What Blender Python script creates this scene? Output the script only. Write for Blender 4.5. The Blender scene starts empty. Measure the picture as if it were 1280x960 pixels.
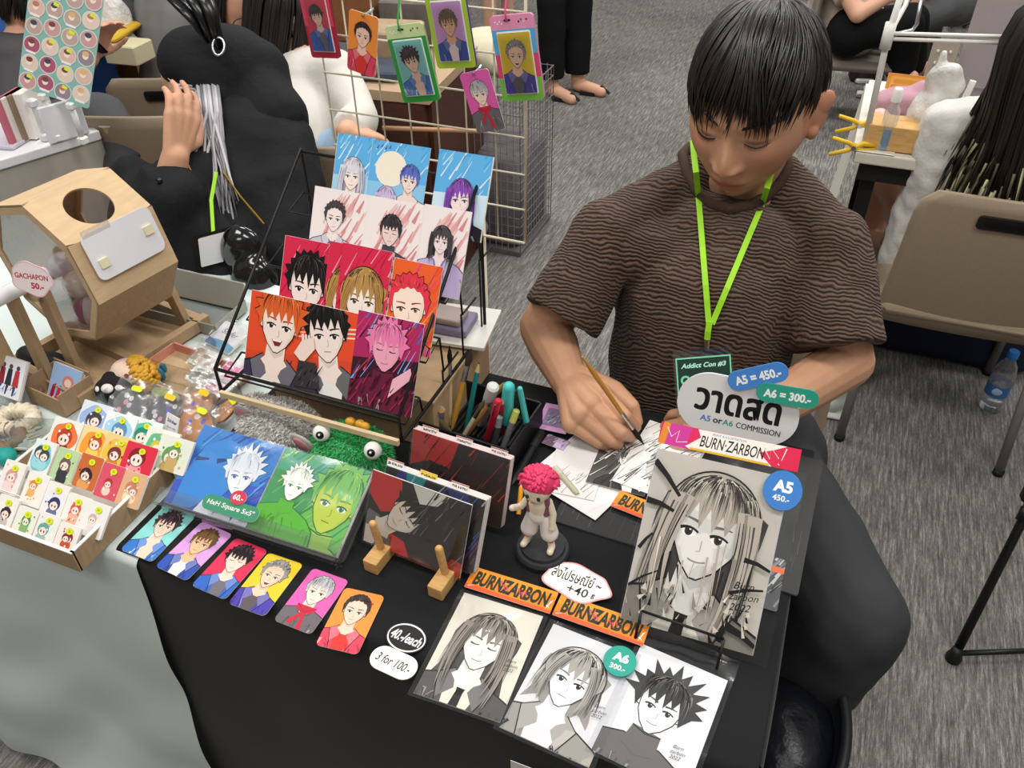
import bpy, math, random
from mathutils import Vector as V, Matrix as MX, noise
from mathutils.bvhtree import BVHTree
S = bpy.context.scene
COL = S.collection
PI = math.pi
# ---------------------------------------------------------------- camera, light, exposure
FOC, PITCH, ROLL, CAMH, YAW = 1040.4, 0.67374, 0.01304, 1.608, math.radians(22.3)
_f = V((0, math.cos(PITCH), -math.sin(PITCH))); _r = V((1, 0, 0)); _d = _f.cross(_r)
_c, _s = math.cos(ROLL), math.sin(ROLL)
RZ = MX.Rotation(YAW, 3, 'Z')
CX = RZ @ (_c*_r + _s*_d); CY = RZ @ (-_s*_r + _c*_d); CF = RZ @ _f      # image right, image down, forward
CAMP = V((0, 0, CAMH))
cam = bpy.data.objects.new('camera', bpy.data.cameras.new('camera')); COL.objects.link(cam)
cam.data.sensor_width = 36; cam.data.lens = FOC*36/1280; cam.data.clip_start = .05
m4 = MX((CX, -CY, -CF)).transposed().to_4x4(); m4.translation = CAMP
cam.matrix_world = m4
S.camera = cam
S.view_settings.view_transform = 'Standard'; S.view_settings.look = 'None'
S.view_settings.gamma = 1; S.view_settings.use_curve_mapping = False
S.view_settings.exposure = 0.0
W = bpy.data.worlds.new('hall_light'); S.world = W; W.use_nodes = True
W.node_tree.nodes['Background'].inputs[0].default_value = (1, .985, .96, 1)
W.node_tree.nodes['Background'].inputs[1].default_value = .36
def area(name, loc, size, power, rot=(0, 0, 0), col=(1, .97, .92)):
    l = bpy.data.lights.new(name, 'AREA'); l.energy = power; l.shape = 'RECTANGLE'; l.size, l.size_y = size; l.color = col
    o = bpy.data.objects.new(name, l); COL.objects.link(o); o.location = loc; o.rotation_euler = rot
    return o
for i, (x, y, pw) in enumerate([(-1.6, .6, 34), (.9, .6, 34), (-1.6, 3.0, 46), (.9, 3.0, 46), (-1.6, 5.6, 46), (.9, 5.6, 46), (-.3, -.9, 24)]):
    area('ceiling_light_panel', (x, y, 3.3), (1.5, .5), pw)

def G(px, py, z=None, y=None, x=None, d=None):
    """the point of the room seen at a photograph pixel, on the plane z, y or x, or at depth d"""
    v = CX*((px-640)/FOC) + CY*((py-480)/FOC) + CF
    if z is not None: t = (z-CAMP.z)/v.z
    elif y is not None: t = (y-CAMP.y)/v.y
    elif x is not None: t = (x-CAMP.x)/v.x
    else: t = d
    return CAMP + v*t

# ---------------------------------------------------------------- colours and materials
def lin(h):
    if isinstance(h, (tuple, list)): return tuple(h[:3])
    h = h.lstrip('#')
    if len(h) == 3: h = ''.join(c*2 for c in h)
    o = []
    for i in (0, 2, 4):
        c = int(h[i:i+2], 16)/255
        o.append(c/12.92 if c <= .04045 else ((c+.055)/1.055)**2.4)
    return tuple(o)
MATS = {}
def mat(name, col='#888888', rough=.55, metal=0, attr=False, noise_=None, bump=None, coat=0, spec=.4, trans=0, emit=0, stretch=(1, 1, 1), sheen=0, ior=1.45, bumpdist=.002):
    if name in MATS: return MATS[name]
    m = bpy.data.materials.new(name); m.use_nodes = True; nt = m.node_tree; N = nt.nodes; L = nt.links
    b = N['Principled BSDF']
    b.inputs['Roughness'].default_value = rough; b.inputs['Metallic'].default_value = metal
    b.inputs['Specular IOR Level'].default_value = spec; b.inputs['Coat Weight'].default_value = coat
    b.inputs['Coat Roughness'].default_value = .08
    b.inputs['Transmission Weight'].default_value = trans; b.inputs['IOR'].default_value = ior
    b.inputs['Sheen Weight'].default_value = sheen
    c = lin(col); b.inputs['Base Color'].default_value = (*c, 1)
    src = None
    if attr:
        a = N.new('ShaderNodeVertexColor'); a.layer_name = 'Col'; src = a.outputs[0]
    tc = N.new('ShaderNodeTexCoord'); mp = N.new('ShaderNodeMapping'); mp.inputs['Scale'].default_value = stretch
    L.new(tc.outputs['Object'], mp.inputs[0])
    if noise_:
        n = N.new('ShaderNodeTexNoise'); n.inputs['Scale'].default_value = noise_[0]; n.inputs['Detail'].default_value = 4
        L.new(mp.outputs[0], n.inputs['Vector'])
        r = N.new('ShaderNodeMapRange'); r.inputs['From Min'].default_value = .3; r.inputs['From Max'].default_value = .7
        r.inputs['To Min'].default_value = 1-noise_[1]; r.inputs['To Max'].default_value = 1+noise_[1]
        L.new(n.outputs[0], r.inputs[0])
        mx = N.new('ShaderNodeMix'); mx.data_type = 'RGBA'; mx.blend_type = 'MULTIPLY'; mx.inputs[0].default_value = 1
        if src: L.new(src, mx.inputs[6])
        else: mx.inputs[6].default_value = (*c, 1)
        L.new(r.outputs[0], mx.inputs[7]); src = mx.outputs[2]
    if src: L.new(src, b.inputs['Base Color'])
    if bump:
        n = N.new('ShaderNodeTexNoise'); n.inputs['Scale'].default_value = bump[0]; n.inputs['Detail'].default_value = 5
        L.new(mp.outputs[0], n.inputs['Vector'])
        bp = N.new('ShaderNodeBump'); bp.inputs['Strength'].default_value = bump[1]; bp.inputs['Distance'].default_value = bumpdist
        L.new(n.outputs[0], bp.inputs['Height']); L.new(bp.outputs[0], b.inputs['Normal'])
    if emit: b.inputs['Emission Strength'].default_value = emit; b.inputs['Emission Color'].default_value = (*c, 1)
    MATS[name] = m; return m
def clear(name, tint=(1, 1, 1), fac=.10, rough=.08, bump=None, haze=0):
    """thin clear plastic: see-through sheet with a glossy skin and a little haze"""
    if name in MATS: return MATS[name]
    m = bpy.data.materials.new(name); m.use_nodes = True; nt = m.node_tree; N = nt.nodes; L = nt.links
    N.remove(N['Principled BSDF'])
    t = N.new('ShaderNodeBsdfTransparent'); t.inputs[0].default_value = (*tint, 1)
    g = N.new('ShaderNodeBsdfGlossy'); g.inputs[1].default_value = rough
    lw = N.new('ShaderNodeLayerWeight'); lw.inputs[0].default_value = .25
    r = N.new('ShaderNodeMapRange'); r.inputs['To Min'].default_value = fac; r.inputs['To Max'].default_value = .75
    L.new(lw.outputs['Facing'], r.inputs[0])
    mx = N.new('ShaderNodeMixShader'); L.new(r.outputs[0], mx.inputs[0]); L.new(t.outputs[0], mx.inputs[1]); L.new(g.outputs[0], mx.inputs[2])
    out = mx.outputs[0]
    if haze:
        d = N.new('ShaderNodeBsdfDiffuse'); d.inputs[0].default_value = (.85, .86, .88, 1)
        m2 = N.new('ShaderNodeMixShader'); m2.inputs[0].default_value = haze
        L.new(out, m2.inputs[1]); L.new(d.outputs[0], m2.inputs[2]); out = m2.outputs[0]
    if bump:
        tc = N.new('ShaderNodeTexCoord'); n = N.new('ShaderNodeTexNoise'); n.inputs['Scale'].default_value = bump[0]
        L.new(tc.outputs['Object'], n.inputs['Vector'])
        bp = N.new('ShaderNodeBump'); bp.inputs['Strength'].default_value = bump[1]; bp.inputs['Distance'].default_value = .004
        L.new(n.outputs[0], bp.inputs['Height']); L.new(bp.outputs[0], g.inputs['Normal'])
    L.new(out, N['Material Output'].inputs[0])
    MATS[name] = m; return m
PRINT = lambda: mat('printed_paper', rough=.5, attr=True, spec=.3)
PLAIN = lambda: mat('painted', rough=.6, attr=True, spec=.3)

# ---------------------------------------------------------------- geometry
class Geo:
    def __init__(s, col='#ffffff'): s.v = []; s.f = []; s.c = []; s.col = col
    def add(s, vs, fs, col=None):
        o = len(s.v); s.v += [tuple(v) for v in vs]; c = lin(col or s.col)
        for f in fs: s.f.append(tuple(i+o for i in f)); s.c.append(c)
        return s
    def box(s, c, size, R=None, col=None, bev=0):
        c = V(c); hx, hy, hz = size[0]/2, size[1]/2, size[2]/2
        R = MX.Rotation(R, 3, 'Z') if isinstance(R, (int, float)) else (R or MX.Identity(3))
        if bev <= 0:
            P = [V((x, y, z)) for z in (-hz, hz) for y in (-hy, hy) for x in (-hx, hx)]
            F = [(0, 2, 3, 1), (4, 5, 7, 6), (0, 1, 5, 4), (2, 6, 7, 3), (0, 4, 6, 2), (1, 3, 7, 5)]
        else:
            P = []; b = min(bev, hx*.95, hy*.95, hz*.95)
            def oct_(ix, z):
                x, y = hx-ix, hy-ix; k = b
                return [V((x, y-k+0, z)), V((x-k, y, z)), V((-x+k, y, z)), V((-x, y-k, z)), V((-x, -y+k, z)), V((-x+k, -y, z)), V((x-k, -y, z)), V((x, -y+k, z))]
            for ix, z in ((b*.9, -hz), (0, -hz+b), (0, hz-b), (b*.9, hz)): P += oct_(ix, z)
            F = [tuple(reversed(range(8))), tuple(range(24, 32))]
            for r in range(3):
                for k in range(8): F.append((r*8+k, r*8+(k+1) % 8, r*8+8+(k+1) % 8, r*8+8+k))
        return s.add([c + R @ p for p in P], F, col)
    def rings(s, rings, cap=True, closed=False, col=None):
        n = len(rings[0]); vs = [p for r in rings for p in r]; fs = []
        m = len(rings)
        for i in range(m if closed else m-1):
            a = i*n; b = ((i+1) % m)*n
            for k in range(n): fs.append((a+k, a+(k+1) % n, b+(k+1) % n, b+k))
        if cap and not closed: fs += [tuple(reversed(range(n))), tuple((m-1)*n+k for k in range(n))]
        return s.add(vs, fs, col)
    def tube(s, pts, r, n=8, cap=True, closed=False, col=None, flat=1):
        pts = [V(p) for p in pts]; m = len(pts)
        rr = r if isinstance(r, (list, tuple)) else [r]*m
        up = V((0, 0, 1)); R = []; prev = None
        for i, p in enumerate(pts):
            a = pts[(i-1) % m] if (closed or i > 0) else p; b = pts[(i+1) % m] if (closed or i < m-1) else p
            t = (b-a).normalized() if (b-a).length > 1e-9 else V((0, 0, 1))
            if prev is None:
                x = t.cross(up)
                if x.length < .05: x = t.cross(V((0, 1, 0)))
            else: x = prev - t*prev.dot(t)
            x.normalize(); prev = x; y = t.cross(x)
            R.append([p + (x*math.cos(2*PI*k/n) + y*math.sin(2*PI*k/n)*flat)*rr[i] for k in range(n)])
        return s.rings(R, cap, closed, col)
    def lathe(s, prof, loc=(0, 0, 0), n=24, R=None, col=None, cap=True):
        R = R or MX.Identity(3); loc = V(loc)
        return s.rings([[loc + R @ V((r*math.cos(2*PI*k/n), r*math.sin(2*PI*k/n), z)) for k in range(n)] for r, z in prof], cap, False, col)
    def ell(s, c, r, R=None, nu=20, nv=12, col=None):
        if isinstance(r, (int, float)): r = (r, r, r)
        R = R or MX.Identity(3); c = V(c); prof = []
        rings = []
        for j in range(nv+1):
            t = -PI/2 + PI*max(.02, min(nv-.02, j))/nv
            rings.append([c + R @ V((r[0]*math.cos(t)*math.cos(2*PI*k/nu), r[1]*math.cos(t)*math.sin(2*PI*k/nu), r[2]*math.sin(t))) for k in range(nu)])
        return s.rings(rings, True, False, col)
    def caps(s, p, q, r1, r2, n=16, col=None, flat=False):
        p, q = V(p), V(q); t = q-p; L = t.length
        if L < 1e-6: return s.ell(p, max(r1, r2), col=col)
        t.normalize(); x = t.orthogonal().normalized(); y = t.cross(x); R = []
        prof = [(r1, 0), (r2, L)] if flat else [(r1*math.cos(a), -r1*math.sin(a)) for a in (1.45, 1.1, .7, .35, 0)] + [(r2*math.cos(a), L+r2*math.sin(a)) for a in (0, .35, .7, 1.1, 1.45)]
        return s.rings([[p + t*z + (x*math.cos(2*PI*k/n)+y*math.sin(2*PI*k/n))*r for k in range(n)] for r, z in prof], True, False, col)
    def prism(s, poly, M4, depth, col=None):
        n = len(poly); a = [M4 @ V((x, y, 0)) for x, y in poly]; b = [M4 @ V((x, y, depth)) for x, y in poly]
        return s.add(a+b, [tuple(reversed(range(n))), tuple(range(n, 2*n))] + [(k, (k+1) % n, n+(k+1) % n, n+k) for k in range(n)], col)
    def sheet(s, fn, nu, nv, col=None):
        vs = [fn(i/nu, j/nv) for j in range(nv+1) for i in range(nu+1)]; w = nu+1
        return s.add(vs, [(j*w+i, j*w+i+1, (j+1)*w+i+1, (j+1)*w+i) for j in range(nv) for i in range(nu)], col)
    def mesh(s, name):
        me = bpy.data.meshes.new(name); me.from_pydata(s.v, [], s.f); me.update()
        at = me.color_attributes.new('Col', 'FLOAT_COLOR', 'CORNER'); buf = []
        for p in me.polygons: buf += [*s.c[p.index], 1.0]*p.loop_total
        at.data.foreach_set('color', buf)
        return me
def obj(name, geo, m=None, parent=None, smooth=False, bevel=0, sub=0, solid=0, seg=2, auto=None):
    """one mesh object; geometry is given in room coordinates"""
    me = geo if isinstance(geo, bpy.types.Mesh) else geo.mesh(name)
    me.name = name
    if smooth:
        for p in me.polygons: p.use_smooth = True
    me.materials.clear(); me.materials.append(m or PLAIN())
    o = bpy.data.objects.new(name, me); COL.objects.link(o)
    if auto is not None:
        me.set_sharp_from_angle(angle=math.radians(auto))
    if solid:
        md = o.modifiers.new('solid', 'SOLIDIFY'); md.thickness = solid; md.offset = 0
    if bevel:
        md = o.modifiers.new('bevel', 'BEVEL'); md.width = bevel; md.segments = seg; md.limit_method = 'ANGLE'
    if sub:
        md = o.modifiers.new('sub', 'SUBSURF'); md.levels = sub; md.render_levels = sub
    if parent is not None:
        o.parent = parent; o.matrix_parent_inverse = pinv(parent)
    return o
def pinv(p):
    m = MX.LocRotScale(p.location, p.rotation_euler, p.scale)
    if p.parent is not None: m = MX.LocRotScale(p.parent.location, p.parent.rotation_euler, p.parent.scale) @ p.matrix_parent_inverse @ m
    return m.inverted()
def tag(o, label, cat, group=None, kind=None):
    if label: o['label'] = label
    if cat: o['category'] = cat
    if group: o['group'] = group
    if kind: o['kind'] = kind
    return o
def thing(name, label, cat, loc=(0, 0, 0), group=None):
    o = bpy.data.objects.new(name, None); COL.objects.link(o); o.location = loc; o.empty_display_size = .02
    return tag(o, label, cat, group)
def struct(name, geo, m, **k):
    o = obj(name, geo, m, **k); o['kind'] = 'structure'; return o
def copy_tree(o, parent=None):
    c = o.copy(); COL.objects.link(c)
    if parent is not None: c.parent = parent
    for ch in o.children: copy_tree(ch, c)
    return c
def blob(name, geo, voxel, m, parent=None, smooth=4, disp=None, colfn=None, factor=.5, keep=False):
    """one continuous skin grown around overlapping solids"""
    me = geo.mesh(name); o = bpy.data.objects.new(name, me); COL.objects.link(o)
    md = o.modifiers.new('r', 'REMESH'); md.mode = 'VOXEL'; md.voxel_size = voxel
    if smooth: ms = o.modifiers.new('s', 'SMOOTH'); ms.iterations = smooth; ms.factor = factor
    dg = bpy.context.evaluated_depsgraph_get(); dg.update()
    me2 = bpy.data.meshes.new_from_object(o.evaluated_get(dg))
    bpy.data.objects.remove(o); bpy.data.meshes.remove(me)
    if disp:
        ns = [v.normal.copy() for v in me2.vertices]
        for v, n in zip(me2.vertices, ns): v.co += n*disp(v.co, n)
    for a in list(me2.color_attributes): me2.color_attributes.remove(a)
    if colfn:
        at = me2.color_attributes.new('Col', 'FLOAT_COLOR', 'POINT'); buf = []
        for v in me2.vertices: buf += [*colfn(v.co), 1.0]
        at.data.foreach_set('color', buf)
    me2.update()
    return obj(name, me2, m, parent, smooth=True)

# ---------------------------------------------------------------- lettering
_tc = {}
def text2d(txt, bold=0, shear=0, space=1):
    k = (txt, bold, shear, space)
    if k in _tc: return _tc[k]
    cu = bpy.data.curves.new('t', 'FONT'); cu.body = txt; cu.size = 1; cu.offset = bold; cu.shear = shear; cu.space_character = space
    cu.resolution_u = 3; cu.fill_mode = 'FRONT'
    o = bpy.data.objects.new('t', cu); COL.objects.link(o)
    dg = bpy.context.evaluated_depsgraph_get(); dg.update()
    me = bpy.data.meshes.new_from_object(o.evaluated_get(dg))
    vs = [(v.co.x, v.co.y) for v in me.vertices]; fs = [tuple(p.vertices) for p in me.polygons]
    bpy.data.objects.remove(o); bpy.data.curves.remove(cu); bpy.data.meshes.remove(me)
    if not vs: vs = [(0, 0)]
    x0 = min(v[0] for v in vs); x1 = max(v[0] for v in vs); y0 = min(v[1] for v in vs); y1 = max(v[1] for v in vs)
    _tc[k] = ([(x-x0, y-y0) for x, y in vs], fs, x1-x0, y1-y0)
    return _tc[k]

# ---------------------------------------------------------------- flat artwork: shapes laid on a sheet of paper, all one mesh
def rrect(w, h, r, n=5, x=0, y=0):
    if r <= 0: return [(x, y), (x+w, y), (x+w, y+h), (x, y+h)]
    P = []
    for cx, cy, a in ((w-r, r, -PI/2), (w-r, h-r, 0), (r, h-r, PI/2), (r, r, PI)):
        for k in range(n+1): P.append((x+cx+r*math.cos(a+PI/2*k/n), y+cy+r*math.sin(a+PI/2*k/n)))
    return P
def oval(cx, cy, rx, ry, n=24, ang=0):
    c, s = math.cos(ang), math.sin(ang)
    return [(cx+c*rx*math.cos(2*PI*k/n)-s*ry*math.sin(2*PI*k/n), cy+s*rx*math.cos(2*PI*k/n)+c*ry*math.sin(2*PI*k/n)) for k in range(n)]
class Art:
    def __init__(s, w, h, r=0, paper='#f4f1ec', outline=None, thick=.0006, edge='#efece6'):
        s.w, s.h = w, h; s.out = outline or rrect(w, h, r); s.L = []; s.paper = paper; s.thick = thick; s.edge = edge
        a = sum(s.out[i][0]*s.out[(i+1) % len(s.out)][1]-s.out[(i+1) % len(s.out)][0]*s.out[i][1] for i in range(len(s.out)))
        if a < 0: s.out = s.out[::-1]
        s.T = None; s.noclip = False
    def frame(s, cx=0, cy=0, sc=1, ang=0): s.T = (cx, cy, sc, math.cos(ang), math.sin(ang)); return s
    def _x(s, p):
        if not s.T: return p
        cx, cy, k, c, n = s.T; return (cx+k*(c*p[0]-n*p[1]), cy+k*(n*p[0]+c*p[1]))
    def _clip(s, P):
        o = s.out; m = len(o)
        xs = [p[0] for p in P]; ys = [p[1] for p in P]
        for i in range(m):
            a, b = o[i], o[(i+1) % m]; Q = []; ex, ey = b[0]-a[0], b[1]-a[1]
            if ex*ex+ey*ey < 1e-14: continue
            D = [ex*(p[1]-a[1])-ey*(p[0]-a[0]) for p in P]
            if min(D) >= -1e-12: continue
            for k in range(len(P)):
                p, q = P[k], P[(k+1) % len(P)]; d, e = D[k], D[(k+1) % len(P)]
                if d >= 0: Q.append(p)
                if (d >= 0) != (e >= 0):
                    t = d/(d-e); Q.append((p[0]+t*(q[0]-p[0]), p[1]+t*(q[1]-p[1])))
            P = Q
            if len(P) < 3: return []
        return P
    def poly(s, P, col, raw=False):
        P = P if raw else [s._x(p) for p in P]
        if not s.noclip: P = s._clip(P)
        if len(P) >= 3: s.L.append(('p', P, lin(col)))
        return s
    def ell(s, cx, cy, rx, ry, col, ang=0, n=20): return s.poly(oval(cx, cy, rx, ry, n, ang), col)
    def line(s, pts, w0, w1, col):
        m = len(pts); A = []; B = []
        for i, p in enumerate(pts):
            a = pts[max(0, i-1)]; b = pts[min(m-1, i+1)]; dx, dy = b[0]-a[0], b[1]-a[1]; l = math.hypot(dx, dy) or 1
            w = (w0+(w1-w0)*i/max(1, m-1))/2; A.append((p[0]-dy/l*w, p[1]+dx/l*w)); B.append((p[0]+dy/l*w, p[1]-dx/l*w))
        return s.poly(B+A[::-1], col)
    def text(s, t, x, y, h, col, ang=0, w=None, bold=0, shear=0, center=True, space=1, hw=None):
        vs, fs, tw, th = text2d(t, bold, shear, space)
        sy = h/(th or 1); sx = (w/tw if w else sy); c, n = math.cos(ang), math.sin(ang)
        ox, oy = (tw*sx/2, th*sy/2) if center else (0, 0)
        P = [s._x((x+c*(a*sx-ox)-n*(b*sy-oy), y+n*(a*sx-ox)+c*(b*sy-oy))) for a, b in vs]
        s.L.append(('t', P, fs, lin(col))); return s
    def geo(s, O, u, v, g=None):
        O, u, v = V(O), V(u).normalized(), V(v).normalized(); n = u.cross(v)
        g = g or Geo()
        k = len(s.out); a = [O+u*x+v*y-n*s.thick for x, y in s.out]; b = [O+u*x+v*y for x, y in s.out]
        g.add(a, [tuple(reversed(range(k)))], s.edge); g.add(b, [tuple(range(k))], s.paper)
        g.add(a+b, [(i, (i+1) % k, k+(i+1) % k, k+i) for i in range(k)], s.edge)
        z = 0
        for l in s.L:
            z += 1.2e-5
            if l[0] == 'p':
                P = l[1]; ar = sum(P[i-1][0]*P[i][1]-P[i][0]*P[i-1][1] for i in range(len(P)))
                if ar < 0: P = P[::-1]
                g.add([O+u*x+v*y+n*z for x, y in P], [tuple(range(len(P)))]); g.c[-1] = l[2]
            else:
                g.add([O+u*x+v*y+n*z for x, y in l[1]], l[2])
                for i in range(len(l[2])): g.c[-1-i] = l[3]
        return g
    def build(s, name, O, u, v, parent=None, m=None): return obj(name, s.geo(O, u, v), m or PRINT(), parent)
def rectframe(TL, TR, BL):
    u = (TR-TL); w = u.length; u = u/w; v = TL-BL; v = v - u*v.dot(u); h = v.length; return BL, u, v/h, w, h
def lean(y, z, deg):
    """plane through the line (y, z) leaning back, rising `deg` from horizontal: pixel -> point"""
    a = math.radians(deg); n = V((0, -math.sin(a), math.cos(a))); d = n.dot(V((0, y, z)))
    def f(px, py):
        v = CX*((px-640)/FOC) + CY*((py-480)/FOC) + CF
        return CAMP + v*((d-n.dot(CAMP))/n.dot(v))
    return f
U0 = V((1, 0, 0)); VY = V((0, 1, 0)); VZ = V((0, 0, 1))
def tilt(yaw, deg):
    y, a = math.radians(yaw), math.radians(deg)
    u = V((math.cos(y), math.sin(y), 0)); f = V((-math.sin(y), math.cos(y), 0))
    return u, f*math.cos(a)+VZ*math.sin(a)
# ---------------------------------------------------------------- drawn portraits (generic faces)
def shade(c, k):
    c = lin(c); return tuple(min(1, max(0, x*k)) for x in c)
def mixc(a, b, t):
    a, b = lin(a), lin(b); return tuple(x*(1-t)+y*t for x, y in zip(a, b))
def portrait(A, cx, cy, s, ang=0, hair='#222', hair2=None, hair3=None, skin='#f3d3bf', cloth='#334', cloth2=None, inner=None, style='short', wear='jacket', turn=0, seed=1, ink='#1c1716', eye='#3a3030', mouth='smile', strands=26, length=1.0, wid=1.0, brow=True, scarf=None, spike=.12, part=0., body=True, closed=False):
    R = random.Random(seed); A.frame(cx, cy, s, ang)
    hair2 = hair2 or shade(hair, .45); hair3 = hair3 or mixc(hair, '#ffffff', .35); cloth2 = cloth2 or shade(cloth, .6); inner = inner or '#eeeae6'
    lw = .03
    def bezier(p, q, bend, n=6):
        mx, my = (p[0]+q[0])/2, (p[1]+q[1])/2; dx, dy = q[0]-p[0], q[1]-p[1]; c = (mx-dy*bend, my+dx*bend)
        return [((1-t)**2*p[0]+2*t*(1-t)*c[0]+t*t*q[0], (1-t)**2*p[1]+2*t*(1-t)*c[1]+t*t*q[1]) for t in [i/n for i in range(n+1)]]
    # hair behind the head
    if style in ('long', 'bob'):
        bot = -2.3*length if style == 'long' else -.95*length
        P = [(-.55*wid, .5)]
        for i in range(7): P.append((-(.66+.06*math.sin(i*1.3)+.02*R.random())*wid-.02*i*(style == 'long'), .4+(bot-.4)*i/6))
        m = 8
        for i in range(1, m): P.append((-.6*wid+1.2*wid*i/m, bot+(.25 if i % 2 else 0)+.1*R.random()))
        for i in range(6, -1, -1): P.append(((.66+.06*math.cos(i*1.1)+.02*R.random())*wid+.02*i*(style == 'long'), .4+(bot-.4)*i/6))
        P.append((.55*wid, .5)); A.poly(P, hair2 if style == 'long' else hair)
        for i in range(strands):
            sx = R.choice((-1, 1)); x0 = sx*(.45+.2*R.random())*wid
            A.line(bezier((x0, .4*R.random()), (x0+sx*.12*R.random(), bot*(.5+.45*R.random())), .06*sx), .05*R.random()+.01, .0, R.choice((hair, hair, hair2, hair3, ink)))
    # shoulders and clothes
    if body:
        sh = [(-2.1, -3.2), (-1.75, -1.75), (-1.25, -1.32), (-.45, -1.02), (.45, -1.02), (1.25, -1.32), (1.75, -1.75), (2.1, -3.2)]
        A.poly([(x*1.03, y+.03) for x, y in sh], ink); A.poly(sh, cloth)
        for i in range(18 if strands < 50 else 70):
            x = R.uniform(-1.7, 1.7); y = -1.5-.1*abs(x)-R.random()*.4
            A.line(bezier((x, y), (x*1.05+R.uniform(-.3, .3), y-.3-R.random()*.9), R.uniform(-.2, .2)), (.03+.09*R.random())*(1 if i < 18 else .6), 0, R.choice((cloth2, cloth2, ink if strands >= 50 else cloth2, shade(cloth, .8), mixc(cloth, '#ffffff', .25))))
        if wear in ('jacket', 'shirt', 'tie', 'vneck'):
            A.poly([(-.5, -.98), (-.3, -1.9), (-.12, -3.2), (.22, -3.2), (.3, -1.9), (.5, -.98)], inner)
            if wear == 'vneck': A.poly([(-.42, -.95), (0, -1.75), (.42, -.95)], skin)
            for q in (-1, 1):
                A.poly([(q*.36, -.85), (q*.72, -1.12), (q*.5, -1.75), (q*.18, -1.35)], mixc(cloth, '#ffffff', .12))
                A.line([(q*.36, -.85), (q*.72, -1.12), (q*.5, -1.75), (q*.14, -3.0)], lw, lw, ink)
            if wear == 'tie':
                A.poly([(-.12, -1.2), (.12, -1.2), (.09, -1.42), (.2, -3.1), (-.2, -3.1), (-.09, -1.42)], ink)
        elif wear == 'turtle':
            A.poly([(-.36, -.7), (.36, -.7), (.42, -1.25), (0, -1.4), (-.42, -1.25)], cloth); A.line([(-.36, -.72), (0, -.8), (.36, -.72)], lw, lw, ink)
        elif wear == 'tee':
            A.poly([(-.42, -.98), (-.25, -1.25), (0, -1.34), (.25, -1.25), (.42, -.98)], skin); A.line([(-.46, -.98), (-.25, -1.28), (0, -1.38), (.25, -1.28), (.46, -.98)], .06, .06, cloth2)
        elif wear == 'robe':
            A.poly([(-.4, -.95), (0, -2.2), (.4, -.95)], skin)
            for q in (-1, 1): A.line([(q*.4, -.95), (-q*.1, -2.3), (-q*.3, -3.1)], .12, .12, cloth2)
    if wear != 'turtle' or not body:
        A.poly([(-.27, -.3), (.27, -.3), (.29, -.9), (.4, -1.02), (.1, -1.3), (-.1, -1.3), (-.4, -1.02), (-.29, -.9)], skin)
        A.poly([(-.25, -.5), (.25, -.5), (.22, -.78), (0, -.92), (-.22, -.72)], shade(skin, .8))
    if scarf:
        A.poly([(-.5, -.85), (.5, -.85), (.42, -1.15), (.12, -1.3), (.4, -2.3), (.15, -2.4), (0, -1.4), (-.3, -2.0), (-.5, -1.85), (-.14, -1.28), (-.45, -1.12)], scarf)
        A.line([(-.5, -.85), (0, -1.2), (.5, -.85)], lw, lw, shade(scarf, .5))
    # ears, face
    for q in (-1, 1): A.ell(q*.5, -.02, .09, .17, ink); A.ell(q*.5, -.02, .07, .145, skin)
    F = [(-.5, .3), (-.495, 0), (-.44, -.27), (-.27, -.55), (-.06+turn*.3, -.74), (.06+turn*.3, -.74), (.27, -.55), (.44, -.27), (.495, 0), (.5, .3), (.36, .62), (0, .75), (-.36, .62)]
    A.poly([(x*1.045, y*1.03-.005) for x, y in F], ink); A.poly(F, skin)
    A.poly([(.2+turn, -.62), (.44, -.27), (.495, 0), (.5, .3), (.4, .1), (.36, -.25)], shade(skin, .9))
    for q in (-1, 1):
        x = q*.23+turn; y = -.06
        if closed: A.line(bezier((x-.12, y), (x+.12, y), -.22), .045, .02, ink)
        else:
            A.ell(x, y-.02, .12, .075, '#fbf7f4'); A.ell(x+turn*.2, y-.015, .062, .075, eye); A.ell(x+turn*.2, y-.015, .03, .04, ink); A.ell(x+turn*.2+.02, y+.02, .018, .02, '#ffffff')
            A.line(bezier((x-.14, y-.0), (x+.14, y+.0), .3 if q > 0 else .3), .05, .03, ink)
        if brow: A.line(bezier((x-q*.13, y+.15), (x+q*.16, y+.17+.03*R.random()), .1*q), .05, .02, mixc(hair, ink, .6))
    A.line([(turn*1.5+.02, -.16), (turn*1.7+.04, -.32), (turn*1.5-.02, -.34)], .018, .02, shade(skin, .55))
    if mouth == 'smile': A.line(bezier((turn-.13, -.48), (turn+.14, -.46), -.2), .025, .02, shade(skin, .35))
    elif mouth == 'open':
        A.poly([(turn-.16, -.42), (turn+.17, -.4), (turn+.1, -.56), (turn-.04, -.58)], '#7a2c2a'); A.poly([(turn-.14, -.42), (turn+.15, -.405), (turn+.12, -.45), (turn-.11, -.46)], '#ffffff')
    else: A.line([(turn-.1, -.47), (turn+.11, -.475)], .025, .02, shade(skin, .35))
    # hair in front
    n = 22; P = []
    for i in range(n+1):
        a = PI*1.06*(1-i/n)-PI*.03; r = .72+(.02 if style in ('long', 'bob') else spike*(1 if i % 2 else .15)*R.uniform(.6, 1.4))
        P.append((r*.86*wid*math.cos(a), .16+r*1.02*math.sin(a)))
    Z = []
    m = 11
    for i in range(m+1):
        x = .56-1.12*i/m
        if style == 'slick': y = .52-.5*x*x*2+(.0 if i % 2 else .06)
        else: y = (.02 if i % 2 else .34)+R.uniform(-.08, .08)+(.22*max(0, 1-abs(x-part)/.16) if part else 0)
        if abs(x) > .46: y = -.18-.12*R.random()
        Z.append((x, y))
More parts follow.
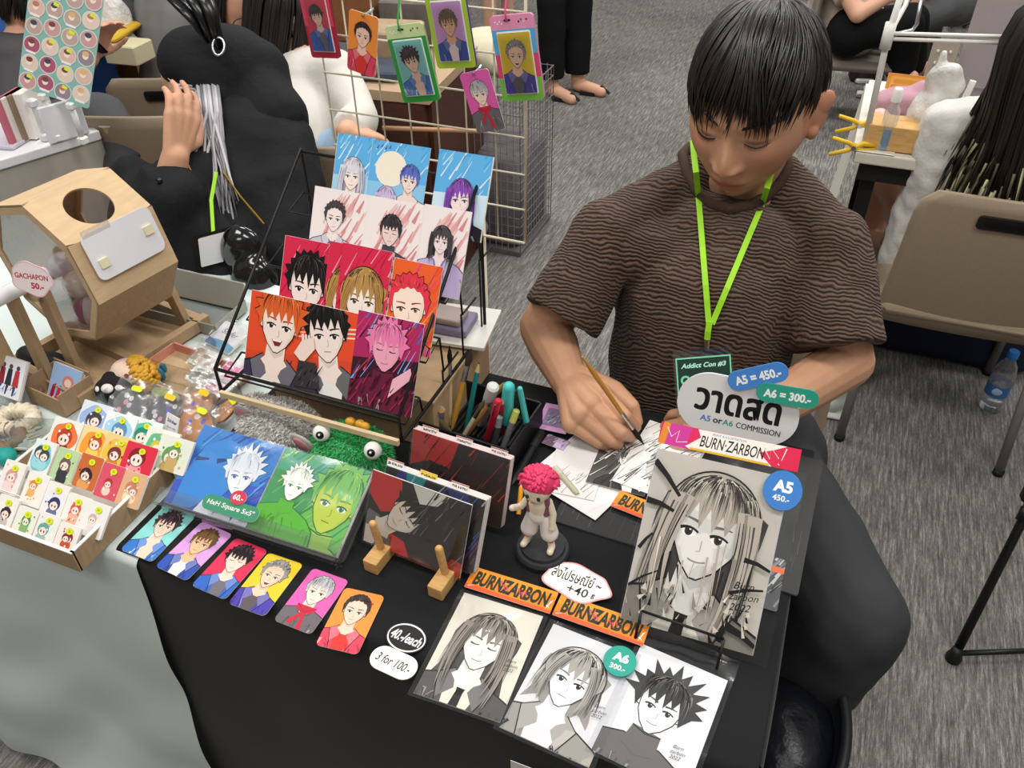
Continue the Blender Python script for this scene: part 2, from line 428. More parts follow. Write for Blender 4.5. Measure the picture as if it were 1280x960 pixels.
    A.poly([(x*1.03, y*1.02+.01) for x, y in P]+Z, ink); A.poly(P+Z, hair)
    for i in range(int(strands*2.6)):
        a = PI*R.random(); x1 = .56*math.cos(a)*wid; y1 = .10+.30*R.random()
        if style == 'slick': x0, y0, cx_, cy_ = .45*math.cos(a), .45+.12*math.sin(a), .6*math.cos(a), .6; x1, y1 = .70*math.cos(a)*wid, .45+.5*math.sin(a)
        else:
            x0, y0, cx_, cy_ = part*.6, .88, x1*1.12, .80
            if abs(x1) > .40: y1 = R.uniform(-.15, .35)
        f = R.uniform(.08, .62); e = min(1, f+R.uniform(.25, .6)); Q = []
        for k in range(7): t = f+(e-f)*k/6; Q.append(((1-t)**2*x0+2*t*(1-t)*cx_+t*t*x1, (1-t)**2*y0+2*t*(1-t)*cy_+t*t*y1))
        A.line(Q, .006+.022*R.random(), 0, R.choice((hair2, hair2, ink, hair3, mixc(hair, hair3, .5))))
    if style == 'long':
        for q in (-1, 1):
            for i in range(5):
                x0 = q*(.42+.05*i); A.line(bezier((x0, .45), (x0+q*(.05+.1*R.random())-q*.1, -1.1-.9*R.random()*length), .10*q), .17, .01, R.choice((hair, hair, mixc(hair, hair2, .5))))
                A.line(bezier((x0, .3), (x0+q*.08*R.random(), -1.0-.9*R.random()*length), .08*q), .03, .0, R.choice((ink, hair2)))
    if style == 'bob':
        for q in (-1, 1):
            for i in range(4):
                x0 = q*(.4+.05*i); A.line(bezier((x0*.8, .55), (x0+q*.02, -.55-.35*R.random()), .16*q), .13, .02, R.choice((hair, hair, mixc(hair, hair2, .4))))
                A.line(bezier((x0*.8, .5), (x0+q*.02, -.6-.25*R.random()), .16*q), .025, .0, hair2)
    A.T = None
def scribble(A, x0, y0, x1, y1, n, col, w, seed=1, slant=.6):
    R = random.Random(seed)
    for i in range(n):
        x = R.uniform(x0, x1); y = R.uniform(y0, y1); l = R.uniform(.15, .5)*(y1-y0)
        A.line([(x, y), (x+l*slant*R.uniform(.6, 1.2), y+l)], w*R.uniform(.4, 1.2), w*.2, col if not isinstance(col, list) else R.choice(col))
def signature(A, x, y, s, col='#222', lines=('Burn', 'zarbon', '2022')):
    for i, t in enumerate(lines): A.text(t, x+s*.15*(i % 2), y-i*s*.95, s*.62, col, .12, shear=.35)
# ---------------------------------------------------------------- floor
def carpet():
    m = bpy.data.materials.new('carpet'); m.use_nodes = True; N = m.node_tree.nodes; L = m.node_tree.links; b = N['Principled BSDF']
    b.inputs['Roughness'].default_value = .95; b.inputs['Specular IOR Level'].default_value = .1
    tc = N.new('ShaderNodeTexCoord')
    def nz(sc, det, scale=1):
        mp = N.new('ShaderNodeMapping'); mp.inputs['Scale'].default_value = sc; L.new(tc.outputs['Object'], mp.inputs[0])
        n = N.new('ShaderNodeTexNoise'); n.inputs['Scale'].default_value = scale; n.inputs['Detail'].default_value = det; n.inputs['Roughness'].default_value = .6
        L.new(mp.outputs[0], n.inputs['Vector']); return n.outputs[0]
    def mth(op, a, b_):
        n = N.new('ShaderNodeMath'); n.operation = op
        for i, x in enumerate((a, b_)):
            if isinstance(x, (int, float)): n.inputs[i].default_value = x
            else: L.new(x, n.inputs[i])
        return n.outputs[0]
    s1 = nz((150, 11, 1), 3); s2 = nz((420, 60, 1), 2); s3 = nz((1.4, 1.2, 1), 2); s4 = nz((300, 300, 1), 2)
    v = mth('ADD', mth('ADD', mth('MULTIPLY', s1, .46), mth('MULTIPLY', s2, .26)), mth('ADD', mth('MULTIPLY', s3, .14), mth('MULTIPLY', s4, .14)))
    r = N.new('ShaderNodeValToRGB'); L.new(v, r.inputs[0]); e = r.color_ramp.elements
    e[0].position = .34; e[0].color = (*lin('#3c3b3a'), 1); e[1].position = .70; e[1].color = (*lin('#b8b4ae'), 1)
    k = e.new(.50); k.color = (*lin('#706e6b'), 1)
    L.new(r.outputs[0], b.inputs['Base Color'])
    bp = N.new('ShaderNodeBump'); bp.inputs['Strength'].default_value = .5; bp.inputs['Distance'].default_value = .003
    L.new(v, bp.inputs['Height']); L.new(bp.outputs[0], b.inputs['Normal'])
    return m
g = Geo(); g.add([(-9, -3, 0), (8, -3, 0), (8, 12, 0), (-9, 12, 0)], [(0, 1, 2, 3)]); struct('floor', g, carpet())
for nm, c, s_ in (('wall_back', (-.5, 12, 2), (17, .1, 4)), ('wall_front', (-.5, -3, 2), (17, .1, 4)), ('wall_left', (-9, 4.5, 2), (.1, 15, 4)), ('wall_right', (8, 4.5, 2), (.1, 15, 4))): struct(nm, Geo().box(c, s_), mat('hall_wall', '#cfcac2', .9))
# ---------------------------------------------------------------- tables and cloths
black_cloth = mat('black_cloth', '#17181a', .85, noise_=(900, .12), bump=(700, .25), spec=.2, sheen=.15)
mint_cloth = mat('pale_cloth', '#d3dfdc', .7, noise_=(700, .04), bump=(500, .12), spec=.25)
cardm = mat('cardboard', '#b79c7a', .8, noise_=(60, .06), bump=(300, .15), spec=.15, stretch=(1, 1, 6))
blackwire = mat('black_wire', '#141414', .45, spec=.4)
blackplastic = mat('black_plastic', '#161618', .5)
wood = mat('pale_wood', '#cfa468', .55, noise_=(40, .14), stretch=(1, 8, 8))
chrome = mat('steel', '#b9bbbd', .3, 1)
whitepl = mat('white_plastic', '#ecebe6', .4)
acryl = clear('clear_acrylic', (.965, .975, .975), .08, .05)
sleeve_m = clear('clear_sleeve', (.95, .96, .97), .05, .14, bump=(26, .22))
bag_m = clear('crinkled_bag', (.95, .955, .96), .10, .24, bump=(35, .32), haze=.05)
def folding_table(x0, x1, y0, y1, z, label):
    t = thing('folding_table', label, 'table', ((x0+x1)/2, (y0+y1)/2, 0))
    obj('tabletop', Geo().box(((x0+x1)/2, (y0+y1)/2, z-.013), (x1-x0, y1-y0, .024)), mat('laminate', '#d8d2c6', .5), t, bevel=.004)
    for x in (x0+.08, x1-.08):
        for y in (y0+.08, y1-.08): obj('leg', Geo().tube([(x, y, 0), (x, y, z-.025)], .014, 10), mat('dark_steel', '#2a2a2c', .5), t, smooth=True)
    return t
folding_table(-.755, .055, .50, 1.0, .738, 'long table hidden under the black tablecloth')
folding_table(-1.78, -.775, .50, 1.11, .736, 'long table hidden under the pale mint tablecloth')
def cloth(name, x0, x1, yb, yf, z, zb, amp, seed, nx=70, lean_=.0, m=None, flap=None):
    r = .014; P = []
    n1 = 14
    for i in range(n1+1): P.append((yb+(yf+r-yb)*i/n1, z, 0))
    for i in range(1, 7): a = PI/2*i/6; P.append((yf+r-r*math.sin(a), z-r+r*math.cos(a), 0))
    nd = 34
    for i in range(1, nd+1): P.append((yf, z-r-(z-r-zb)*i/nd, i/nd))
    def fn(u, v):
        k = min(len(P)-1, round(v*(len(P)-1))); y, zz, d = P[k]; x = x0+(x1-x0)*u
        q = V((x*3.1+seed, d*1.6, seed)); w = noise.noise(q)*.7+noise.noise(V((x*6+d*3.5, d*3-x*2, seed+4)))*.5
        y += -lean_*d - amp*d**.8*(w+.35)
        if d == 0: zz += .0006*noise.noise(V((x*9, y*9, seed)))
        return (x, y, zz)
    g = Geo().sheet(fn, nx, len(P)-1)
    o = obj(name, g, m, smooth=True)
    return o, P
bc, _ = cloth('tablecloth', -.779, .072, 1.018, .479, .7415, .02, .03, 3.3, m=black_cloth)
tag(bc, 'black tablecloth draped over the right-hand table', 'tablecloth')
def flapfn(u, v):
    y = .5+.52*u; d = .16*v*(1 if u > .02 else 1)
    if v == 0: return (.066, y, .7415)
    a = min(1, v*5)*PI/2
    return (.066+.012*math.sin(a)+.006*math.sin(u*9)*v, y, .7415-.012*(1-math.cos(a))-max(0, d-.02)*(.35+.65*min(1, u*2.2)))
obj('side_flap', Geo().sheet(flapfn, 30, 20), black_cloth, bc, smooth=True)
wc, _ = cloth('tablecloth', -1.85, -.74, 1.13, .474, .7385, .02, .075, 9.1, nx=120, lean_=.02, m=mint_cloth)
tag(wc, 'pale mint tablecloth hanging to the floor over the left-hand table', 'tablecloth')
TZ = .7422
# ---------------------------------------------------------------- photo cards in a row on the black cloth
def cardart(w, h, r, bgc, **k):
    A = Art(w, h, r, paper=bgc, thick=.0008)
    R = random.Random(k.get('seed', 1))
    for i in range(14):
        x = R.uniform(0, w); A.line([(x, R.uniform(0, h)), (x+w*.1*R.random(), R.uniform(.3*h, h))], w*.02, 0, mixc(bgc, R.choice(('#ffffff', '#000000')), .06))
    portrait(A, w*k.pop('px', .5), h*k.pop('py', .65), w*k.pop('fs', .50), k.pop('ang', 0), **k); return A
CARDS = [
 dict(bgc='#86cfcb', hair='#3c2a33', hair3='#9a7a88', cloth='#3573c4', cloth2='#e9eef2', inner='#f1c9b6', wear='vneck', seed=11, spike=.2, ang=.12, skin='#f6cdb9', mouth='smile'),
 dict(bgc='#d09ad6', hair='#6b4d2c', hair3='#a07e4d', cloth='#2f4fa8', inner='#f0dbe0', wear='jacket', seed=12, spike=.08, skin='#eab68e', ang=.04),
 dict(bgc='#dc2f55', hair='#231b20', hair3='#6f5560', cloth='#2f62bb', inner='#6d6870', wear='jacket', seed=13, spike=.16, ang=.14, skin='#f5cfc0', closed=True),
 dict(bgc='#e3c52d', hair='#8d8d8d', hair2='#2c2a2b', hair3='#e9e9e9', cloth='#4a3fa6', inner='#5d5458', wear='jacket', seed=14, style='slick', ang=-.06, skin='#f2c6ad', mouth='open', eye='#8a6a2a'),
 dict(bgc='#e060ae', hair='#b9b9bd', hair2='#47454a', hair3='#f0f0f2', cloth='#6a646a', wear='tee', scarf='#c3283f', seed=15, spike=.05, ang=.02, skin='#f7d9cb', wid=1.02),
 dict(bgc='#f2913f', hair='#3a302e', hair3='#77665f', cloth='#e0455f', inner='#d8382f', wear='jacket', seed=16, spike=.04, style='slick', ang=-.02, skin='#f6cbb7', mouth='flat'),
]
CARDPX = [((211, 639), (251, 653.6), (150, 687)), ((254.8, 656), (291.6, 672.3), (193.9, 707.5)), ((293, 676), (337, 693.4), (239, 731.7)),
          ((335, 698), (385, 715), (285, 754)), ((401, 709.5), (448.8, 726.7), (341.7, 775)), ((446, 738), (500, 750), (394, 806))]
CARDLAB = ['photo card with turquoise background and blue floral shirt', 'photo card with lilac background, brown hair and blue jacket', 'photo card with crimson background, black hair and blue jacket',
           'photo card with yellow background and purple jacket', 'photo card with pink background, silver hair and red neckerchief', 'photo card with orange background and red jersey']
for c, q, l in zip(CARDS, CARDPX, CARDLAB):
    O, u, v, w, h = rectframe(*[G(*p, z=TZ+.0012) for p in q])
    c = dict(c); A = cardart(.0545, .0875, .006, c.pop('bgc'), **c)
    tag(A.build('photo_card', O, u, v), l+', lying on the black cloth', 'photo card', 'photo cards in a row along the table edge')
# ---------------------------------------------------------------- A6 drawings in clear sleeves
def inkart(w, h, paper, fs, px, py, ang, seed, **k):
    A = Art(w, h, 0, paper=paper, thick=.0006); R = random.Random(seed)
    wash = k.pop('wash', 6)
    for i in range(wash): A.line([(R.uniform(0, w), R.uniform(0, h)), (R.uniform(0, w), R.uniform(0, h))], w*.03, w*.06, mixc(paper, '#c8c4be', .18))
    k.setdefault('skin', mixc(paper, '#ffffff', .4)); k.setdefault('ink', '#1d1b1b')
    portrait(A, w*px, h*py, w*fs, ang, seed=seed, **k)
    return A
orange = lambda w, h: headerart(w, h)
def headerart(w, h, t='BURNZARBON'):
    A = Art(w, h, .001, paper='#ef8a2b', thick=.0008)
    A.poly([(0, h*.55), (w, h*.75), (w, h), (0, h)], '#f39c33'); A.poly([(0, 0), (w, 0), (w, h*.13), (0, h*.2)], '#e8643a')
    A.text(t, w*.5, h*.54, h*.66, '#2f3a2c', 0, w=w*.88, bold=.045, shear=.12)
    for i, (a, b) in enumerate([(.36, .62), (.40, .5), (.44, .44), (.58, .5), (.62, .4), (.66, .46)]):
        A.line([(w*a, h*(b+.12)), (w*(a+.035), h*(b-.1))], h*.07, h*.02, '#d5406b')
    A.line([(w*.03, h*.1), (w*.10, h*.2)], h*.05, h*.01, '#f7c3c9')
    A.poly([(w*.955, h*.5), (w*.985, h*.62), (w*.93, h*.08)], '#fff3e6'); A.line([(w*.93, h*.3), (w*.98, h*.2)], h*.06, 0, '#ffffff')
    return A
PACKS = [
 dict(q=((581, 740), (678, 769.5), (517, 866)), hd=((593, 705), (697, 737), (580, 733)), paper='#efe8d8', fs=.46, wid=1.15, strands=60, px=.5, py=.58, ang=-.06, seed=41, hair='#8d857e', hair2='#4b4642', hair3='#c9c1b8', style='long', length=.62, cloth='#5a5653', inner='#efe8d8', wear='tie', closed=True, lab='sleeved ink drawing of long brown-grey hair on cream paper', sig=(.87, .50)),
 dict(q=((685.3, 779), (790.7, 821), (624.4, 909)), hd=((702, 741), (817, 780), (690, 768)), paper='#e9e7ea', fs=.46, wid=1.18, strands=60, px=.47, py=.58, ang=-.10, seed=42, hair='#a29d98', hair2='#3c3a39', hair3='#e4e0da', style='bob', cloth='#a59f98', cloth2='#2d2b2b', inner='#e9e7ea', wear='shirt', mouth='flat', lab='sleeved ink drawing of a straight bob haircut', sig=(.87, .46)),
 dict(q=((798, 818.4), (909.7, 867.2), (739, 937)), hd=None, paper='#f2f1f3', fs=.44, wid=1.1, strands=60, px=.46, py=.54, ang=-.10, seed=43, hair='#3a3837', hair2='#161515', hair3='#8b8784', style='short', spike=.36, cloth='#6f6b68', inner='#8c8783', wear='turtle', lab='sleeved ink drawing of short dark spiky hair', sig=(.78, .30)),
]
for k in PACKS:
    q = k.pop('q'); hd = k.pop('hd'); lab = k.pop('lab'); sig = k.pop('sig')
    O, u, v, w, h = rectframe(*[G(*p, z=TZ+.003) for p in q]); w, h = .105, .148
    t = thing('sleeved_drawing', lab+', lying at the table front', 'drawing', O, 'A6 ink drawings in sleeves along the table front')
    A = inkart(w, h, **k); signature(A, w*sig[0], h*sig[1], w*.062)
    A.build('drawing', O, u, v, t); n = u.cross(v)
    def sf(a, b): return O+u*(-.006+(w+.012)*a)+v*(-.005+(h+(.009 if hd else .035))*b)+n*(.0014+.0016*noise.noise(V((a*5+w, b*6, k['seed']))))
    obj('sleeve', Geo().sheet(sf, 16, 20), sleeve_m, t, smooth=True)
    if hd:
        O2, u2, v2, w2, h2 = rectframe(*[G(*p, z=TZ+.008) for p in hd])
        headerart(.115, .034).build('header_card', O2, u2, v2, t)
def puck(name, px, py, z, wpx, hpx, col, lines, label, cat, ang=0, outline=None, rad=None, frame=None, shapep=None, n=None, thick=.0012, tcol='#ffffff'):
    """a small flat paper sign; size in photo pixels at its own distance"""
    P = frame(px, py) if frame else G(px, py, z=z)
    d = (P-CAMP).dot(CF); w, h = wpx*d/FOC, hpx*d/FOC
    u, v = n if n else (MX.Rotation(ang, 3, 'Z') @ U0, MX.Rotation(ang, 3, 'Z') @ VY)
    out = [(x*w+w/2, y*h+h/2) for x, y in shapep] if shapep else rrect(w, h, rad*h if rad else 0, 8)
    A = Art(w, h, outline=out, paper=col, thick=thick, edge=shade(col, .9)); A.noclip = True
    for l in lines: l(A, w, h)
    o = A.build(name, P-u*(w/2)-v*(h/2), u, v); tag(o, label, cat); return o
OV = [(.5*math.cos(2*PI*k/36), .5*math.sin(2*PI*k/36)) for k in range(36)]
def T(t, x, y, h, col, w=None, bold=.02, ang=0, shear=0): return lambda A, W_, H_: A.text(t, W_*x, H_*y, H_*h, col, ang, w=W_*w if w else None, bold=bold, shear=shear)
def ring(A, w, h): A.poly(oval(w/2, h/2, w*.47, h*.46, 36), '#f1f1ee'); A.poly(oval(w/2, h/2, w*.44, h*.41, 36), '#1d1d1f')
puck('price_sign', 508, 797, TZ+.002, 54, 43, '#1d1d1f', [ring, T('40.-/each', .5, .5, .34, '#f4f4f0', w=.78, bold=.02, shear=.25)], 'black oval price sign reading 40.-/each on the black cloth', 'price sign', shapep=OV, ang=-.05)
puck('price_sign', 492, 828, TZ+.002, 64, 34, '#f1eee6', [T('3 for 100.-', .5, .5, .36, '#38352f', w=.76, bold=.012, shear=.2)], 'white pill-shaped price sign reading 3 for 100.-', 'price sign', rad=.48, ang=-.08)
CL = [(.5*math.cos(a)*(1+.07*math.cos(5*a+.6)), .5*math.sin(a)*(1+.10*math.sin(4*a))) for a in [2*PI*k/60 for k in range(60)]]
def pinkrim(A, w, h): A.poly([(w/2+x*w*.95, h/2+y*h*.92) for x, y in CL], '#f7f4ee')
puck('postage_sign', 721, 728, TZ+.009, 88, 54, '#e6a7a5', [pinkrim, T('ส่งไปรษณีย์ ~', .48, .64, .36, '#2a2726', w=.74, bold=.012), T('+40', .56, .28, .24, '#2a2726', bold=.01), T('฿', .80, .26, .17, '#2a2726', bold=.01)], 'white cloud-shaped postage sign with a pink rim reading +40', 'sign', shapep=CL, ang=-.04)
puck('price_sticker', 775, 826, TZ+.010, 41, 44, '#2f9e8e', [T('A6', .5, .62, .3, '#ffffff', bold=.045), T('300.-', .5, .28, .17, '#ffffff', bold=.02)], 'round teal price sticker reading A6 300.-', 'price sticker', shapep=OV, ang=-.03)
# ---------------------------------------------------------------- A5 drawing on a wire easel
uA, vA = tilt(2, 46); nA = uA.cross(vA); OA = V((-.113, .616, .7535)); wA, hA = .156, .21
t = thing('sleeved_drawing', 'large sleeved ink drawing of long hair and a tie, propped on a black wire easel', 'drawing', OA)
A = inkart(wA, hA, '#d8d0c4', .50, .50, .60, -.10, 77, hair='#b5aca0', hair2='#4a4541', hair3='#dcd4c8', style='long', length=.8, cloth='#8e867c', cloth2='#151313', inner='#d8d0c4', wear='tie', strands=130, wid=1.12, turn=-.04, body=True, wash=10)
R = random.Random(5)
for (p, q, w) in [((0, .93), (.24, .76), .05), ((0, .70), (.22, .67), .05), ((.8, .5), (1, .47), .04), ((.74, .3), (.98, .36), .03), ((.0, .2), (.2, .32), .02), ((.78, .12), (1, .05), .06), ((.02, .42), (.1, .52), .03)]:
    A.line([(wA*p[0], hA*p[1]), (wA*(p[0]+q[0])/2, hA*((p[1]+q[1])/2+.01)), (wA*q[0], hA*q[1])], wA*w, wA*w*.5, '#191716')
for i in range(46): x, y = R.uniform(.02, .95), R.uniform(.0, .24); A.line([(wA*x, hA*y), (wA*(x+R.uniform(-.06, .06)), hA*(y+R.uniform(.03, .1)))], wA*.05*R.random(), 0, R.choice(['#171515', '#171515', '#cfc6ba', '#8e867c']))
for i in range(26): x = R.uniform(.16, .84); A.line([(wA*x, hA*R.uniform(.2, .6)), (wA*(x+R.uniform(-.04, .04)), hA*R.uniform(.05, .3))], wA*.028*R.random(), 0, R.choice(['#171515', '#e6dfd4', '#8e867c']) if (x < .3 or x > .7) else '#171515' if x < .34 or x > .66 else '#b5aca0')
signature(A, wA*.84, hA*.36, wA*.085, '#151313'); A.build('drawing', OA+nA*.004, uA, vA, t)
def sf(a, b): return OA+uA*(-.004+(wA+.022)*a)+vA*(-.008+(hA+.018)*b)+nA*(.006+.0014*noise.noise(V((a*6, b*7, 3))))
obj('sleeve', Geo().sheet(sf, 18, 24), sleeve_m, t, smooth=True)
g = Geo('#c9c4ba')
for q in (0, wA): g.tube([OA+uA*q+nA*.003, OA+uA*q+vA*hA+nA*.003], .0012, 6)
obj('sleeve_seam', g, mat('sleeve_edge', '#d5d6d6', .25), t)
def fA(px, py): # pixel -> the plane of the big drawing
    v_ = CX*((px-640)/FOC) + CY*((py-480)/FOC) + CF; return CAMP + v_*((nA.dot(OA+nA*.008)-nA.dot(CAMP))/nA.dot(v_))
O2, u2, v2, w2, h2 = rectframe(fA(829, 528), fA(1004, 564), fA(822, 553))
A = Art(w2, h2*1.05, 0, paper='#e0245e', thick=.001); w, h = w2, h2*1.05
A.poly([(0, 0), (w*.02, h), (w*.2, h), (w*.1, 0)], '#e58a2a'); A.poly([(w*.05, 0), (w*.07, h), (w*.23, h), (w*.2, 0)], '#d2379a')
A.poly([(w*.2, h*.1), (w*.3, h*.62), (w*.27, h*.98), (w*.9, h*1), (w*.74, h*.5), (w*.82, 0), (w*.24, 0)], '#f5efe6')
A.poly([(w*.24, 0), (w*.8, 0), (w*.8, h*.1), (w*.23, h*.1)], '#e7b52e'); A.poly([(w*.82, 0), (w*.72, h*.5), (w*.92, h), (w, h), (w, 0)], '#e0234f')
A.text('BURN·ZARBON', w*.53, h*.48, h*.52, '#1d1714', 0, w=w*.46, bold=.01, shear=.2); A.text('PRINT & ILLUSTRATION', w*.5, h*.86, h*.1, '#3a61b8', 0, w=w*.24)
for p in ([(.05, .8), (.09, .4), (.14, .75), (.13, .2), (.21, .3)], [(.74, .8), (.8, .3), (.79, .85), (.86, .4)], [(.9, .9), (.88, .35)], [(.86, .18), (.87, .12)]): A.line([(w*a, h*b) for a, b in p], h*.05, h*.03, '#f6e9e4')
A.build('header_card', O2, u2, v2, t)
lw_ = [(803, 764), (905, 798)]
e = thing('wire_easel', 'black wire easel holding the large drawing', 'easel', (OA.x+.08, OA.y, TZ))
pA, pB = fA(803, 762)+nA*.010, fA(905, 797)+nA*.010
def easel_side(p): return [V((p.x, p.y+.16, TZ+.004)), V((p.x, p.y-.01, TZ+.004)), V((p.x, p.y-.03, TZ+.004)), V(p)]
g = Geo()
for p in (pA, pB):
    q = p - nA*.03; base = V((p.x, p.y-.004, TZ+.003))
    g.tube([p, base+V((0, -.02, 0)), V((p.x, .80, TZ+.003)), OA+uA*(p-OA).dot(uA)+vA*.14-nA*.008, OA+uA*(p-OA).dot(uA)-nA*.006, V((p.x, OA.y-.01, TZ+.003))], .0017, 6)
g.tube([pA, pB], .0018, 6); obj('frame', g, blackwire, e, smooth=True)
puck('price_sticker', 978, 613, 0, 47, 50, '#3f82cf', [T('A5', .5, .6, .3, '#ffffff', bold=.045), T('450.-', .5, .3, .15, '#ffffff', bold=.02)], 'round blue price sticker reading A5 450.- on the large drawing', 'price sticker', shapep=OV, frame=lambda x, y: fA(x, y)+nA*.003, n=(uA, vA))
# commission sign
uS, vS = tilt(1, 78); nS = uS.cross(vS); OS = G(921, 512, y=.815)
def fS(px, py, k=0):
    v_ = CX*((px-640)/FOC) + CY*((py-480)/FOC) + CF; return CAMP + v_*((nS.dot(OS+nS*k)-nS.dot(CAMP))/nS.dot(v_))
t = thing('commission_sign', 'white oval commission sign with Thai lettering and two price pills', 'sign', V((OS.x, .84, TZ)))
def board(name, c, l, r, hpx, col, rad, fns, k, thick=.002):
    P, L_, R_ = fS(*c, k), fS(*l, k), fS(*r, k); u = (R_-L_).normalized(); v = nS.cross(u); w = (R_-L_).length; h = hpx*(P-CAMP).dot(CF)/FOC
    A = Art(w, h, outline=rrect(w, h, h*rad, 12), paper=col, thick=thick, edge=shade(col, .8)); A.noclip = True
    for f in fns: f(A, w, h)
    return A.build(name, P-u*(w/2)-v*(h/2), u, v, t)
board('oval_board', (921, 512), (846, 495), (997, 528), 84, '#e9e8e8', .49, [T('วาดสด', .50+dx_, .56+dy_, .36, '#1b1a1c', w=.69, bold=0) for dx_ in (-.008, -.004, 0, .004, .008) for dy_ in (-.012, 0, .012)]+[
    T('A5', .26, .25, .10, '#4d83cf'), T('or', .365, .24, .075, '#2a2a2c'), T('A6', .45, .25, .10, '#46a896'), T('COMMISSION', .70, .25, .095, '#2a2a2c', w=.36, bold=0), T('COMMISSION', .7015, .25, .095, '#2a2a2c', w=.36, bold=0)], 0, .003)
board('price_pill', (947, 471), (910, 479), (985, 463), 27, '#4b8ddb', .49, [T('A5 = 450.-', .5, .5, .46, '#ffffff', w=.76, bold=.04)], .004)
board('price_pill', (984, 495), (945, 488), (1023, 501), 26, '#33a58e', .49, [T('A6 = 300.-', .5, .5, .46, '#ffffff', w=.76, bold=.04)], .006)
obj('stand_strip', Geo().box((OS.x-.02, .84, TZ+.08), (.03, .002, .16)), acryl, t); obj('foot', Geo().box((OS.x-.02, .84, TZ+.002), (.06, .05, .004)), acryl, t)
# ---------------------------------------------------------------- two square prints on an acrylic stand
uB, vB = tilt(.5, 25.4); nB = uB.cross(vB); OB = V((-.759, .564, .760))
def printstack(name, label, O, u, v, A, n=4, thick=.0016, parent=None, sl=True, group=None, cat='art print', edge='#e7e5e2'):
    nn = u.cross(v); t = thing(name, label, cat, O, group)
    g = Geo(edge)
    R = random.Random(int(abs(O.x)*1e4))
    for i in range(n): 
        a = R.uniform(-.0012, .0012); P = O-nn*(thick*(i+1)+.0006)+u*a
        g.prism([(0, 0), (A.w, 0), (A.w, A.h), (0, A.h)], MX((( u.x, v.x, nn.x, P.x), (u.y, v.y, nn.y, P.y), (u.z, v.z, nn.z, P.z), (0, 0, 0, 1))), thick*.8)
    if n: obj('print_stack', g, PLAIN(), t)
    A.build('print', O, u, v, t)
    if sl:
        def sf(a, b): return O+u*(-.002+(A.w+.004)*a)+v*(-.002+(A.h+.004)*b)+nn*(.0016+.001*noise.noise(V((a*5, b*5, O.x*9))))
        obj('sleeve', Geo().sheet(sf, 12, 12), sleeve_m, t, smooth=True)
    return t
st = thing('acrylic_stand', 'low clear acrylic stand holding the blue and the green square prints', 'stand', (OB.x+.14, OB.y, TZ))
M_B = lambda O, u, v: MX(((u.x, v.x, (u.cross(v)).x, O.x), (u.y, v.y, (u.cross(v)).y, O.y), (u.z, v.z, (u.cross(v)).z, O.z), (0, 0, 0, 1)))
obj('back_plate', Geo().prism(rrect(.29, .125, .008), M_B(OB-uB*.006-nB*.016-vB*.004, uB, vB), .003), acryl, st)
obj('bottom_ledge', Geo().prism(rrect(.29, .03, .002), M_B(OB-uB*.006-nB*.016-vB*.006, uB, nB), .003), acryl, st)
obj('front_lip', Geo().prism(rrect(.29, .024, .002), M_B(OB-uB*.006+nB*.012-vB*.008, uB, vB), .003), acryl, st)
for x in (0, .28): obj('side_foot', Geo().prism([(0, 0), (.12, 0), (.12, .062), (0, .008)], M_B(V((OB.x-.004+x, OB.y-.004, TZ+.0)), VY, VZ), .003), acryl, st)
A = Art(.137, .122, paper='#2d86d8'); A.poly([(0, 0), (.137, 0), (.137, .06), (0, .035)], '#2f57c9'); scribble(A, 0, 0, .137, .12, 60, ['#1f6fd0', '#5fb4f0', '#2748b4', '#1a55b8'], .0035, 3, .9)
A.frame(.048, .062, .052, .2)
A.poly([(-.9, -1.1), (-.75, -.1), (-.4, .7), (.2, .95), (.7, .7), (.62, .1), (.66, -.5), (.2, -1.1)], '#2f8fdf'); A.line([(.05, .25), (.4, .32)], .16, .05, '#123a86'); A.line([(-.6, .3), (-.2, .3)], .14, .05, '#123a86'); A.T = None
portrait(A, .094, .066, .040, .12, hair='#eef2f8', hair2='#9fb6dc', hair3='#ffffff', skin='#f7f8fb', cloth='#2a5fd0', inner='#f2f4fa', wear='turtle', eye='#2f7fd8', seed=51, spike=.30, ink='#31509a', mouth='flat')
for i in range(3): A.poly([(.05+.03*i, .0), (.08+.03*i, .0), (.085+.02*i, .03), (.06+.03*i, .026)], '#eef1fa')
printstack('square_print', 'square blue print with a white-haired figure, on the acrylic stand', OB, uB, vB, A, 5, group='square prints on the acrylic stand')
A = Art(.137, .122, paper='#3f9c5a'); A.poly([(.05, 0), (.137, 0), (.137, .122), (.09, .122)], '#6fbf55'); A.poly([(0, .09), (.137, .09), (.137, .122), (0, .122)], '#4fae88'); scribble(A, 0, 0, .137, .12, 50, ['#2f8a4a', '#8fd35c', '#54b064', '#c6e25a', '#2f9a7c'], .0035, 4, .8)
portrait(A, .105, .066, .058, -.1, hair='#7cc463', hair2='#3e8f52', hair3='#b9de62', skin='#c3d64a', cloth='#9cc84a', inner='#c3d64a', wear='turtle', eye='#3b7f60', seed=53, spike=.22, ink='#2c6b3e', mouth='flat')
portrait(A, .040, .074, .030, -.05, hair='#f4f6ee', hair2='#a9cfa0', hair3='#ffffff', skin='#f4f4ea', cloth='#56a838', inner='#56a838', wear='turtle', eye='#3a8a4a', seed=54, spike=.26, ink='#2c6b3e', mouth='smile')
printstack('square_print', 'square green print with two faces, on the acrylic stand', OB+uB*.139, uB, vB, A, 5, group='square prints on the acrylic stand')
fB = lambda px, py, k=.018: CAMP + (lambda v_: v_*((nB.dot(OB+nB*k)-nB.dot(CAMP))/nB.dot(v_)))(CX*((px-640)/FOC)+CY*((py-480)/FOC)+CF)
P = fB(288, 635); L_, R_ = fB(255, 622), fB(324, 643); u = (R_-L_).normalized(); v = nB.cross(u); w = (R_-L_).length
t = thing('price_sign', 'green price sign reading HxH Square with a red 60.- bubble', 'price sign', P)
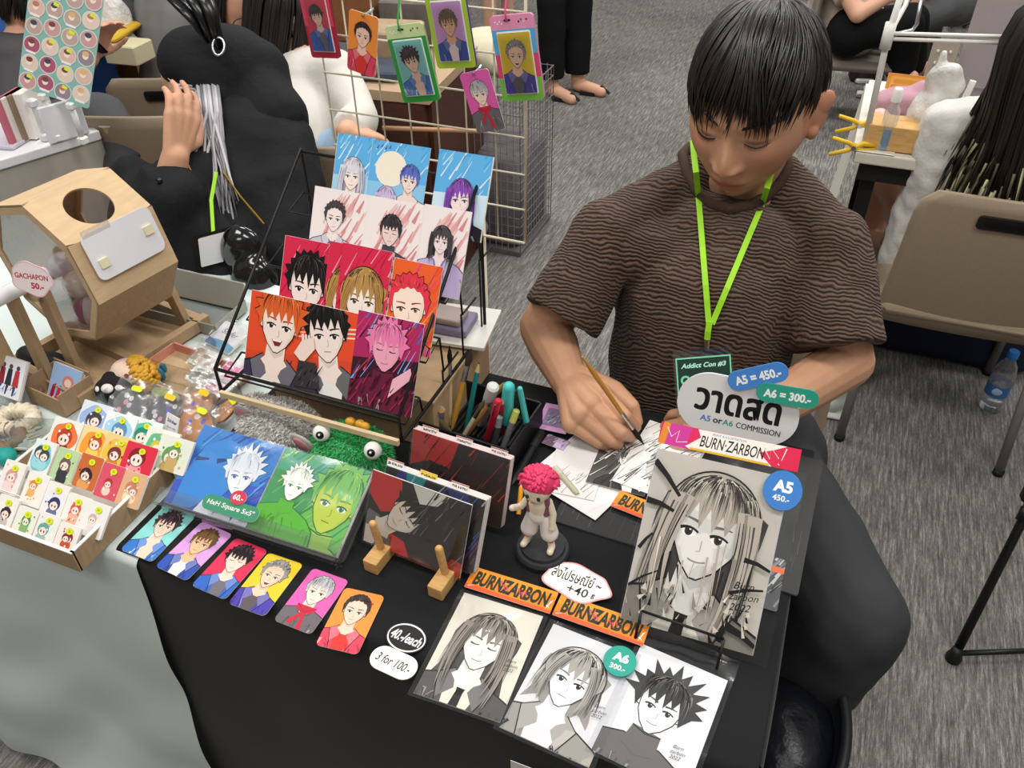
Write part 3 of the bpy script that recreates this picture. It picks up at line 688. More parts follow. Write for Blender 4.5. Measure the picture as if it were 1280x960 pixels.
A = Art(w, .022, outline=rrect(w, .022, .0105, 8), paper='#3d8d6b', thick=.001); A.noclip = True; A.text('HxH Square 5x5"', w*.5, .011, .009, '#f4f6f2', 0, w=w*.84, bold=.01, shear=.1); A.build('sign_board', P-u*w/2-v*.011, u, v, t)
P2 = fB(298, 622, .0195); A = Art(.024, .020, outline=oval(.012, .010, .012, .010, 28), paper='#c93a4e', thick=.001); A.noclip = True; A.text('60.-', .012, .010, .008, '#ffffff', 0, bold=.02); A.build('price_bubble', P2-u*.012-v*.010, u, v, t)
# ---------------------------------------------------------------- prints on wooden peg stands
def pegart(seed, k):
    A = Art(.146, .103, paper='#262425'); R = random.Random(seed)
    if k == 0:
        A.poly([(0, .103), (.045, .103), (.05, .06), (.02, .05), (0, .07)], '#c5302f'); A.poly([(0, 0), (.07, 0), (.06, .02), (.02, .03), (0, .022)], '#c5302f'); A.poly([(.12, 0), (.146, 0), (.146, .02), (.13, .022)], '#b52f2f')
        portrait(A, .058, .055, .042, -.9, hair='#1d1b1b', hair3='#6b6765', skin='#ddd3c6', cloth='#2a2829', inner='#cfc6ba', wear='jacket', seed=seed, spike=.24, mouth='smile', closed=True)
        A.poly([(.062, .103), (.115, .103), (.10, .085), (.075, .08)], '#d9d3ca'); scribble(A, .07, 0, .146, .1, 30, ['#3d3b3b', '#777371', '#1a1919'], .002, seed)
    elif k == 1:
        A.poly([(0, 0), (.146, 0), (.146, .103), (0, .103)], '#1f1b20'); A.poly([(0, .06), (.02, .103), (.05, .103), (.04, .05), (0, .03)], '#30357c'); A.poly([(.03, .103), (.06, .103), (.05, .07), (.035, .08)], '#1f8a8a'); A.poly([(.09, .103), (.12, .103), (.13, .08), (.1, .085)], '#2b3570'); scribble(A, 0, 0, .146, .1, 30, ['#8a4a30', '#2e62a0', '#6a3f86', '#b9b2c0'], .002, seed)
    else:
        A.poly([(0, .103), (.07, .103), (.06, .06), (.03, .065), (0, .05)], '#b8312f'); A.poly([(.08, .08), (.146, .07), (.146, .02), (.09, .03)], '#2e2021')
        portrait(A, .055, .03, .035, .4, hair='#141313', hair3='#5c4a4a', skin='#6d4f4a', cloth='#1c1a1b', seed=seed, wear='jacket'); scribble(A, 0, 0, .146, .1, 40, ['#15121a', '#701f24', '#3d2426', '#a63a38'], .002, seed)
    return A
u, v = tilt(-4.3, 66); n = u.cross(v); O = V((-.465, .606, .757))
printstack('sleeved_print', 'black and red sleeved print leaning on two wooden pegs', O, u, v, pegart(61, 0), 1)
printstack('sleeved_print', 'stack of sleeved dark prints with violet corner, behind the black and red print', O-n*.013+u*.012+v*.006, u, v, pegart(62, 1), 7, .0022, edge='#dcd8d6')
obj_ = obj('support_board', Geo().prism([(0, 0), (.13, 0), (.13, .082), (0, .082)], M_B(O-n*.03+u*.016+V((0, .036, -.012)), u, (VZ*.97-n*.0-V((0, .22, 0))).normalized()), .003), mat('brown_board', '#a98d6c', .8))
tag(obj_, 'brown support board leaning behind the stack of dark prints', 'board')
u3, v3 = tilt(-3.4, 71); n3 = u3.cross(v3); O3 = V((-.449, .701, .757))
printstack('sleeved_print', 'rear stack of sleeved prints with a red corner, below the pen box', O3, u3, v3, pegart(63, 2), 6, .0022, edge='#e3cfcf')
def tab(label, txt, P, u, v, col, txtcol='#222'):
    A = Art(.025, .014, paper=col, thick=.0007); A.text(txt, .0125, .0068, .0066, txtcol, 0, w=.021, bold=.03); A.poly([(0, .0125), (.025, .0125), (.025, .014), (0, .014)], '#f3c830' if 'DENJI' in txt else '#c94b4b'); A.line([(.003, .002), (.022, .0022)], .0006, .0004, '#444')
    tag(A.build('index_tab', P, u, v), label, 'tab', 'index tabs on the print stacks')
for (t_, s_, k_) in [('MIKEY', .010, .003), ('SIMMON', .062, .006), ('DRAKEN', .114, .004)]: tab('paper tab reading '+t_+' on the rear stack', t_, O3-n3*.006+u3*s_+v3*(.096), u3, v3, '#f2efe9')
for (t_, s_, k_) in [('RENJI', -.004, 0), ('DENJI', .046, 0), ('DRAKEN', .092, 0)]: tab('paper tab reading '+t_+' on the front stack', t_, O-n*.020+u*(s_+.012)+v*.102, u, v, '#f2d94a' if t_ == 'DENJI' else '#f2efe9')
for (px, py), (qx, qy), l in [((464, 713), (466, 650), 'left wooden peg foot holding up the black and red print'), ((544, 745), (545, 682), 'right wooden peg foot holding up the black and red print')]:
    P = G(px, py, z=TZ); P = V((P.x, P.y, TZ)); t = thing('peg_stand', l, 'stand', P+V((0, .02, 0)), 'wooden peg feet')
    obj('base_block', Geo().box(P+V((.004, .022, .0105)), (.021, .052, .021), -.08), wood, t, bevel=.0015)
    obj('peg', Geo().caps(P+V((.004, .024, .018)), P+V((.003, .016, .074)), .0052, .0052, 14), wood, t, smooth=True)
# ---------------------------------------------------------------- wire rack with printed squares
RX0, RX1, RYF, RYB, RZ0, RZT = -.755, -.458, .718, 1.005, .842, 1.10
rk = thing('wire_rack', 'black four-tier wire print rack behind the plush toys', 'rack', ((RX0+RX1)/2, .86, RZ0))
def wires(name, paths, r=.0022): 
    g = Geo()
    for p in paths: g.tube(p, r, 6)
    return obj(name, g, blackwire, rk, smooth=True)
for i, x in enumerate((RX0, RX1)):
    wires('side_frame', [[(x, RYF, RZ0), (x, RYF, RZ0+.042), (x, RYB, RZT), (x, RYB, RZ0), (x, RYF, RZ0)]], .0028)
wires('front_bar', [[(RX0, RYF, RZ0+.042), (RX1, RYF, RZ0+.042)]], .0028)
wires('back_bar', [[(RX0, RYB, RZT-.004), (RX1, RYB, RZT-.004)]], .0026)
TIER = [.05, .30, .55, .80]
for k, t_ in enumerate(TIER):
    y = RYF+(RYB-RYF)*t_; z = RZ0+.008+.215*t_+(0 if k == 0 else 0)
    wires('tier_ledge', [[(RX0, y+.045, z+.012), (RX0, y, z), (RX1, y, z), (RX1, y+.045, z+.012), (RX1, y+.05, z-.05 if k else RZ0), (RX1, y+.10, z-.05 if k else RZ0)]], .0017)
    wires('tier_back', [[(RX0, y+.045, z+.012), (RX1, y+.045, z+.012)]], .0014)
    if k: wires('tier_post', [[(RX1-.002, y+.05, z-.05), (RX1-.002, y+.05, RZ0)]], .0017)
o = tag(obj('wooden_strip', Geo().box(((RX0+RX1)/2+.002, RYF-.007, RZ0+.003), (RX1-RX0-.004, .006, .010)), mat('pine', '#d8c39a', .6, noise_=(30, .1), stretch=(1, 9, 9)), bevel=.001), 'thin pale wooden strip along the foot of the wire rack', 'strip')
def rackprint(row, TL, TR, BL, off, label, art, n=2, hfix=None):
    t_ = TIER[row]; y = RYF+.010+(RYB-RYF)*t_; z = RZ0+.008+.215*t_
    f = lean(y, z, 62); O, u, v, w, h = rectframe(f(*TL), f(*TR), f(*BL)); u = V((1, 0, 0)); v = V((0, math.cos(math.radians(62)), math.sin(math.radians(62))))
    nn = u.cross(v); top = f(*TL); zb = z+.003
    L = (top.z-zb)/v.z; O = top - v*L + nn*off
    A = Art(w, L, paper=art.pop('bg'), thick=.0009); R = random.Random(art.get('seed', 1)); art.pop('fn', lambda A, w, h: 0)(A, w, L) if 'fn' in art else None
    for p in art.pop('faces', []):
        p = dict(p); portrait(A, w*p.pop('px'), L*p.pop('py'), w*p.pop('fs')*1.18, p.pop('ang', 0), **p)
    if 'post' in art: art['post'](A, w, L)
    printstack('art_print', label, O, u, v, A, n, .0011, sl=False, group='prints in the wire rack')
K1 = dict(hair='#191717', hair3='#5c5658', skin='#f6e4dc', ink='#171314')
def fn1(A, w, h): A.poly([(0, 0), (w, 0), (w, h*.45), (0, h*.3)], '#d94a2c'); [A.line([(w*.3, h*(.55+.05*i)), (w, h*(.72+.05*i))], h*.012, h*.02, '#f3d6c2') for i in range(3)]; scribble(A, 0, 0, w, h*.25, 26, ['#3a3040', '#1d1a1f'], .004, 5)
rackprint(0, (315, 362), (449, 386), (291, 487), 0, 'orange square print with two figures in dark jackets, bottom tier of the rack',
    dict(bg='#e8502c', fn=fn1, faces=[dict(px=.74, py=.70, fs=.26, ang=.2, cloth='#3a3338', cloth2='#1c181c', seed=71, spike=.08, mouth='flat', **K1),
    dict(px=.30, py=.68, fs=.27, ang=-.05, hair='#e0622a', hair2='#7a2a12', hair3='#f39a5c', skin='#f7e3d6', cloth='#3d3550', cloth2='#221d30', seed=72, spike=.22, mouth='open', wear='vneck')],
    post=lambda A, w, h: (A.poly([(w*.56, h*.30), (w*.66, h*.5), (w*.62, h*.62), (w*.53, h*.56), (w*.47, h*.4)], '#f3ddd0'), [A.line([(w*(.55+.03*i), h*.52), (w*(.53+.03*i), h*.64)], w*.026, w*.02, '#f3ddd0') for i in range(4)], A.poly([(w*.52, h*.33), (w*.68, h*.34), (w*.74, h*.05), (w*.5, h*.02)], '#3a3338'), scribble(A, w*.5, 0, w*.75, h*.25, 16, ['#1a171a', '#5a5058'], .003, 8))))
def fn2(A, w, h): A.poly([(0, h*.5), (w, h*.6), (w, h), (0, h)], '#b12a63'); scribble(A, 0, h*.2, w, h, 60, ['#e0407a', '#3b6fc4', '#7fb4ef', '#8a1f4e', '#231522', '#d84a3a'], .003, 9)
rackprint(0, (449, 387), (531, 404), (419, 512), .001, 'pink and crimson print with pink-haired hooded figure, bottom tier of the rack',
    dict(bg='#3a1a2c', fn=fn2, faces=[dict(px=.5, py=.66, fs=.36, hair='#ee7fb0', hair2='#a83a72', hair3='#f9c0da', skin='#f1a6bd', cloth='#6b1d3c', cloth2='#2a1020', wear='turtle', seed=73, spike=.2, closed=True)],
    post=lambda A, w, h: (A.poly([(w*.62, h*.15), (w*.95, h*.42), (w*.9, h*.52), (w*.66, h*.36)], '#f4b6c6'), scribble(A, 0, 0, w, h*.3, 40, ['#1c1018', '#a12a52', '#47122c'], .0035, 4))))
def fnr(A, w, h): scribble(A, 0, 0, w, h, 20, ['#f29ab4', '#b9163c'], .003, 6)
rackprint(1, (357, 294), (437, 311), (338, 364), 0, 'crimson print with black-haired figure at the left of the second tier', dict(bg='#d92a4e', fn=fnr, faces=[dict(px=.42, py=.46, fs=.42, cloth='#5a1d2c', seed=74, spike=.15, **K1)]))
BL_ = dict(hair='#b98f4f', hair2='#5c3c1e', hair3='#e0c187', skin='#f7ece4', cloth='#4a1e2a', style='bob', wear='turtle', mouth='flat', eye='#8a6a3a', length=1.1)
for i, (a, b, c, l) in enumerate([((414, 301), (446, 308), (398, 375), 'hindmost of three identical blond-bob prints on the second tier'), ((432, 304), (464, 312), (416, 380), 'middle one of three identical blond-bob prints on the second tier')]):
    rackprint(1, a, (a[0]+62, a[1]+14), c, .0022*(i+1), l, dict(bg='#d92a4e', fn=fnr, faces=[dict(px=.5, py=.42, fs=.56, seed=75, **BL_)]), 1)
rackprint(1, (432, 303), (494, 318), (407, 385), .0066, 'foremost of three blond-bob prints on the second tier, face fully shown', dict(bg='#d92a4e', fn=fnr, faces=[dict(px=.52, py=.44, fs=.54, seed=75, **BL_)]), 1)
rackprint(1, (468, 316), (500, 323), (456, 390), .0035, 'cream patterned print with small black and pink repeats on the second tier', dict(bg='#f0d6cf', fn=lambda A, w, h: [(A.ell(w*(.15+.35*(i % 3)), h*(.97-.14*(i//3)), w*.12, h*.045, '#232021'), A.ell(w*(.15+.35*(i % 3)), h*(.93-.14*(i//3)), w*.09, h*.04, '#f5ded2'), A.line([(w*(.05+.35*(i % 3)), h*(.89-.14*(i//3))), (w*(.28+.35*(i % 3)), h*(.89-.14*(i//3)))], h*.02, h*.02, '#b14a5a')) for i in range(21)]), 1)
def fno(A, w, h): A.poly([(0, 0), (w, 0), (w, h*.4), (0, h*.5)], '#ef6a2a'); scribble(A, w*.4, 0, w, h, 30, ['#ee3f86', '#f7a13a', '#c4266c', '#f0592e'], .004, 12)
rackprint(1, (497, 322), (557, 334), (480, 398), .0085, 'bright orange print with swept-back pink-red hair on the second tier', dict(bg='#f0632c', fn=fno, faces=[dict(px=.42, py=.5, fs=.56, ang=.1, hair='#e8364a', hair2='#b01a52', hair3='#f77a5a', skin='#fbe6d6', cloth='#e04a7a', style='slick', seed=76, mouth='flat', eye='#b08030')]), 2)
def fnp(A, w, h): scribble(A, w*.2, h*.25, w*.85, h*.8, 46, ['#e6a9a9', '#d98c90', '#eec4c0'], .006, 13)
for (a, b, c, of, l, f) in [((394, 232), (463, 244), (376, 294), 0, 'white and rose print with grey-suited dark-haired figure, left on the third tier', dict(px=.42, py=.66, fs=.24, hair='#4a4146', hair3='#8d8488', skin='#f6e6e2', cloth='#c9c6d4', cloth2='#8e8aa0', inner='#6d5a86', wear='jacket', style='slick', seed=81)),
    ((462, 244), (534, 256), (446, 306), .002, 'white and rose print with black sleeveless turtleneck figure, middle of the third tier', dict(px=.46, py=.62, fs=.25, hair='#3a3438', hair3='#7d7478', skin='#eed2ce', cloth='#4a4652', cloth2='#24222a', wear='turtle', seed=82, spike=.05, closed=True)),
    ((533, 255), (592, 262), (516, 322), .004, 'white and rose print with long-haired figure in lilac robe, right on the third tier', dict(px=.46, py=.62, fs=.28, hair='#4c474b', hair3='#8f888c', skin='#f3dedd', cloth='#c3b4dc', cloth2='#8b7bb0', wear='robe', style='long', length=.5, seed=83))]:
    rackprint(2, a, b, c, of, l, dict(bg='#f3e9e7', fn=fnp, faces=[f]), 3)
def sky(A, w, h): A.poly([(0, h*.5), (w, h*.55), (w, h), (0, h)], '#5fb0e6'); scribble(A, 0, h*.4, w, h, 24, ['#8ccaf0', '#d7ecf8', '#4a9fdc'], .003, 14)
def moon(A, w, h): sky(A, w, h); A.ell(w*.38, h*.68, w*.27, w*.27, '#f4ead8'); [A.line([(w*(.1+.07*i), h*(.9+.02*(i % 2))), (w*(.13+.07*i), h*.97)], w*.03, 0, '#2f5fae') for i in range(4)]
rackprint(3, (423, 166), (468, 174), (407, 235), 0, 'sky-blue print with silver-haired figure in gold coat, left on the top tier', dict(bg='#a9d4ee', fn=sky, faces=[dict(px=.52, py=.52, fs=.40, hair='#dcdae4', hair2='#9a98b0', hair3='#ffffff', skin='#f8e6de', cloth='#c9a24a', cloth2='#8a6a28', inner='#2c2628', style='long', length=.6, seed=84, eye='#4a9a7a')]), 3)
rackprint(3, (467, 174), (539, 188), (452, 246), .002, 'sky-blue print with pale moon and two small figures, middle of the top tier', dict(bg='#8cc6ea', fn=moon, faces=[dict(px=.72, py=.58, fs=.22, hair='#5f6fc4', hair2='#3a4690', hair3='#8a98e0', skin='#f2d9cf', cloth='#e6d6d2', seed=85, spike=.05), dict(px=.36, py=.28, fs=.22, hair='#cfc0e2', hair2='#9a84bc', hair3='#efe6f6', skin='#f7ddd6', cloth='#ece4e6', style='long', seed=86)]), 2)
rackprint(3, (550, 186), (617, 197), (535, 249), .001, 'sky-blue print with long purple hair and black dress, right on the top tier', dict(bg='#cfe6f4', fn=sky, faces=[dict(px=.52, py=.46, fs=.32, ang=.06, hair='#8a4fb4', hair2='#4c2578', hair3='#c79ae0', skin='#f8e2dc', cloth='#26222c', wear='turtle', style='long', length=.7, seed=87, eye='#7a4aa0')]), 2)
# box and things under the rack
t = thing('cardboard_box', 'brown cardboard box carrying the wire rack', 'box', (-.6, .91, TZ))
obj('body', Geo().box((-.6, .915, TZ+.046), (.285, .205, .090)), cardm, t, bevel=.002)
obj('lid', Geo().box((-.6, .915, TZ+.0945), (.292, .212, .006)), cardm, t, bevel=.001)
obj('tape', Geo().box((-.6, .915, TZ+.0978), (.05, .213, .0006)), mat('packing_tape', '#c8ad82', .3), t)
def slab(name, px, py, z, size, ang, col, label, cat, bev=.002, m=None):
    P = G(px, py, z=z); return tag(obj(name, Geo().box((P.x, P.y, z), size, math.radians(ang)), m or mat(name+col, col, .5), bevel=bev), label, cat)
slab('paper_stack', 560, 405, .8475, (.15, .11, .006), 8, '#e4e1da', 'white paper stack lying on the cardboard box inside the rack', 'paper', .0005)
slab('metal_tin', 563, 402, .858, (.075, .06, .014), 4, '#8a7f9e', 'flat lilac tin on the white papers in the rack', 'tin', .004)
slab('eraser_block', 560, 394, .871, (.055, .042, .011), 2, '#a99a92', 'grey-brown block on the lilac tin', 'block', .003)
# ---------------------------------------------------------------- plush toys
def fur(o, n, l, col, r=.0006, seed=1, parent=None, name='fur'):
    R = random.Random(seed); me = o.data; g = Geo(col); P = me.polygons; m = len(P)
    cols = [col, shade(col, .75), shade(col, 1.25), mixc(col, '#ffffff', .12)]
    for i in range(n):
        p = P[R.randrange(m)]; c = p.center; d = p.normal+V((R.uniform(-.7, .7), R.uniform(-.7, .7), R.uniform(-.9, .3)))
        q = d.cross(V((R.random(), R.random(), R.random()))).normalized()*r*2; L = l*R.uniform(.5, 1.2); d.normalize()
        e = c+d*L*.6; f = c+d*L+V((0, 0, -L*.25))
        g.add([c-q, c+q, e+q*.6, e-q*.6, f], [(0, 1, 2, 3), (3, 2, 4)], R.choice(cols))
    return obj(name, g, mat('plush_fur', rough=.95, attr=True, spec=.1, sheen=.3), parent)
t = thing('frog_plush', 'fluffy green frog plush with bulging eyes under the rack', 'plush toy', (-.55, .70, TZ))
P = G(437, 560, z=.79); b = V((P.x, P.y, TZ))
g = Geo('#1f8f45').ell(b+V((0, 0, .038)), (.062, .045, .040)).ell(b+V((-.0, -.02, .028)), (.058, .035, .028))
o = blob('body', g, .004, mat('green_plush', '#2aa857', .95, bump=(300, .6), spec=.1), t, 4); fur(o, 9000, .010, '#33b862', parent=o)
for ex, ey in ((402, 541), (466, 563)):
    Q = G(ex, ey, z=.826); e = obj('eye', Geo('#efeeea').ell(Q, .0125), PLAIN(), t, smooth=True); d = (CAMP-Q).normalized(); d = (d+V((-.1, -.4, -.2))).normalized()
    obj('pupil', Geo('#16181a').ell(Q+d*.0088, (.0062, .0062, .0062)), mat('black_gloss', '#111214', .2), e, smooth=True); obj('glint', Geo('#ffffff').ell(Q+d*.0140+VZ*.002, .0016), PLAIN(), e)
obj('nose', Geo().ell(G(447, 577, z=.785)+V((0, -.0, 0)), (.011, .007, .006)), mat('red_felt', '#cc3b3a', .8), t, smooth=True)
for i, px in enumerate((438, 450, 456)): tag(obj('wooden_bead', Geo().ell(G(px, 527+i*3, z=.838), (.0075, .0065, .0065)), mat('yellow_bead', '#e3a52e', .45), smooth=True), ['left', 'middle', 'right'][i]+' of three amber beads perched above the frog plush', 'bead', 'amber beads above the frog')
t = thing('mouse_plush', 'fluffy grey plush with pink ears beside the frog plush', 'plush toy', (-.67, .72, TZ))
P = G(350, 532, z=.79); b = V((P.x, P.y, TZ))
g = Geo('#8b8884').ell(b+V((0, 0, .040)), (.066, .045, .042)).ell(b+V((-.045, .01, .055)), (.028, .025, .022))
o = blob('body', g, .004, mat('grey_plush', '#bfbcb8', .95, bump=(300, .6), spec=.1), t, 4); fur(o, 9000, .010, '#cfccc8', parent=o, seed=2)
for (ex, ey, a, l_) in ((386, 549, -.5, 'right'), (311, 512, .5, 'left')):
    Q = G(ex, ey, z=.802)+V((0, -.012, 0)); R_ = MX.Rotation(.3, 3, 'X') @ MX.Rotation(a*.6, 3, 'Y')
    e = obj('ear', Geo('#8b8884').ell(Q, (.017, .005, .026), R_), mat('grey_plush', '#8b8884'), t, smooth=True); obj('ear_lining', Geo('#d5909a').ell(Q+V((0, -.0035, .001)), (.0115, .004, .019), R_), mat('pink_felt', '#d5909a', .85), e, smooth=True)
obj('nose', Geo().ell(G(342, 546, z=.782), (.008, .006, .005)), mat('red_felt', '#c33b47'), t, smooth=True)
# ---------------------------------------------------------------- pen box and pens
PB = V((-.405, .865, TZ)); t = thing('pen_box', 'open black corrugated box full of brushes and pens', 'box', PB)
RB = -.06; Rm = MX.Rotation(RB, 3, 'Z')
obj('bottom', Geo().box(PB+V((0, 0, .003)), (.150, .12, .005), RB), blackplastic, t)
for dx, dy, sx, sy in ((-.073, 0, .004, .12), (.073, 0, .004, .12), (0, -.058, .15, .004), (0, .058, .15, .004)): obj('side', Geo().box(PB+Rm @ V((dx, dy, .026)), (sx, sy, .05), RB), blackplastic, t, bevel=.0008)
g = Geo('#2a2a2c')
for i in range(14): g.box(PB+Rm @ V((-.06+.0085*i, .02, .009)), (.003, .07, .008), RB)
obj('ribbed_insert', g, PLAIN(), t)['kind'] = 'stuff'
def pen(name, top, bot, zt, zb, r, col, label, cat='pen', tip=None, kind='pen', g2='writing and drawing tools in the pen box'):
    A_, B_ = G(*top, z=zt), G(*bot, z=zb); d = (A_-B_); L = d.length; d.normalize(); t = thing(name, label, cat, B_, g2)
    bt = lambda s, r_: (B_+d*L*s, r_)
    def seg(nm, sts, c, rough=.4, metal=0): obj(nm, Geo().tube([B_+d*L*s for s, _ in sts], [q for _, q in sts], 12), mat('pen_'+c+str(metal), c, rough, metal), t, smooth=True, auto=40)
    if kind == 'brush':
        seg('handle', [(0, r*.4), (.15, r), (.62, r*.9)], col); seg('ferrule', [(.61, r*.95), (.80, r*.85)], '#c2c3c4', .25, 1); seg('bristles', [(.80, r*.85), (.88, r*1.15), (1, r*.15)], tip or '#1c1a19', .8)
    elif kind == 'pencil':
        seg('barrel', [(0, r), (.86, r)], col); seg('wood_tip', [(.86, r), (.97, r*.3)], '#d9b07a'); seg('lead', [(.97, r*.3), (1, r*.05)], tip or '#2a2a2a')
    elif kind == 'wide':
        seg('handle', [(0, r*.7), (.1, r), (.7, r)], col); seg('cap', [(.7, r*1.1), (.97, r*1.1), (1, r*.7)], tip or '#2a2a2a')
    else:
        seg('barrel', [(0, r*.2), (.06, r*.6), (.12, r), (.7, r)], col); seg('cap', [(.68, r*1.12), (.98, r*1.12), (1, r*.8)], tip or col); obj('clip', Geo().tube([B_+d*L*.72+V((-.001, -r*1.4, 0)), B_+d*L*.96+V((-.001, -r*1.4, 0))], .0011, 6), mat('pen_#c2c3c41', '#c2c3c4', .25, 1), t)
    return t
zb = TZ+.012
pen('paint_brush', (562, 432), (563, 532), .89, zb, .0036, '#d8c69c', 'slim paint brush with black tip and cream handle in the pen box', 'brush', '#161514', 'brush')
pen('paint_brush', (589, 436), (565, 536), .885, zb, .0048, '#cf9a3f', 'thick paint brush with dark bristles and ochre handle in the pen box', 'brush', '#3a2c26', 'brush')
pen('pencil', (599, 452), (583, 536), .88, zb, .0038, '#1f8a8c', 'teal pencil standing in the pen box', 'pencil', None, 'pencil')
pen('marker', (527, 500), (566, 545), .83, zb, .0050, '#7a6a4c', 'worn olive-brown marker lying at the left of the pen box', 'marker', '#a49a86')
pen('ink_knife', (552, 508), (549, 536), .82, zb, .0060, '#9da0a2', 'grey pointed cutter upright at the left of the pen box', 'cutter', '#b9bbbd', 'pencil')
pen('marker', (617, 482), (600, 530), .86, zb, .0085, '#cfcfca', 'pale grey thick marker in the middle of the pen box', 'marker', '#dedfdc', 'wide')
pen('paint_brush', (630, 478), (580, 548), .86, zb, .0042, '#c9924f', 'long brown paint brush slanting across the pen box', 'brush', '#b07a3a', 'brush')
pen('gel_pen', (623, 500), (607, 556), .855, zb, .0052, '#b01c33', 'thick dark-red pen on the right of the pen box', 'pen', '#c2213c')
pen('pencil', (627, 497), (629, 541), .85, zb, .0036, '#c02a33', 'red pencil beside the turquoise stapler', 'pencil', '#c9787a', 'pencil')
pen('technical_pen', (646, 512), (628, 562), .82, zb, .0050, '#6f7274', 'grey pen lying at the right edge of the pen box', 'pen', '#c9cf6a', 'wide')
pen('technical_pen', (624, 520), (617, 562), .81, zb, .0054, '#3c3d40', 'dark grey pen at the front right of the pen box', 'pen', '#8b8e90', 'wide')
pen('paint_brush', (606, 500), (575, 553), .84, zb, .0036, '#d9cfae', 'short cream paint brush leaning left in the pen box', 'brush', '#5c5348', 'brush')
t = thing('stapler', 'turquoise stapler standing in the pen box', 'stapler', G(637, 525, z=TZ+.02))
for (a, b, nm, r1) in (((636, 484), (633, 524), 'top_arm', .011), ((650, 486), (658, 528), 'base_arm', .005)):
    A_, B_ = G(*a, z=.86), G(*b, z=.79); obj(nm, Geo().caps(A_, B_, r1*.8, r1), mat('turquoise_plastic', '#4fcfcb', .3), t, smooth=True)
obj('spring_bar', Geo().tube([G(643, 488, z=.85), G(648, 524, z=.79)], .004, 8), mat('dark_steel', '#2a2a2c'), t); obj('pin', Geo().tube([G(633, 517, z=.80), G(650, 522, z=.80)], .003, 8), chrome, t)
pen('brush_pen', (677, 540), (640, 606), TZ+.012, TZ+.008, .0058, '#1c1c1e', 'black brush pen lying between the rear print stack and the figurine', 'pen', '#2a2b2d', g2=None)
pen('fine_liner', (693, 584), (722, 618), TZ+.008, TZ+.008, .0048, '#b9b59a', 'cream and black fine liner lying on the white papers', 'pen', '#c9c6ae', 'wide', g2=None)
# ---------------------------------------------------------------- drawing mat, papers
def flat(name, TL, TR, BL, z, paper, label, cat, fn=None, th=.0008, r=0, m=None):
    O, u, v, w, h = rectframe(G(*TL, z=z), G(*TR, z=z), G(*BL, z=z)); A = Art(w, h, r, paper=paper, thick=th)
    if fn: fn(A, w, h)
    return tag(A.build(name, O, u, v, None, m), label, cat)
P0 = G(690, 650, z=TZ+.003); uM = MX.Rotation(-.02, 3, 'Z') @ U0; vM = MX.Rotation(-.02, 3, 'Z') @ VY
A = Art(.33, .262, .004, paper='#242527', thick=.0025, edge='#5c5f61'); R = random.Random(3)
for i in range(90): x = R.uniform(0, .32); y = R.uniform(0, .1); A.line([(x, y), (x+R.uniform(-.004, .004), y+R.uniform(.01, .06))], .0005, .0002, R.choice(['#4a4b4d', '#6d6e70', '#3a3b3d']))
tag(A.build('drawing_mat', P0, uM, vM, None, mat('mat_board', rough=.45, attr=True)), 'dark grey scratched drawing board under the papers and the hand', 'board')
def fnw(A, w, h): scribble(A, 0, 0, w, h, 22, ['#d9d6d6', '#e1dfe0'], .002, 3); A.line([(w*.55, h*.6), (w*.95, h*.55)], .0012, .0012, '#55535a')
flat('paper_sheet', (668, 497), (748, 540), (655, 596), TZ+.006, '#e6e4e4', 'white paper sheet with small sketches on the drawing board', 'paper', fnw)
flat('paper_sheet', (680, 548), (742, 560), (676, 612), TZ+.0075, '#dfdcdb', 'second white sheet overlapping the first in front of the hand', 'paper', lambda A, w, h: (A.T, scribble(A, 0, 0, w*.9, h*.4, 30, ['#4a4848', '#9a9696', '#2a2828'], .0012, 5))[0])
def fnpk(A, w, h): A.poly(rrect(w*.9, h*.9, w*.1, 4, w*.05, h*.05), '#e7a3d8'); A.poly(rrect(w*.7, h*.68, w*.06, 4, w*.15, h*.16), '#8f86a4'); scribble(A, w*.18, h*.18, w*.8, h*.6, 24, ['#e9d6ee', '#4c4258', '#cfa2d4', '#6a5c7a'], .002, 8)
flat('sticker_sheet', (686, 504), (724, 512), (668, 534), TZ+.0085, '#d9b4dc', 'pink-edged sticker sheet half under the drawing hand', 'sticker', fnpk)
def fnpp(A, w, h): A.poly([(0, 0), (w*.5, 0), (w*.5, h), (0, h)], '#6a5468'); A.poly([(w*.5, h*.1), (w*.95, h*.1), (w*.95, h*.9), (w*.5, h*.9)], '#cdb6d6'); scribble(A, 0, 0, w, h, 20, ['#efe2f0', '#3a2f40', '#b78fc0'], .0015, 9)
flat('sticker_sheet', (688, 543), (715, 553), (677, 553), TZ+.0086, '#b79cc0', 'small violet two-panel sticker on the white sheet', 'sticker', fnpp)
def fninkp(A, w, h):
    A.poly([(0, 0), (w, 0), (w, h*.5), (0, h*.65)], '#55524f'); portrait(A, w*.55, h*.55, w*.30, .2, hair='#77726d', hair3='#d9d5cf', skin='#efece8', cloth='#3a3735', seed=91, spike=.3, ink='#191716'); scribble(A, 0, 0, w, h, 50, ['#1c1a19', '#b9b5af', '#f2efeb', '#3a3735'], .002, 10)
flat('ink_drawing', (757, 540), (826, 556), (732, 602), TZ+.0095, '#e9e6e2', 'small grey ink drawing below the hand, partly under another sheet', 'drawing', fninkp)
def fnink2(A, w, h):
    scribble(A, 0, h*.3, w, h, 50, ['#1f1d1c', '#8c8883', '#5a5652'], .0018, 12); A.ell(w*.62, h*.40, w*.30, h*.26, '#cfccc8'); A.ell(w*.68, h*.52, w*.2, h*.14, '#f6f4f2'); scribble(A, w*.3, h*.15, w*.9, h*.5, 60, ['#1f1d1c', '#6b6763', '#3c3937'], .0016, 14)
flat('ink_drawing', (783, 515), (858, 540), (764, 600), TZ+.011, '#f3f1ee', 'unfinished ink drawing being worked on under the brush', 'drawing', fnink2)
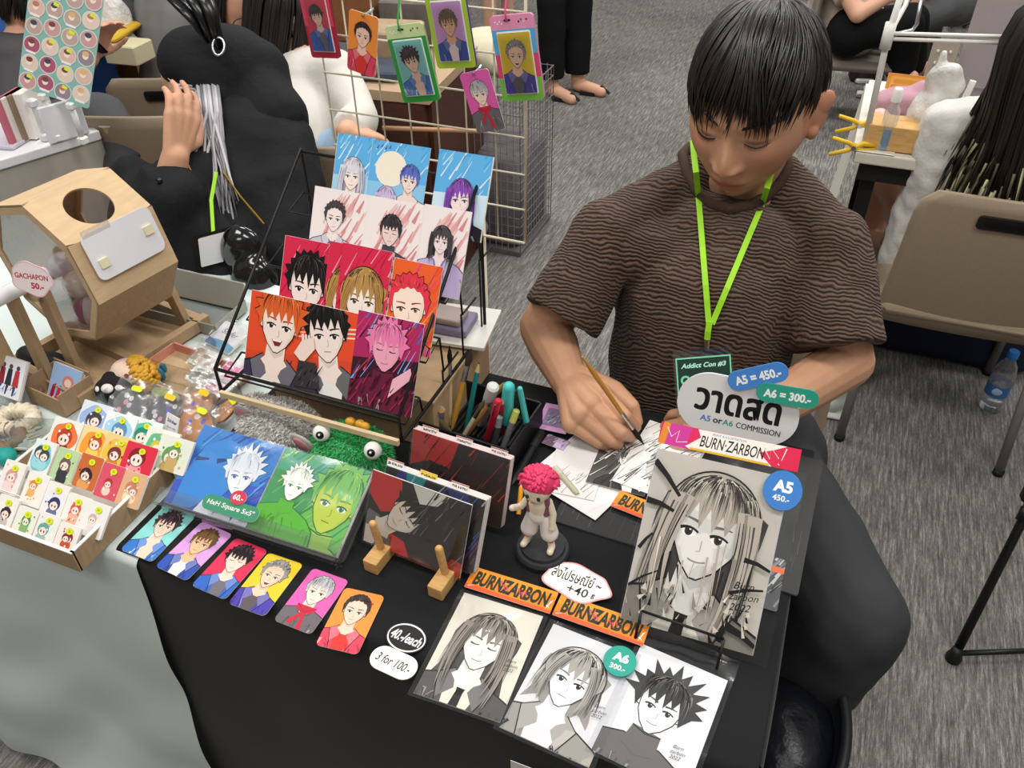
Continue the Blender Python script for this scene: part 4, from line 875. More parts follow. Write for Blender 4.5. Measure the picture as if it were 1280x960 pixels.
O, u, v, w, h = rectframe(G(778, 607, z=TZ+.009), G(890, 650, z=TZ+.009), G(763, 632, z=TZ+.009)); tag(headerart(.115, .034).build('header_card', O, u, v), 'loose orange lettered header card beside the large drawing', 'card')
# an extra sleeve with a picture peeking out to the right of the large drawing
O = G(962, 742, z=TZ+.004); A = Art(.026, .085, .004, paper='#55585a', thick=.002, edge='#d7d9da'); scribble(A, 0, 0, .05, .085, 30, ['#8b8e90', '#2a2b2c', '#c9cbcc'], .004, 5); A.poly([(0, .06), (.05, .06), (.05, .07), (0, .07)], '#ee7a4a')
tag(A.build('sleeved_drawing', V((.036, .70, TZ+.004)), U0, VY), 'spare sleeved drawing half hidden to the right under the large one', 'drawing')
# ---------------------------------------------------------------- toy figure on a round base (a plain generic figure)
B = G(677, 688, z=TZ+.008); B = V((B.x, B.y+.004, TZ)); t = thing('toy_figure', 'pink-haired toy figure in white trousers on a round dark base', 'figurine', B)
obj('round_base', Geo().lathe([(.036, 0), (.0365, .008), (.034, .012), (.030, .0125), (.029, .017), (.001, .0175)], B, 40), mat('dark_base', '#2b2c2f', .5), t, smooth=True, auto=35)
f0 = B+VZ*.0175
skin_t = mat('toy_skin', '#e3d6bf', .5)
g = Geo()
g.caps(f0+V((-.006, 0, .062)), f0+V((-.006, 0, .078)), .0125, .014); g.caps(f0+V((-.006, 0, .078)), f0+V((-.006, -.001, .092)), .006, .006)
g.ell(f0+V((-.007, -.003, .106)), (.019, .018, .019)).ell(f0+V((-.007, -.008, .100)), (.015, .013, .012))
g.caps(f0+V((-.019, 0, .082)), f0+V((-.028, -.006, .066)), .005, .0045); g.caps(f0+V((-.028, -.006, .066)), f0+V((-.036, -.016, .070)), .0042, .0045)
g.caps(f0+V((.007, 0, .082)), f0+V((.014, -.002, .064)), .005, .0045); g.caps(f0+V((.014, -.002, .064)), f0+V((.015, -.008, .048)), .0045, .004); g.ell(f0+V((.015, -.008, .045)), .005)
for sx, fx in ((-.014, -.020), (.006, .014)):
    g.caps(f0+V((sx, 0, .03)), f0+V((fx, -.004, .006)), .0055, .0048); g.caps(f0+V((fx, -.004, .005)), f0+V((fx+(-.002 if sx < 0 else .001), -.014, .0042)), .0048, .0045)
blob('body', g, .0012, skin_t, t, 3)
g = Geo(); g.caps(f0+V((-.006, 0, .056)), f0+V((-.006, 0, .062)), .0140, .0132)
for sx, fx in ((-.013, -.0175), (.004, .010)): g.caps(f0+V((sx, 0, .052)), f0+V((fx, -.003, .028)), .0095, .012)
blob('trousers', g, .0013, mat('toy_white', '#dcd8d2', .6), t, 3)
g = Geo()
for q in (-1, 1): g.caps(f0+V((-.006+q*.010, -.001, .082)), f0+V((-.006+q*.0095, -.002, .064)), .0068, .0068)
blob('vest', g, .0012, mat('toy_plum', '#7a4a5c', .6), t, 3)
g = Geo(); g.caps(f0+V((-.0195, -.004, .022)), f0+V((-.0195, -.004, .0205)), .0072, .0072); obj('ankle_band', g, mat('toy_pink', '#c9406a', .5), t, smooth=True)
g = Geo(); g.caps(f0+V((.0115, -.004, .022)), f0+V((.0115, -.004, .0205)), .0072, .0072); obj('ankle_band', g, mat('toy_pink', '#c9406a', .5), t, smooth=True)
g = Geo(); hc = f0+V((-.007, .001, .112)); R = random.Random(9); g.ell(hc, (.0225, .021, .019)); 
for i in range(170):
    a = R.uniform(0, 2*PI); e = R.uniform(.12, 1.45); d = V((math.cos(a)*math.cos(e), math.sin(a)*math.cos(e), math.sin(e)))
    if d.y < -.35 and d.z < .35: continue
    s = hc+V((d.x*.0205, d.y*.0195, d.z*.0175)); tgt = s+d*.0045+V((0, 0, -.003-.004*(1-d.z)))+V((d.x*.003, d.y*.003, 0)); g.tube([s-d*.002, (s+tgt)/2+d*.0012, tgt], [.0032, .0026, .0003], 6)
obj('hair', g, mat('toy_hair', '#d93a68', .5), t, smooth=True)
for q in (-1, 1): obj('eye', Geo('#3a3540').ell(f0+V((-.007+q*.0075, -.0205, .103)), (.0026, .0012, .0034)), PLAIN(), t, smooth=True)
obj('mouth', Geo('#a05a58').box(f0+V((-.007, -.0206, .0945)), (.005, .001, .0008)), PLAIN(), t)
pen('pencil', (652, 604), (648, 643), TZ+.036, TZ+.010, .0034, '#e8a21f', 'short yellow pencil leaning behind the toy figure', 'pencil', None, 'pencil', g2=None)
# ---------------------------------------------------------------- cardboard capsule drum on its stand
GA = V((.168, .986, 0)).normalized(); GS = V((GA.y, -GA.x, 0)); GC = V((-1.117, .779, .928)); GL, GR = .154, .126
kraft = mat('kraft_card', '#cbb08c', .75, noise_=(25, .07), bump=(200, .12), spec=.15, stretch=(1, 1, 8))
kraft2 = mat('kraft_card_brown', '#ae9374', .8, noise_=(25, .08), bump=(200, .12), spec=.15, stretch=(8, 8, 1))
t = thing('capsule_drum', 'octagonal cardboard capsule drum with a round hole and white flap, on its stand', 'toy dispenser', V((GC.x, GC.y, TZ)))
def ov(k, r=GR, a=0): an = .125+k*PI/4; return GC + GA*a + (VZ*math.cos(an)+GS*math.sin(an))*r
for k in range(8):
    p0, p1, p2, p3 = ov(k), ov(k+1), ov(k+1, a=GL), ov(k, a=GL); n = (p1-p0).cross(p3-p0).normalized()
    if n.dot((p0+p2)/2-GC-GA*GL/2) < 0: n = -n
    if k == 0:
        c = (p0+p1+p2+p3)/4; u = (p1-p0).normalized(); v = GA; hw, hl, rr = (p1-p0).length/2, GL/2, .036; m = 48; g = Geo(); I = []; O_ = []
        for i in range(m):
            a = 2*PI*i/m; I.append((rr*math.cos(a), rr*1.0*math.sin(a))); q = max(abs(math.cos(a))/hw, abs(math.sin(a))/hl); O_.append((math.cos(a)/q, math.sin(a)/q))
        vs = [c+u*x+v*y+n*h for h in (0, -.004) for x, y in I+O_]
        fs = [(i, (i+1) % m, m+(i+1) % m, m+i) for i in range(m)] + [(2*m+i, 3*m+i, 3*m+(i+1) % m, 2*m+(i+1) % m) for i in range(m)] + [(i, 2*m+i, 2*m+(i+1) % m, (i+1) % m) for i in range(m)]
        g.add(vs, fs)
    else: g = Geo().add([p0, p1, p2, p3]+[q-n*.004 for q in (p0, p1, p2, p3)], [(0, 1, 2, 3), (7, 6, 5, 4), (0, 4, 5, 1), (1, 5, 6, 2), (2, 6, 7, 3), (3, 7, 4, 0)])
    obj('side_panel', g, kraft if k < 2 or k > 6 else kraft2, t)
for a in (0, GL-.004):
    g = Geo(); vs = [ov(k, r, a+d) for d in (0, .004) for r in (GR, GR-.017) for k in range(8)]
    fs = []
    for k in range(8): j = (k+1) % 8; fs += [(k, j, 8+j, 8+k), (16+k, 24+k, 24+j, 16+j), (8+k, 8+j, 24+j, 24+k)]
    obj('end_rim', g.add(vs, fs), kraft, t)
    obj('end_window', Geo().add([ov(k, GR-.012, a+.002) for k in range(8)], [tuple(range(8))]), clear('drum_film', (.93, .92, .95), .06, .12, bump=(20, .4), haze=.05), t)
p1, p2 = ov(1), ov(2); u = GA; v = (p1-p2).normalized(); n = u.cross(v); 
if n.dot(p1-GC) < 0: n = -n
c = p1*.62+p2*.38+GA*(GL*.52)+n*.006; uu = -u if u.cross(v).dot(n) < 0 else u
fl = obj('white_flap', Geo().prism(rrect(.125, .074, .012), M_B(c-uu*.0625-v*.030, uu, v), .0015), mat('white_board', '#e9e8ee', .35), t)
for q in (-.045, .045): obj('foam_pad', Geo().box((0, 0, 0), (.016, .014, .004)).prism([(0, 0), (.001, 0), (0, .001)], MX.Identity(4), .0001) if False else Geo().prism(rrect(.016, .014, .001), M_B(c+uu*(q-.008)-v*(.010-(.012 if q*uu.dot(GA) > 0 else -.002)), uu, v), .005), mat('foam_pad', '#e6dfbc', .8), fl)
g = Geo(); [g.prism(rrect(.05, .012, .002), M_B(c+uu*q+v*.038+n*.001, uu, v), .0006) for q in (-.058,)]; obj('tape', g, clear('tape', (.97, .96, .93), .15, .2, haze=.1), t)
def bar(name, p, q, w, d, m=kraft2, nrm=None):
    p, q = V(p), V(q); z = (q-p); L = z.length; z.normalize(); x = (nrm or GA); x = (x-z*x.dot(z)).normalized(); y = z.cross(x); R_ = MX((x, y, z)).transposed()
    return obj(name, Geo().box((p+q)/2, (d, w, L), R_), m, t, bevel=.001)
zb_ = TZ+.001
at = lambda a, s, z: V((GC.x, GC.y, 0))+GA*a+GS*s+VZ*z
for a, s, top in ((-.022, .022, .955), (-.058, -.004, .930)): bar('post', at(a, s, zb_), at(a, s-.004, top), .028, .012)
bar('post', at(GL+.022, .060, zb_), at(GL+.018, .014, .94), .024, .012); bar('post', at(GL+.022, -.07, zb_), at(GL+.018, -.01, .94), .024, .012); bar('brace', at(GL+.022, -.05, .80), at(GL+.022, .045, .80), .016, .012, nrm=GA)
for s in (.085, -.095): bar('base_beam', at(-.07, s, TZ+.012), at(GL+.05, s, TZ+.012), .016, .022, nrm=VZ)
for a in (-.06, .05, GL+.04): bar('base_beam', at(a, -.10, TZ+.010), at(a, .092, TZ+.010), .016, .018, nrm=VZ)
obj('base_sheet', Geo().prism([(-.05, -.09), (GL+.03, -.09), (GL+.03, .08), (-.05, .08)], M_B(V((GC.x, GC.y, TZ+.001)), GA, -GS), .002), kraft2, t)
obj('axle', Geo().tube([GC-GA*.10, GC+GA*.004], .0125, 20), mat('white_paper_tube', '#e8e7ea', .6), t, smooth=True, auto=40)
obj('hub_disc', Geo().tube([GC-GA*.036, GC-GA*.032], .030, 28), kraft, t, smooth=True, auto=40)
bar('crank_arm', GC-GA*.098+VZ*.03-GS*.012, GC-GA*.098-VZ*.05-GS*.06, .032, .02, kraft)
bar('crank_handle', GC-GA*.098-VZ*.05-GS*.06, GC-GA*.098-VZ*.125-GS*.055, .055, .03, kraft2)
R_ = MX.Rotation(-.10, 3, GA); u = GS; A = Art(.062, .052, outline=[(.031+x*.062, .026+y*.052) for x, y in CL], paper='#e9c4cd', thick=.0015, edge='#e7b9c4'); A.noclip = True
A.poly([(.031+x*.058, .026+y*.048) for x, y in CL], '#f4e3e6'); A.text('GACHAPON', .031, .030, .0085, '#b8344c', 0, w=.050, bold=.03); A.text('50.-', .038, .016, .010, '#c23a52', 0, bold=.045)
A.build('price_cloud', at(-.064, .076, .950)-V((.030, .006, 0)), V((.96, .28, -.10)), V((.02, .22, .97)), t)
A = Art(.012, .010, paper='#e7c935'); A.poly([(.005, .002), (.011, .005), (.005, .009)], '#b03030'); A.build('yellow_sticker', ov(3, GR+.001, .004)+VZ*.012, GA, VZ, t)
CAPS = [(-.075, -.005, .046, '#ece9e2', '#5c7a66'), (-.035, .06, .05, '#d8d0dc', '#c7a7c0'), (.01, .045, .04, '#f0e3da', '#e3b49a'), (.03, .005, .03, '#d7d2d8', '#a33a78'), (.055, .055, .055, '#efefec', '#c9b9a3'), (.045, .035, .1, '#e9e6e9', '#8a5aa0'), (-.02, .03, .1, '#e6dfd2', '#b8a94a'), (.015, .09, .06, '#dcd8de', '#c24a86')]
for i, (s, z, a, c1, c2) in enumerate(CAPS):
    P = GC+GS*s+GA*a+VZ*(z-.10+.02); k = thing('toy_capsule', ['white and green', 'pale violet', 'white and peach', 'grey and magenta', 'white and beige', 'white and purple', 'cream and olive', 'grey and pink'][i]+' round toy capsule inside the drum', 'capsule', P, 'toy capsules in the drum')
    g = Geo(); pr = [(.024*math.cos(e), .024*math.sin(e)) for e in [i2*PI/2/7 for i2 in range(8)]]; Rr = MX.Rotation(.5*i, 3, 'X') @ MX.Rotation(.7*i, 3, 'Y')
    obj('upper_shell', Geo().lathe([(.0244, -.001)]+[(max(r, .0004), z) for r, z in pr], P, 24, Rr), mat('capsule'+c1, c1, .25, coat=.5), k, smooth=True)
    obj('lower_shell', Geo().lathe([(max(r, .0004), -z) for r, z in reversed(pr)], P, 24, Rr), mat('capsule'+c2, c2, .25, coat=.5), k, smooth=True)
# open tin behind
t = thing('open_tin', 'grey metal tin with raised lid between the drum and the rack', 'tin', (-1.07, 1.03, TZ))
tinm = mat('tin_grey', '#9b9c93', .4, .6)
fT = lean(1.035, TZ+.03, 52); O, u, v, w, h = rectframe(fT(222, 331), fT(294, 346), fT(214, 362)); obj('lid', Geo().prism(rrect(w*1.25, h*1.05, .006), M_B(O-u*.0-v*.01, u, v), .006), tinm, t, bevel=.002)
g = Geo().box((-1.06, .985, TZ+.003), (.20, .09, .005)); obj('tin_bottom', g, mat('tin_inner', '#7f8683', .4, .5), t)
for c, s in (((-1.06, .94, TZ+.012), (.20, .003, .022)), ((-1.06, 1.03, TZ+.012), (.20, .003, .022)), ((-1.16, .985, TZ+.012), (.003, .09, .022)), ((-.96, .985, TZ+.012), (.003, .09, .022))): obj('tin_side', Geo().box(c, s), tinm, t)
# ---------------------------------------------------------------- tray of sticker packs
t = thing('sticker_tray', 'cardboard tray with white rim full of sticker packs at the front left corner', 'tray', (-.94, .52, TZ))
X0, X1, Y0, Y1, ZH = -.995, -.793, .436, .618, .036
trayw = mat('tray_white', '#e8e6e1', .5)
obj('bottom', Geo().box(((X0+X1)/2, (Y0+Y1)/2, TZ+.003), (X1-X0, Y1-Y0, .004)), trayw, t)
for c, s in ((((X0+X1)/2, Y0, TZ+ZH/2), (X1-X0+.004, .004, ZH)), (((X0+X1)/2, Y1, TZ+ZH/2), (X1-X0+.004, .004, ZH)), ((X0, (Y0+Y1)/2, TZ+ZH/2), (.004, Y1-Y0, ZH)), ((X1, (Y0+Y1)/2, TZ+ZH/2), (.004, Y1-Y0, ZH))):
    w = obj('side', Geo().box(c, s), kraft2, t); obj('white_rim', Geo().box((c[0], c[1], TZ+ZH+.0006), (s[0]+.001, s[1]+.001, .0016)), trayw, w)
for y in (.480, .525, .570): obj('divider', Geo().box(((X0+X1)/2, y+.012, TZ+.016), (X1-X0-.006, .001, .024)), trayw, t)
t = thing('acrylic_tray', 'clear acrylic tray behind the cardboard tray, holding coloured sticker packs', 'tray', (-.96, .70, TZ))
obj('bottom', Geo().box((-.893, .712, TZ+.003), (.19, .175, .003)), acryl, t)
for c, s in (((-.893, .626, TZ+.022), (.19, .003, .04)), ((-.893, .798, TZ+.022), (.19, .003, .04)), ((-.988, .712, TZ+.022), (.003, .175, .04)), ((-.80, .712, TZ+.022), (.003, .175, .04))): obj('side', Geo().box(c, s), acryl, t)
def sticker(px, py, z, w, h, paper, cols, label, seed, deg=40, tagc='#dfe82c', yaw=0, die=True, name='sticker_pack', tagpos=(.55, .8), grp='sticker packs in the trays', th=.004, cat='sticker pack'):
    R = random.Random(seed); w *= 1.17; h *= 1.14; u, v = tilt(yaw, deg); P = G(px, py, z=z); O = P-u*(w/2)-v*(h/2); t = thing(name, label, cat, O, grp)
    A = Art(w, h, .002, paper=paper, thick=th)
    if die:
        bl = [(.5+.44*math.cos(a)*(1+.08*math.sin(3*a+seed)), .47+.43*math.sin(a)*(1+.08*math.cos(4*a+seed))) for a in [2*PI*k/30 for k in range(30)]]
        A.poly([(x*w, y*h) for x, y in bl], cols[0])
    else: A.poly(rrect(w*.9, h*.9, w*.05, 3, w*.05, h*.05), cols[0])
    for k in range(R.randint(1, 2)):
        fx, fy = w*R.uniform(.36, .62), h*R.uniform(.35, .6); s = w*R.uniform(.22, .34)
        A.ell(fx, fy-s*1.0, s*.75, s*.75, cols[2 % len(cols)]); A.ell(fx, fy+s*.12, s*.80, s*.76, cols[1 % len(cols)]); A.ell(fx, fy-s*.1, s*.55, s*.48, '#f6e3d8')
        for q in (-1, 1): A.ell(fx+q*s*.22, fy-s*.12, s*.09, s*.14, '#3a2a2e'); A.poly([(fx+q*s*.1, fy+s*.42), (fx+q*s*.6, fy+s*.05), (fx+q*s*.7, fy+s*.4)], cols[1 % len(cols)])
    for k in range(7): A.ell(w*R.uniform(.12, .88), h*R.uniform(.1, .85), w*.035, w*.035, R.choice(cols+['#ffffff']))
    A.build('card', O, u, v, t); n = u.cross(v); s = .011
    B_ = Art(s, s*.8, outline=oval(s/2, s*.4, s/2, s*.4, 20), paper=tagc, thick=.0006, edge='#c2cc20'); B_.noclip = True; B_.text('35', s/2, s*.4, s*.3, '#8a8a20', 0, bold=.02); B_.build('price_dot', O+u*(w*tagpos[0]-s/2)+v*(h*tagpos[1]-s*.4)+n*.0012, u, v, t)
    return t
W_ = '#efece6'
ROWS = [
 (.772, .030, .038, [(6, 640, W_, ['#f4f1ee', '#3a3034', '#c9c4c0'], 'white pack with a small dark sticker, front row at the left edge'), (30, 655, W_, ['#e9f0df', '#4a9a4a', '#8ab87a'], 'white pack with a green leafy sticker, front row'), (57, 663, W_, ['#e8efec', '#6aa79c', '#9cc4ba'], 'white pack with teal speckled sticker, front row'), (82, 676, W_, ['#f3e6e0', '#8a2f3a', '#c9563a'], 'white pack with a maroon sticker at the front right corner')]),
 (.782, .032, .040, [(14, 597, W_, ['#f3e9ea', '#d9a0a0', '#f0d9d6'], 'white pack with a pale pink line sticker, second row'), (43, 612, W_, ['#f6ece2', '#e08a3a', '#e9b36a'], 'white pack with an orange sticker, second row'), (68, 625, W_, ['#eceaf0', '#35406a', '#6a76a0'], 'white pack with a navy sticker, second row'), (93, 640, W_, ['#f4eae6', '#d95f4a', '#f0b8a0'], 'white pack with a coral sticker, second row'), (118, 650, W_, ['#f0ecea', '#c9b9b9', '#e6dcd9'], 'white pack with a faint sticker at the right end of the second row')]),
 (.785, .033, .042, [(52, 571, '#e9edee', ['#7fc6d4', '#3f4a50', '#9fd6e0'], 'turquoise-edged pack with a grey sticker, third row'), (80, 582, '#b9d3a5', ['#b9d3a5', '#7a5a5a', '#3a3a40'], 'sage green pack, third row'), (110, 590, '#c96a3a', ['#c96a3a', '#332a30', '#e0a05a'], 'rust orange pack with dark-haired sticker, third row'), (137, 602, '#d9566a', ['#d9566a', '#b8323f', '#f0d0c4'], 'rose red pack, third row'), (164, 612, '#e0b08a', ['#e0b08a', '#c9836a', '#f0dcb8'], 'tan die-cut pack at the right end of the third row')]),
 (.790, .046, .044, [(80, 545, '#f0ece6', ['#ea7b45', '#b9452a', '#5a4038'], 'large orange round pack, fourth row'), (117, 556, '#f0d9a0', ['#efa03c', '#c9542a', '#f0d060'], 'amber and yellow pack, fourth row'), (146, 566, '#e9cf8a', ['#e7c24a', '#7a3a3a', '#d98a3a'], 'yellow and brown pack, fourth row'), (172, 577, '#d9334a', ['#d9334a', '#8a1f2f', '#f0a0a8'], 'red pack with red-haired sticker, fourth row')]),
 (.795, .048, .044, [(117, 524, '#dfe6f2', ['#9fb6e2', '#4a4048', '#cfdcf2'], 'periwinkle pack with dark spiky hair sticker, rear row'), (147, 538, '#eef2f4', ['#a9d3ea', '#5f90b8', '#e4eef4'], 'pale blue pack, rear row'), (178, 545, '#e6f0ea', ['#5fc0a4', '#2f8a78', '#bfe6d6'], 'mint green pack, rear row'), (199, 558, '#e9efe0', ['#6ab88a', '#d9c23a', '#3f8a5a'], 'emerald pack with yellow marks, rear row'), (216, 568, '#e4e6dc', ['#dfe8d4', '#6a9a5a', '#c9a86a'], 'pale pack with a green sprig at the right end of the rear row')]),
]
sd = 200
for z, w, h, L in ROWS:
    for px, py, pap, cols, lab in L: sd += 1; sticker(px, py, z, w, h, pap, cols, lab, sd)
def dots(px, py, w, h, c, label, seed, tagc, yaw, z=.79, deg=30):
    u, v = tilt(yaw, deg); P = G(px, py, z=z); O = P-u*w/2-v*h/2; t = thing('charm_bag', label, 'charm', O, 'bagged round charms behind the sticker packs'); R = random.Random(seed)
    A = Art(w, h, outline=oval(w/2, h/2, w/2, h/2, 36), paper=c, thick=.004, edge=shade(c, .7)); 
    for i in range(5): A.ell(w*R.uniform(.2, .8), h*R.uniform(.2, .8), w*.07, w*.07, R.choice(['#e9e6e2', '#d9d6d8', '#5a5ad0', '#e8a0b8', '#c9d0e8']))
    A.build('charm', O, u, v, t); n = u.cross(v)
    obj('bag', Geo().sheet(lambda a, b: O+u*(-.006+(w+.012)*a)+v*(-.006+(h+.02)*b)+n*(.004+.005*noise.noise(V((a*6+seed, b*6, 2)))), 14, 14), bag_m, t, smooth=True)
    B_ = Art(.02, .009, .003 if tagc == '#f0c62e' else .0044, paper=tagc, thick=.0006); B_.build('price_tag', O+u*(w*.45)+v*(h*.86)+n*.010, u, v, t)
dots(163, 504, .060, .050, '#6e6e74', 'grey spotted charm in a clear bag with a lime price dot', 1, '#dfe82c', 0); dots(203, 515, .058, .054, '#63636a', 'grey spotted charm in a clear bag behind the white sticker card', 2, '#f0c62e', -6)
dots(246, 507, .056, .046, '#d08a4a', 'orange spotted charm in a clear bag with yellow price tag', 3, '#f0c62e', -8); dots(243, 531, .066, .05, '#cf8842', 'orange spotted charm in a clear bag with a lime dot by the blue print', 4, '#dfe82c', -8, .785); dots(281, 513, .03, .045, '#d9924a', 'slim orange charm in a clear bag next to the grey plush', 5, '#dfe82c', -30, .785)
u, v = tilt(-12, 62); P = G(214, 535, z=.80); A = Art(.028, .040, .001, paper='#eceaee', thick=.0012); A.text('Sticker', .014, .030, .0058, '#3a3f5a', 0, w=.022, bold=.03, shear=.15); A.text('die-cut 100%', .014, .020, .003, '#6a6f8a', 0, w=.020, bold=.02); A.text('waterproof', .014, .013, .003, '#6a6f8a', 0, w=.018, bold=.02)
tag(A.build('sticker_sign', P-u*.014-v*.02, u, v), 'small white card reading Sticker standing among the packs', 'sign')
# postcards, small box, plushes, scrunchies
def postcard(name, TL, TR, BL, base, deg, fn, paper, label, n=6, cat='postcard', thick=.0012, holder=None, grp=None):
    f = lean(base[0], base[1], deg); O, u, v, w, h = rectframe(f(*TL), f(*TR), f(*BL)); A = Art(w, h, .0008, paper=paper, thick=.0008); fn(A, w, h); t = printstack(name, label, O, u, v, A, n, thick, sl=False, group=grp, cat=cat)
    return t, O, u, v, w, h
def three(A, w, h):
    for i in range(3): x = w*(.22+.27*i); A.ell(x, h*.78, w*.07, w*.07, '#5a4a52'); A.poly([(x-w*.12, h*.3), (x+w*.12, h*.3), (x+w*.08, h*.72), (x-w*.08, h*.72)], ['#8a2838', '#2c3040', '#b23a44'][i]); A.line([(x, h*.3), (x-w*.03, h*.06)], w*.10, w*.05, '#35415e')
    scribble(A, 0, 0, w, h*.25, 18, ['#5a7fc0', '#8fb0e0', '#2f4a8a'], .002, 5)
def three2(A, w, h):
    A.poly([(0, h*.4), (w, h*.5), (w, h), (0, h)], '#9fc0ea'); A.ell(w*.6, h*.66, w*.2, w*.18, '#d98a7a'); A.ell(w*.6, h*.64, w*.12, w*.11, '#f3dccb')
    for i in range(4): x = w*(.12+.19*i); A.poly([(x-w*.06, h*.08), (x+w*.08, h*.08), (x+w*.12, h*.55), (x, h*.5)], ['#a81f38', '#c93a52', '#8a1a30', '#b92c46'][i])
    scribble(A, 0, 0, w, h*.3, 22, ['#f6f0f0', '#e7a9b6', '#ffffff'], .002, 6)
r = postcard('postcard', (9, 445), (42, 456), (-10, 490), (.655, TZ+.03), 52, three, '#e6e8ee', 'white postcard stack with three figures in red and navy on a clear holder', grp='postcards on the left table')
st = thing('card_holder', 'clear acrylic holder under the three-figure postcards', 'holder', r[1]); nn = r[2].cross(r[3])
obj('back_plate', Geo().prism(rrect(r[4]+.01, r[5]*.9, .003), M_B(r[1]-nn*.012-r[2]*.005-r[3]*.012, r[2], r[3]), .002), acryl, st); obj('front_ledge', Geo().prism(rrect(r[4]+.01, .02, .002), M_B(r[1]-nn*.012-r[2]*.005-r[3]*.013, r[2], nn), .002), acryl, st); obj('foot', Geo().box((r[1].x+.03, r[1].y+.02, TZ+.012), (.06, .05, .022)), acryl, st)
postcard('postcard', (38, 448), (58, 455), (52, 486), (.745, TZ+.006), 60, lambda A, w, h: (A.poly([(0, 0), (w, 0), (w, h), (0, h)], '#e6d2bc'), A.ell(w*.5, h*.55, w*.3, h*.25, '#c96a4a'), scribble(A, 0, 0, w, h, 20, ['#b84a3a', '#8fb8d0', '#f0e4d0'], .002, 8)), '#e6d2bc', 'beige postcard with rust drawing leaning behind the three-figure postcards', 3, grp='postcards on the left table')
bx = thing('card_box', 'small brown card box holding red and blue postcards', 'box', G(80, 500, z=TZ)); Pb = G(74, 503, z=TZ); Pb = V((Pb.x, Pb.y+.012, TZ)); Rb = MX.Rotation(-.12, 3, 'Z')
for dx, dy, sx, sy, hh in ((0, 0, .085, .062, .002), (-.042, 0, .002, .062, .042), (.042, 0, .002, .062, .042), (0, -.031, .085, .002, .034), (0, .031, .085, .002, .048)): obj('side' if hh > .01 else 'bottom', Geo().box(Pb+Rb @ V((dx, dy, hh/2)), (sx, sy, hh), -.12), kraft2, bx)
postcard('postcard', (86, 459), (122, 473), (56, 505), (Pb.y+.004, TZ+.018), 55, three2, '#9fc0ea', 'red and blue postcards standing in the small brown box', 5, grp='postcards on the left table')
def torus(name, px, py, z, R0, r0, col, label, lumps, dark=None):
    P = G(px, py, z=z); g = Geo(col); pts = []; m = 60
    pts = [P+V((R0*math.cos(2*PI*k/m), R0*.8*math.sin(2*PI*k/m), 0)) for k in range(m)]
    rr = [r0*(1+.22*math.sin(lumps*2*PI*k/m)) for k in range(m)]
    o = obj(name, g.tube(pts, rr, 12, closed=True), mat(name+col, col, .85, bump=(250, .6), noise_=(120, .2)), smooth=True); return tag(o, label, 'scrunchie')
torus('scrunchie', 20, 524, TZ+.012, .028, .011, '#e4d9c4', 'cream knitted scrunchie beside the small card box', 16); torus('scrunchie', 4, 548, TZ+.011, .027, .010, '#8d6f58', 'brown ribbed scrunchie at the left photo edge', 20)
t = thing('blister_case', 'clear case with small teal and green charms behind the tray', 'case', G(40, 560, z=TZ)); P = G(42, 548, z=TZ+.01); obj('tray', Geo().box(P, (.07, .05, .004), .3), mat('case_white', '#dcdcd6', .4), t); obj('cover', Geo().box(P+VZ*.012, (.07, .05, .016), .3), clear('case_clear', (.95, .97, .97), .1, .08), t)
A = Art(.06, .042, paper='#c9d0c6'); scribble(A, 0, 0, .06, .04, 26, ['#2f8a86', '#a8784a', '#4a5a4a', '#e0e0d6'], .005, 9); A.build('charms', P+Rb @ V((-.03, -.02, .003)), Rb @ U0, Rb @ VY, t)
tag(obj('teal_pouch', Geo().ell(G(6, 570, z=TZ+.01), (.018, .016, .012)), mat('teal_pouch', '#1f9a94', .5), smooth=True), 'teal pouch at the left photo edge beside the tray', 'pouch')
t = thing('doll_plush', 'blond doll plush head lying in front of the drum stand', 'plush toy', G(165, 478, z=TZ)); P = G(166, 468, z=TZ+.026); P = V((P.x, P.y, TZ+.027))
blob('head', Geo().ell(P, (.040, .028, .026)).ell(P+V((-.02, -.01, -.005)), (.02, .016, .016)), .0025, mat('doll_skin', '#ecd3bd', .9, bump=(300, .3)), t, 3)
g = Geo(); R = random.Random(2)
for i in range(150):
    a = R.uniform(-.9, 1.9); e = R.uniform(-.6, 1.5); d = V((math.cos(a)*math.cos(e), math.sin(a)*math.cos(e)*.8, math.sin(e)))
    s = P+V((.010, .004, .003))+V((d.x*.036, d.y*.028, d.z*.026)); g.tube([s, s+d*.005+V((-.006, -.004, -.003)), s+d*.004+V((-.013, -.01, -.010))], [.0045, .004, .0008], 6)
obj('hair', g, mat('doll_hair', '#dca83a', .75), t, smooth=True)
for q in ((158, 470), (147, 462)): Q = G(*q, z=TZ+.04); obj('eye', Geo('#8a2f2f').ell(Q+(CAMP-Q).normalized()*.004, (.004, .0035, .004)), PLAIN(), t, smooth=True)
obj('blue_bow', Geo().ell(G(200, 468, z=TZ+.02), (.010, .006, .013)).ell(G(204, 460, z=TZ+.025), (.006, .005, .010)), mat('blue_felt', '#2f7390', .8), t, smooth=True)
t = thing('cow_plush', 'black and white plush between the card box and the blond doll', 'plush toy', G(143, 495, z=TZ)); P = G(143, 488, z=TZ+.022); P = V((P.x, P.y, TZ+.022))
o = blob('body', Geo().ell(P, (.034, .026, .022)).ell(P+V((-.016, .012, .010)), .013), .0025, mat('black_plush', '#1d1b1c', .9), t, 3)
for dx, dy, dz, r in ((.004, -.012, .014, .012), (-.012, -.014, .010, .009), (.018, -.005, .014, .008)): obj('white_patch', Geo().ell(P+V((dx, dy, dz)), (r, r*.8, r*.6)), mat('white_plush', '#e9e6e2', .9), t, smooth=True)
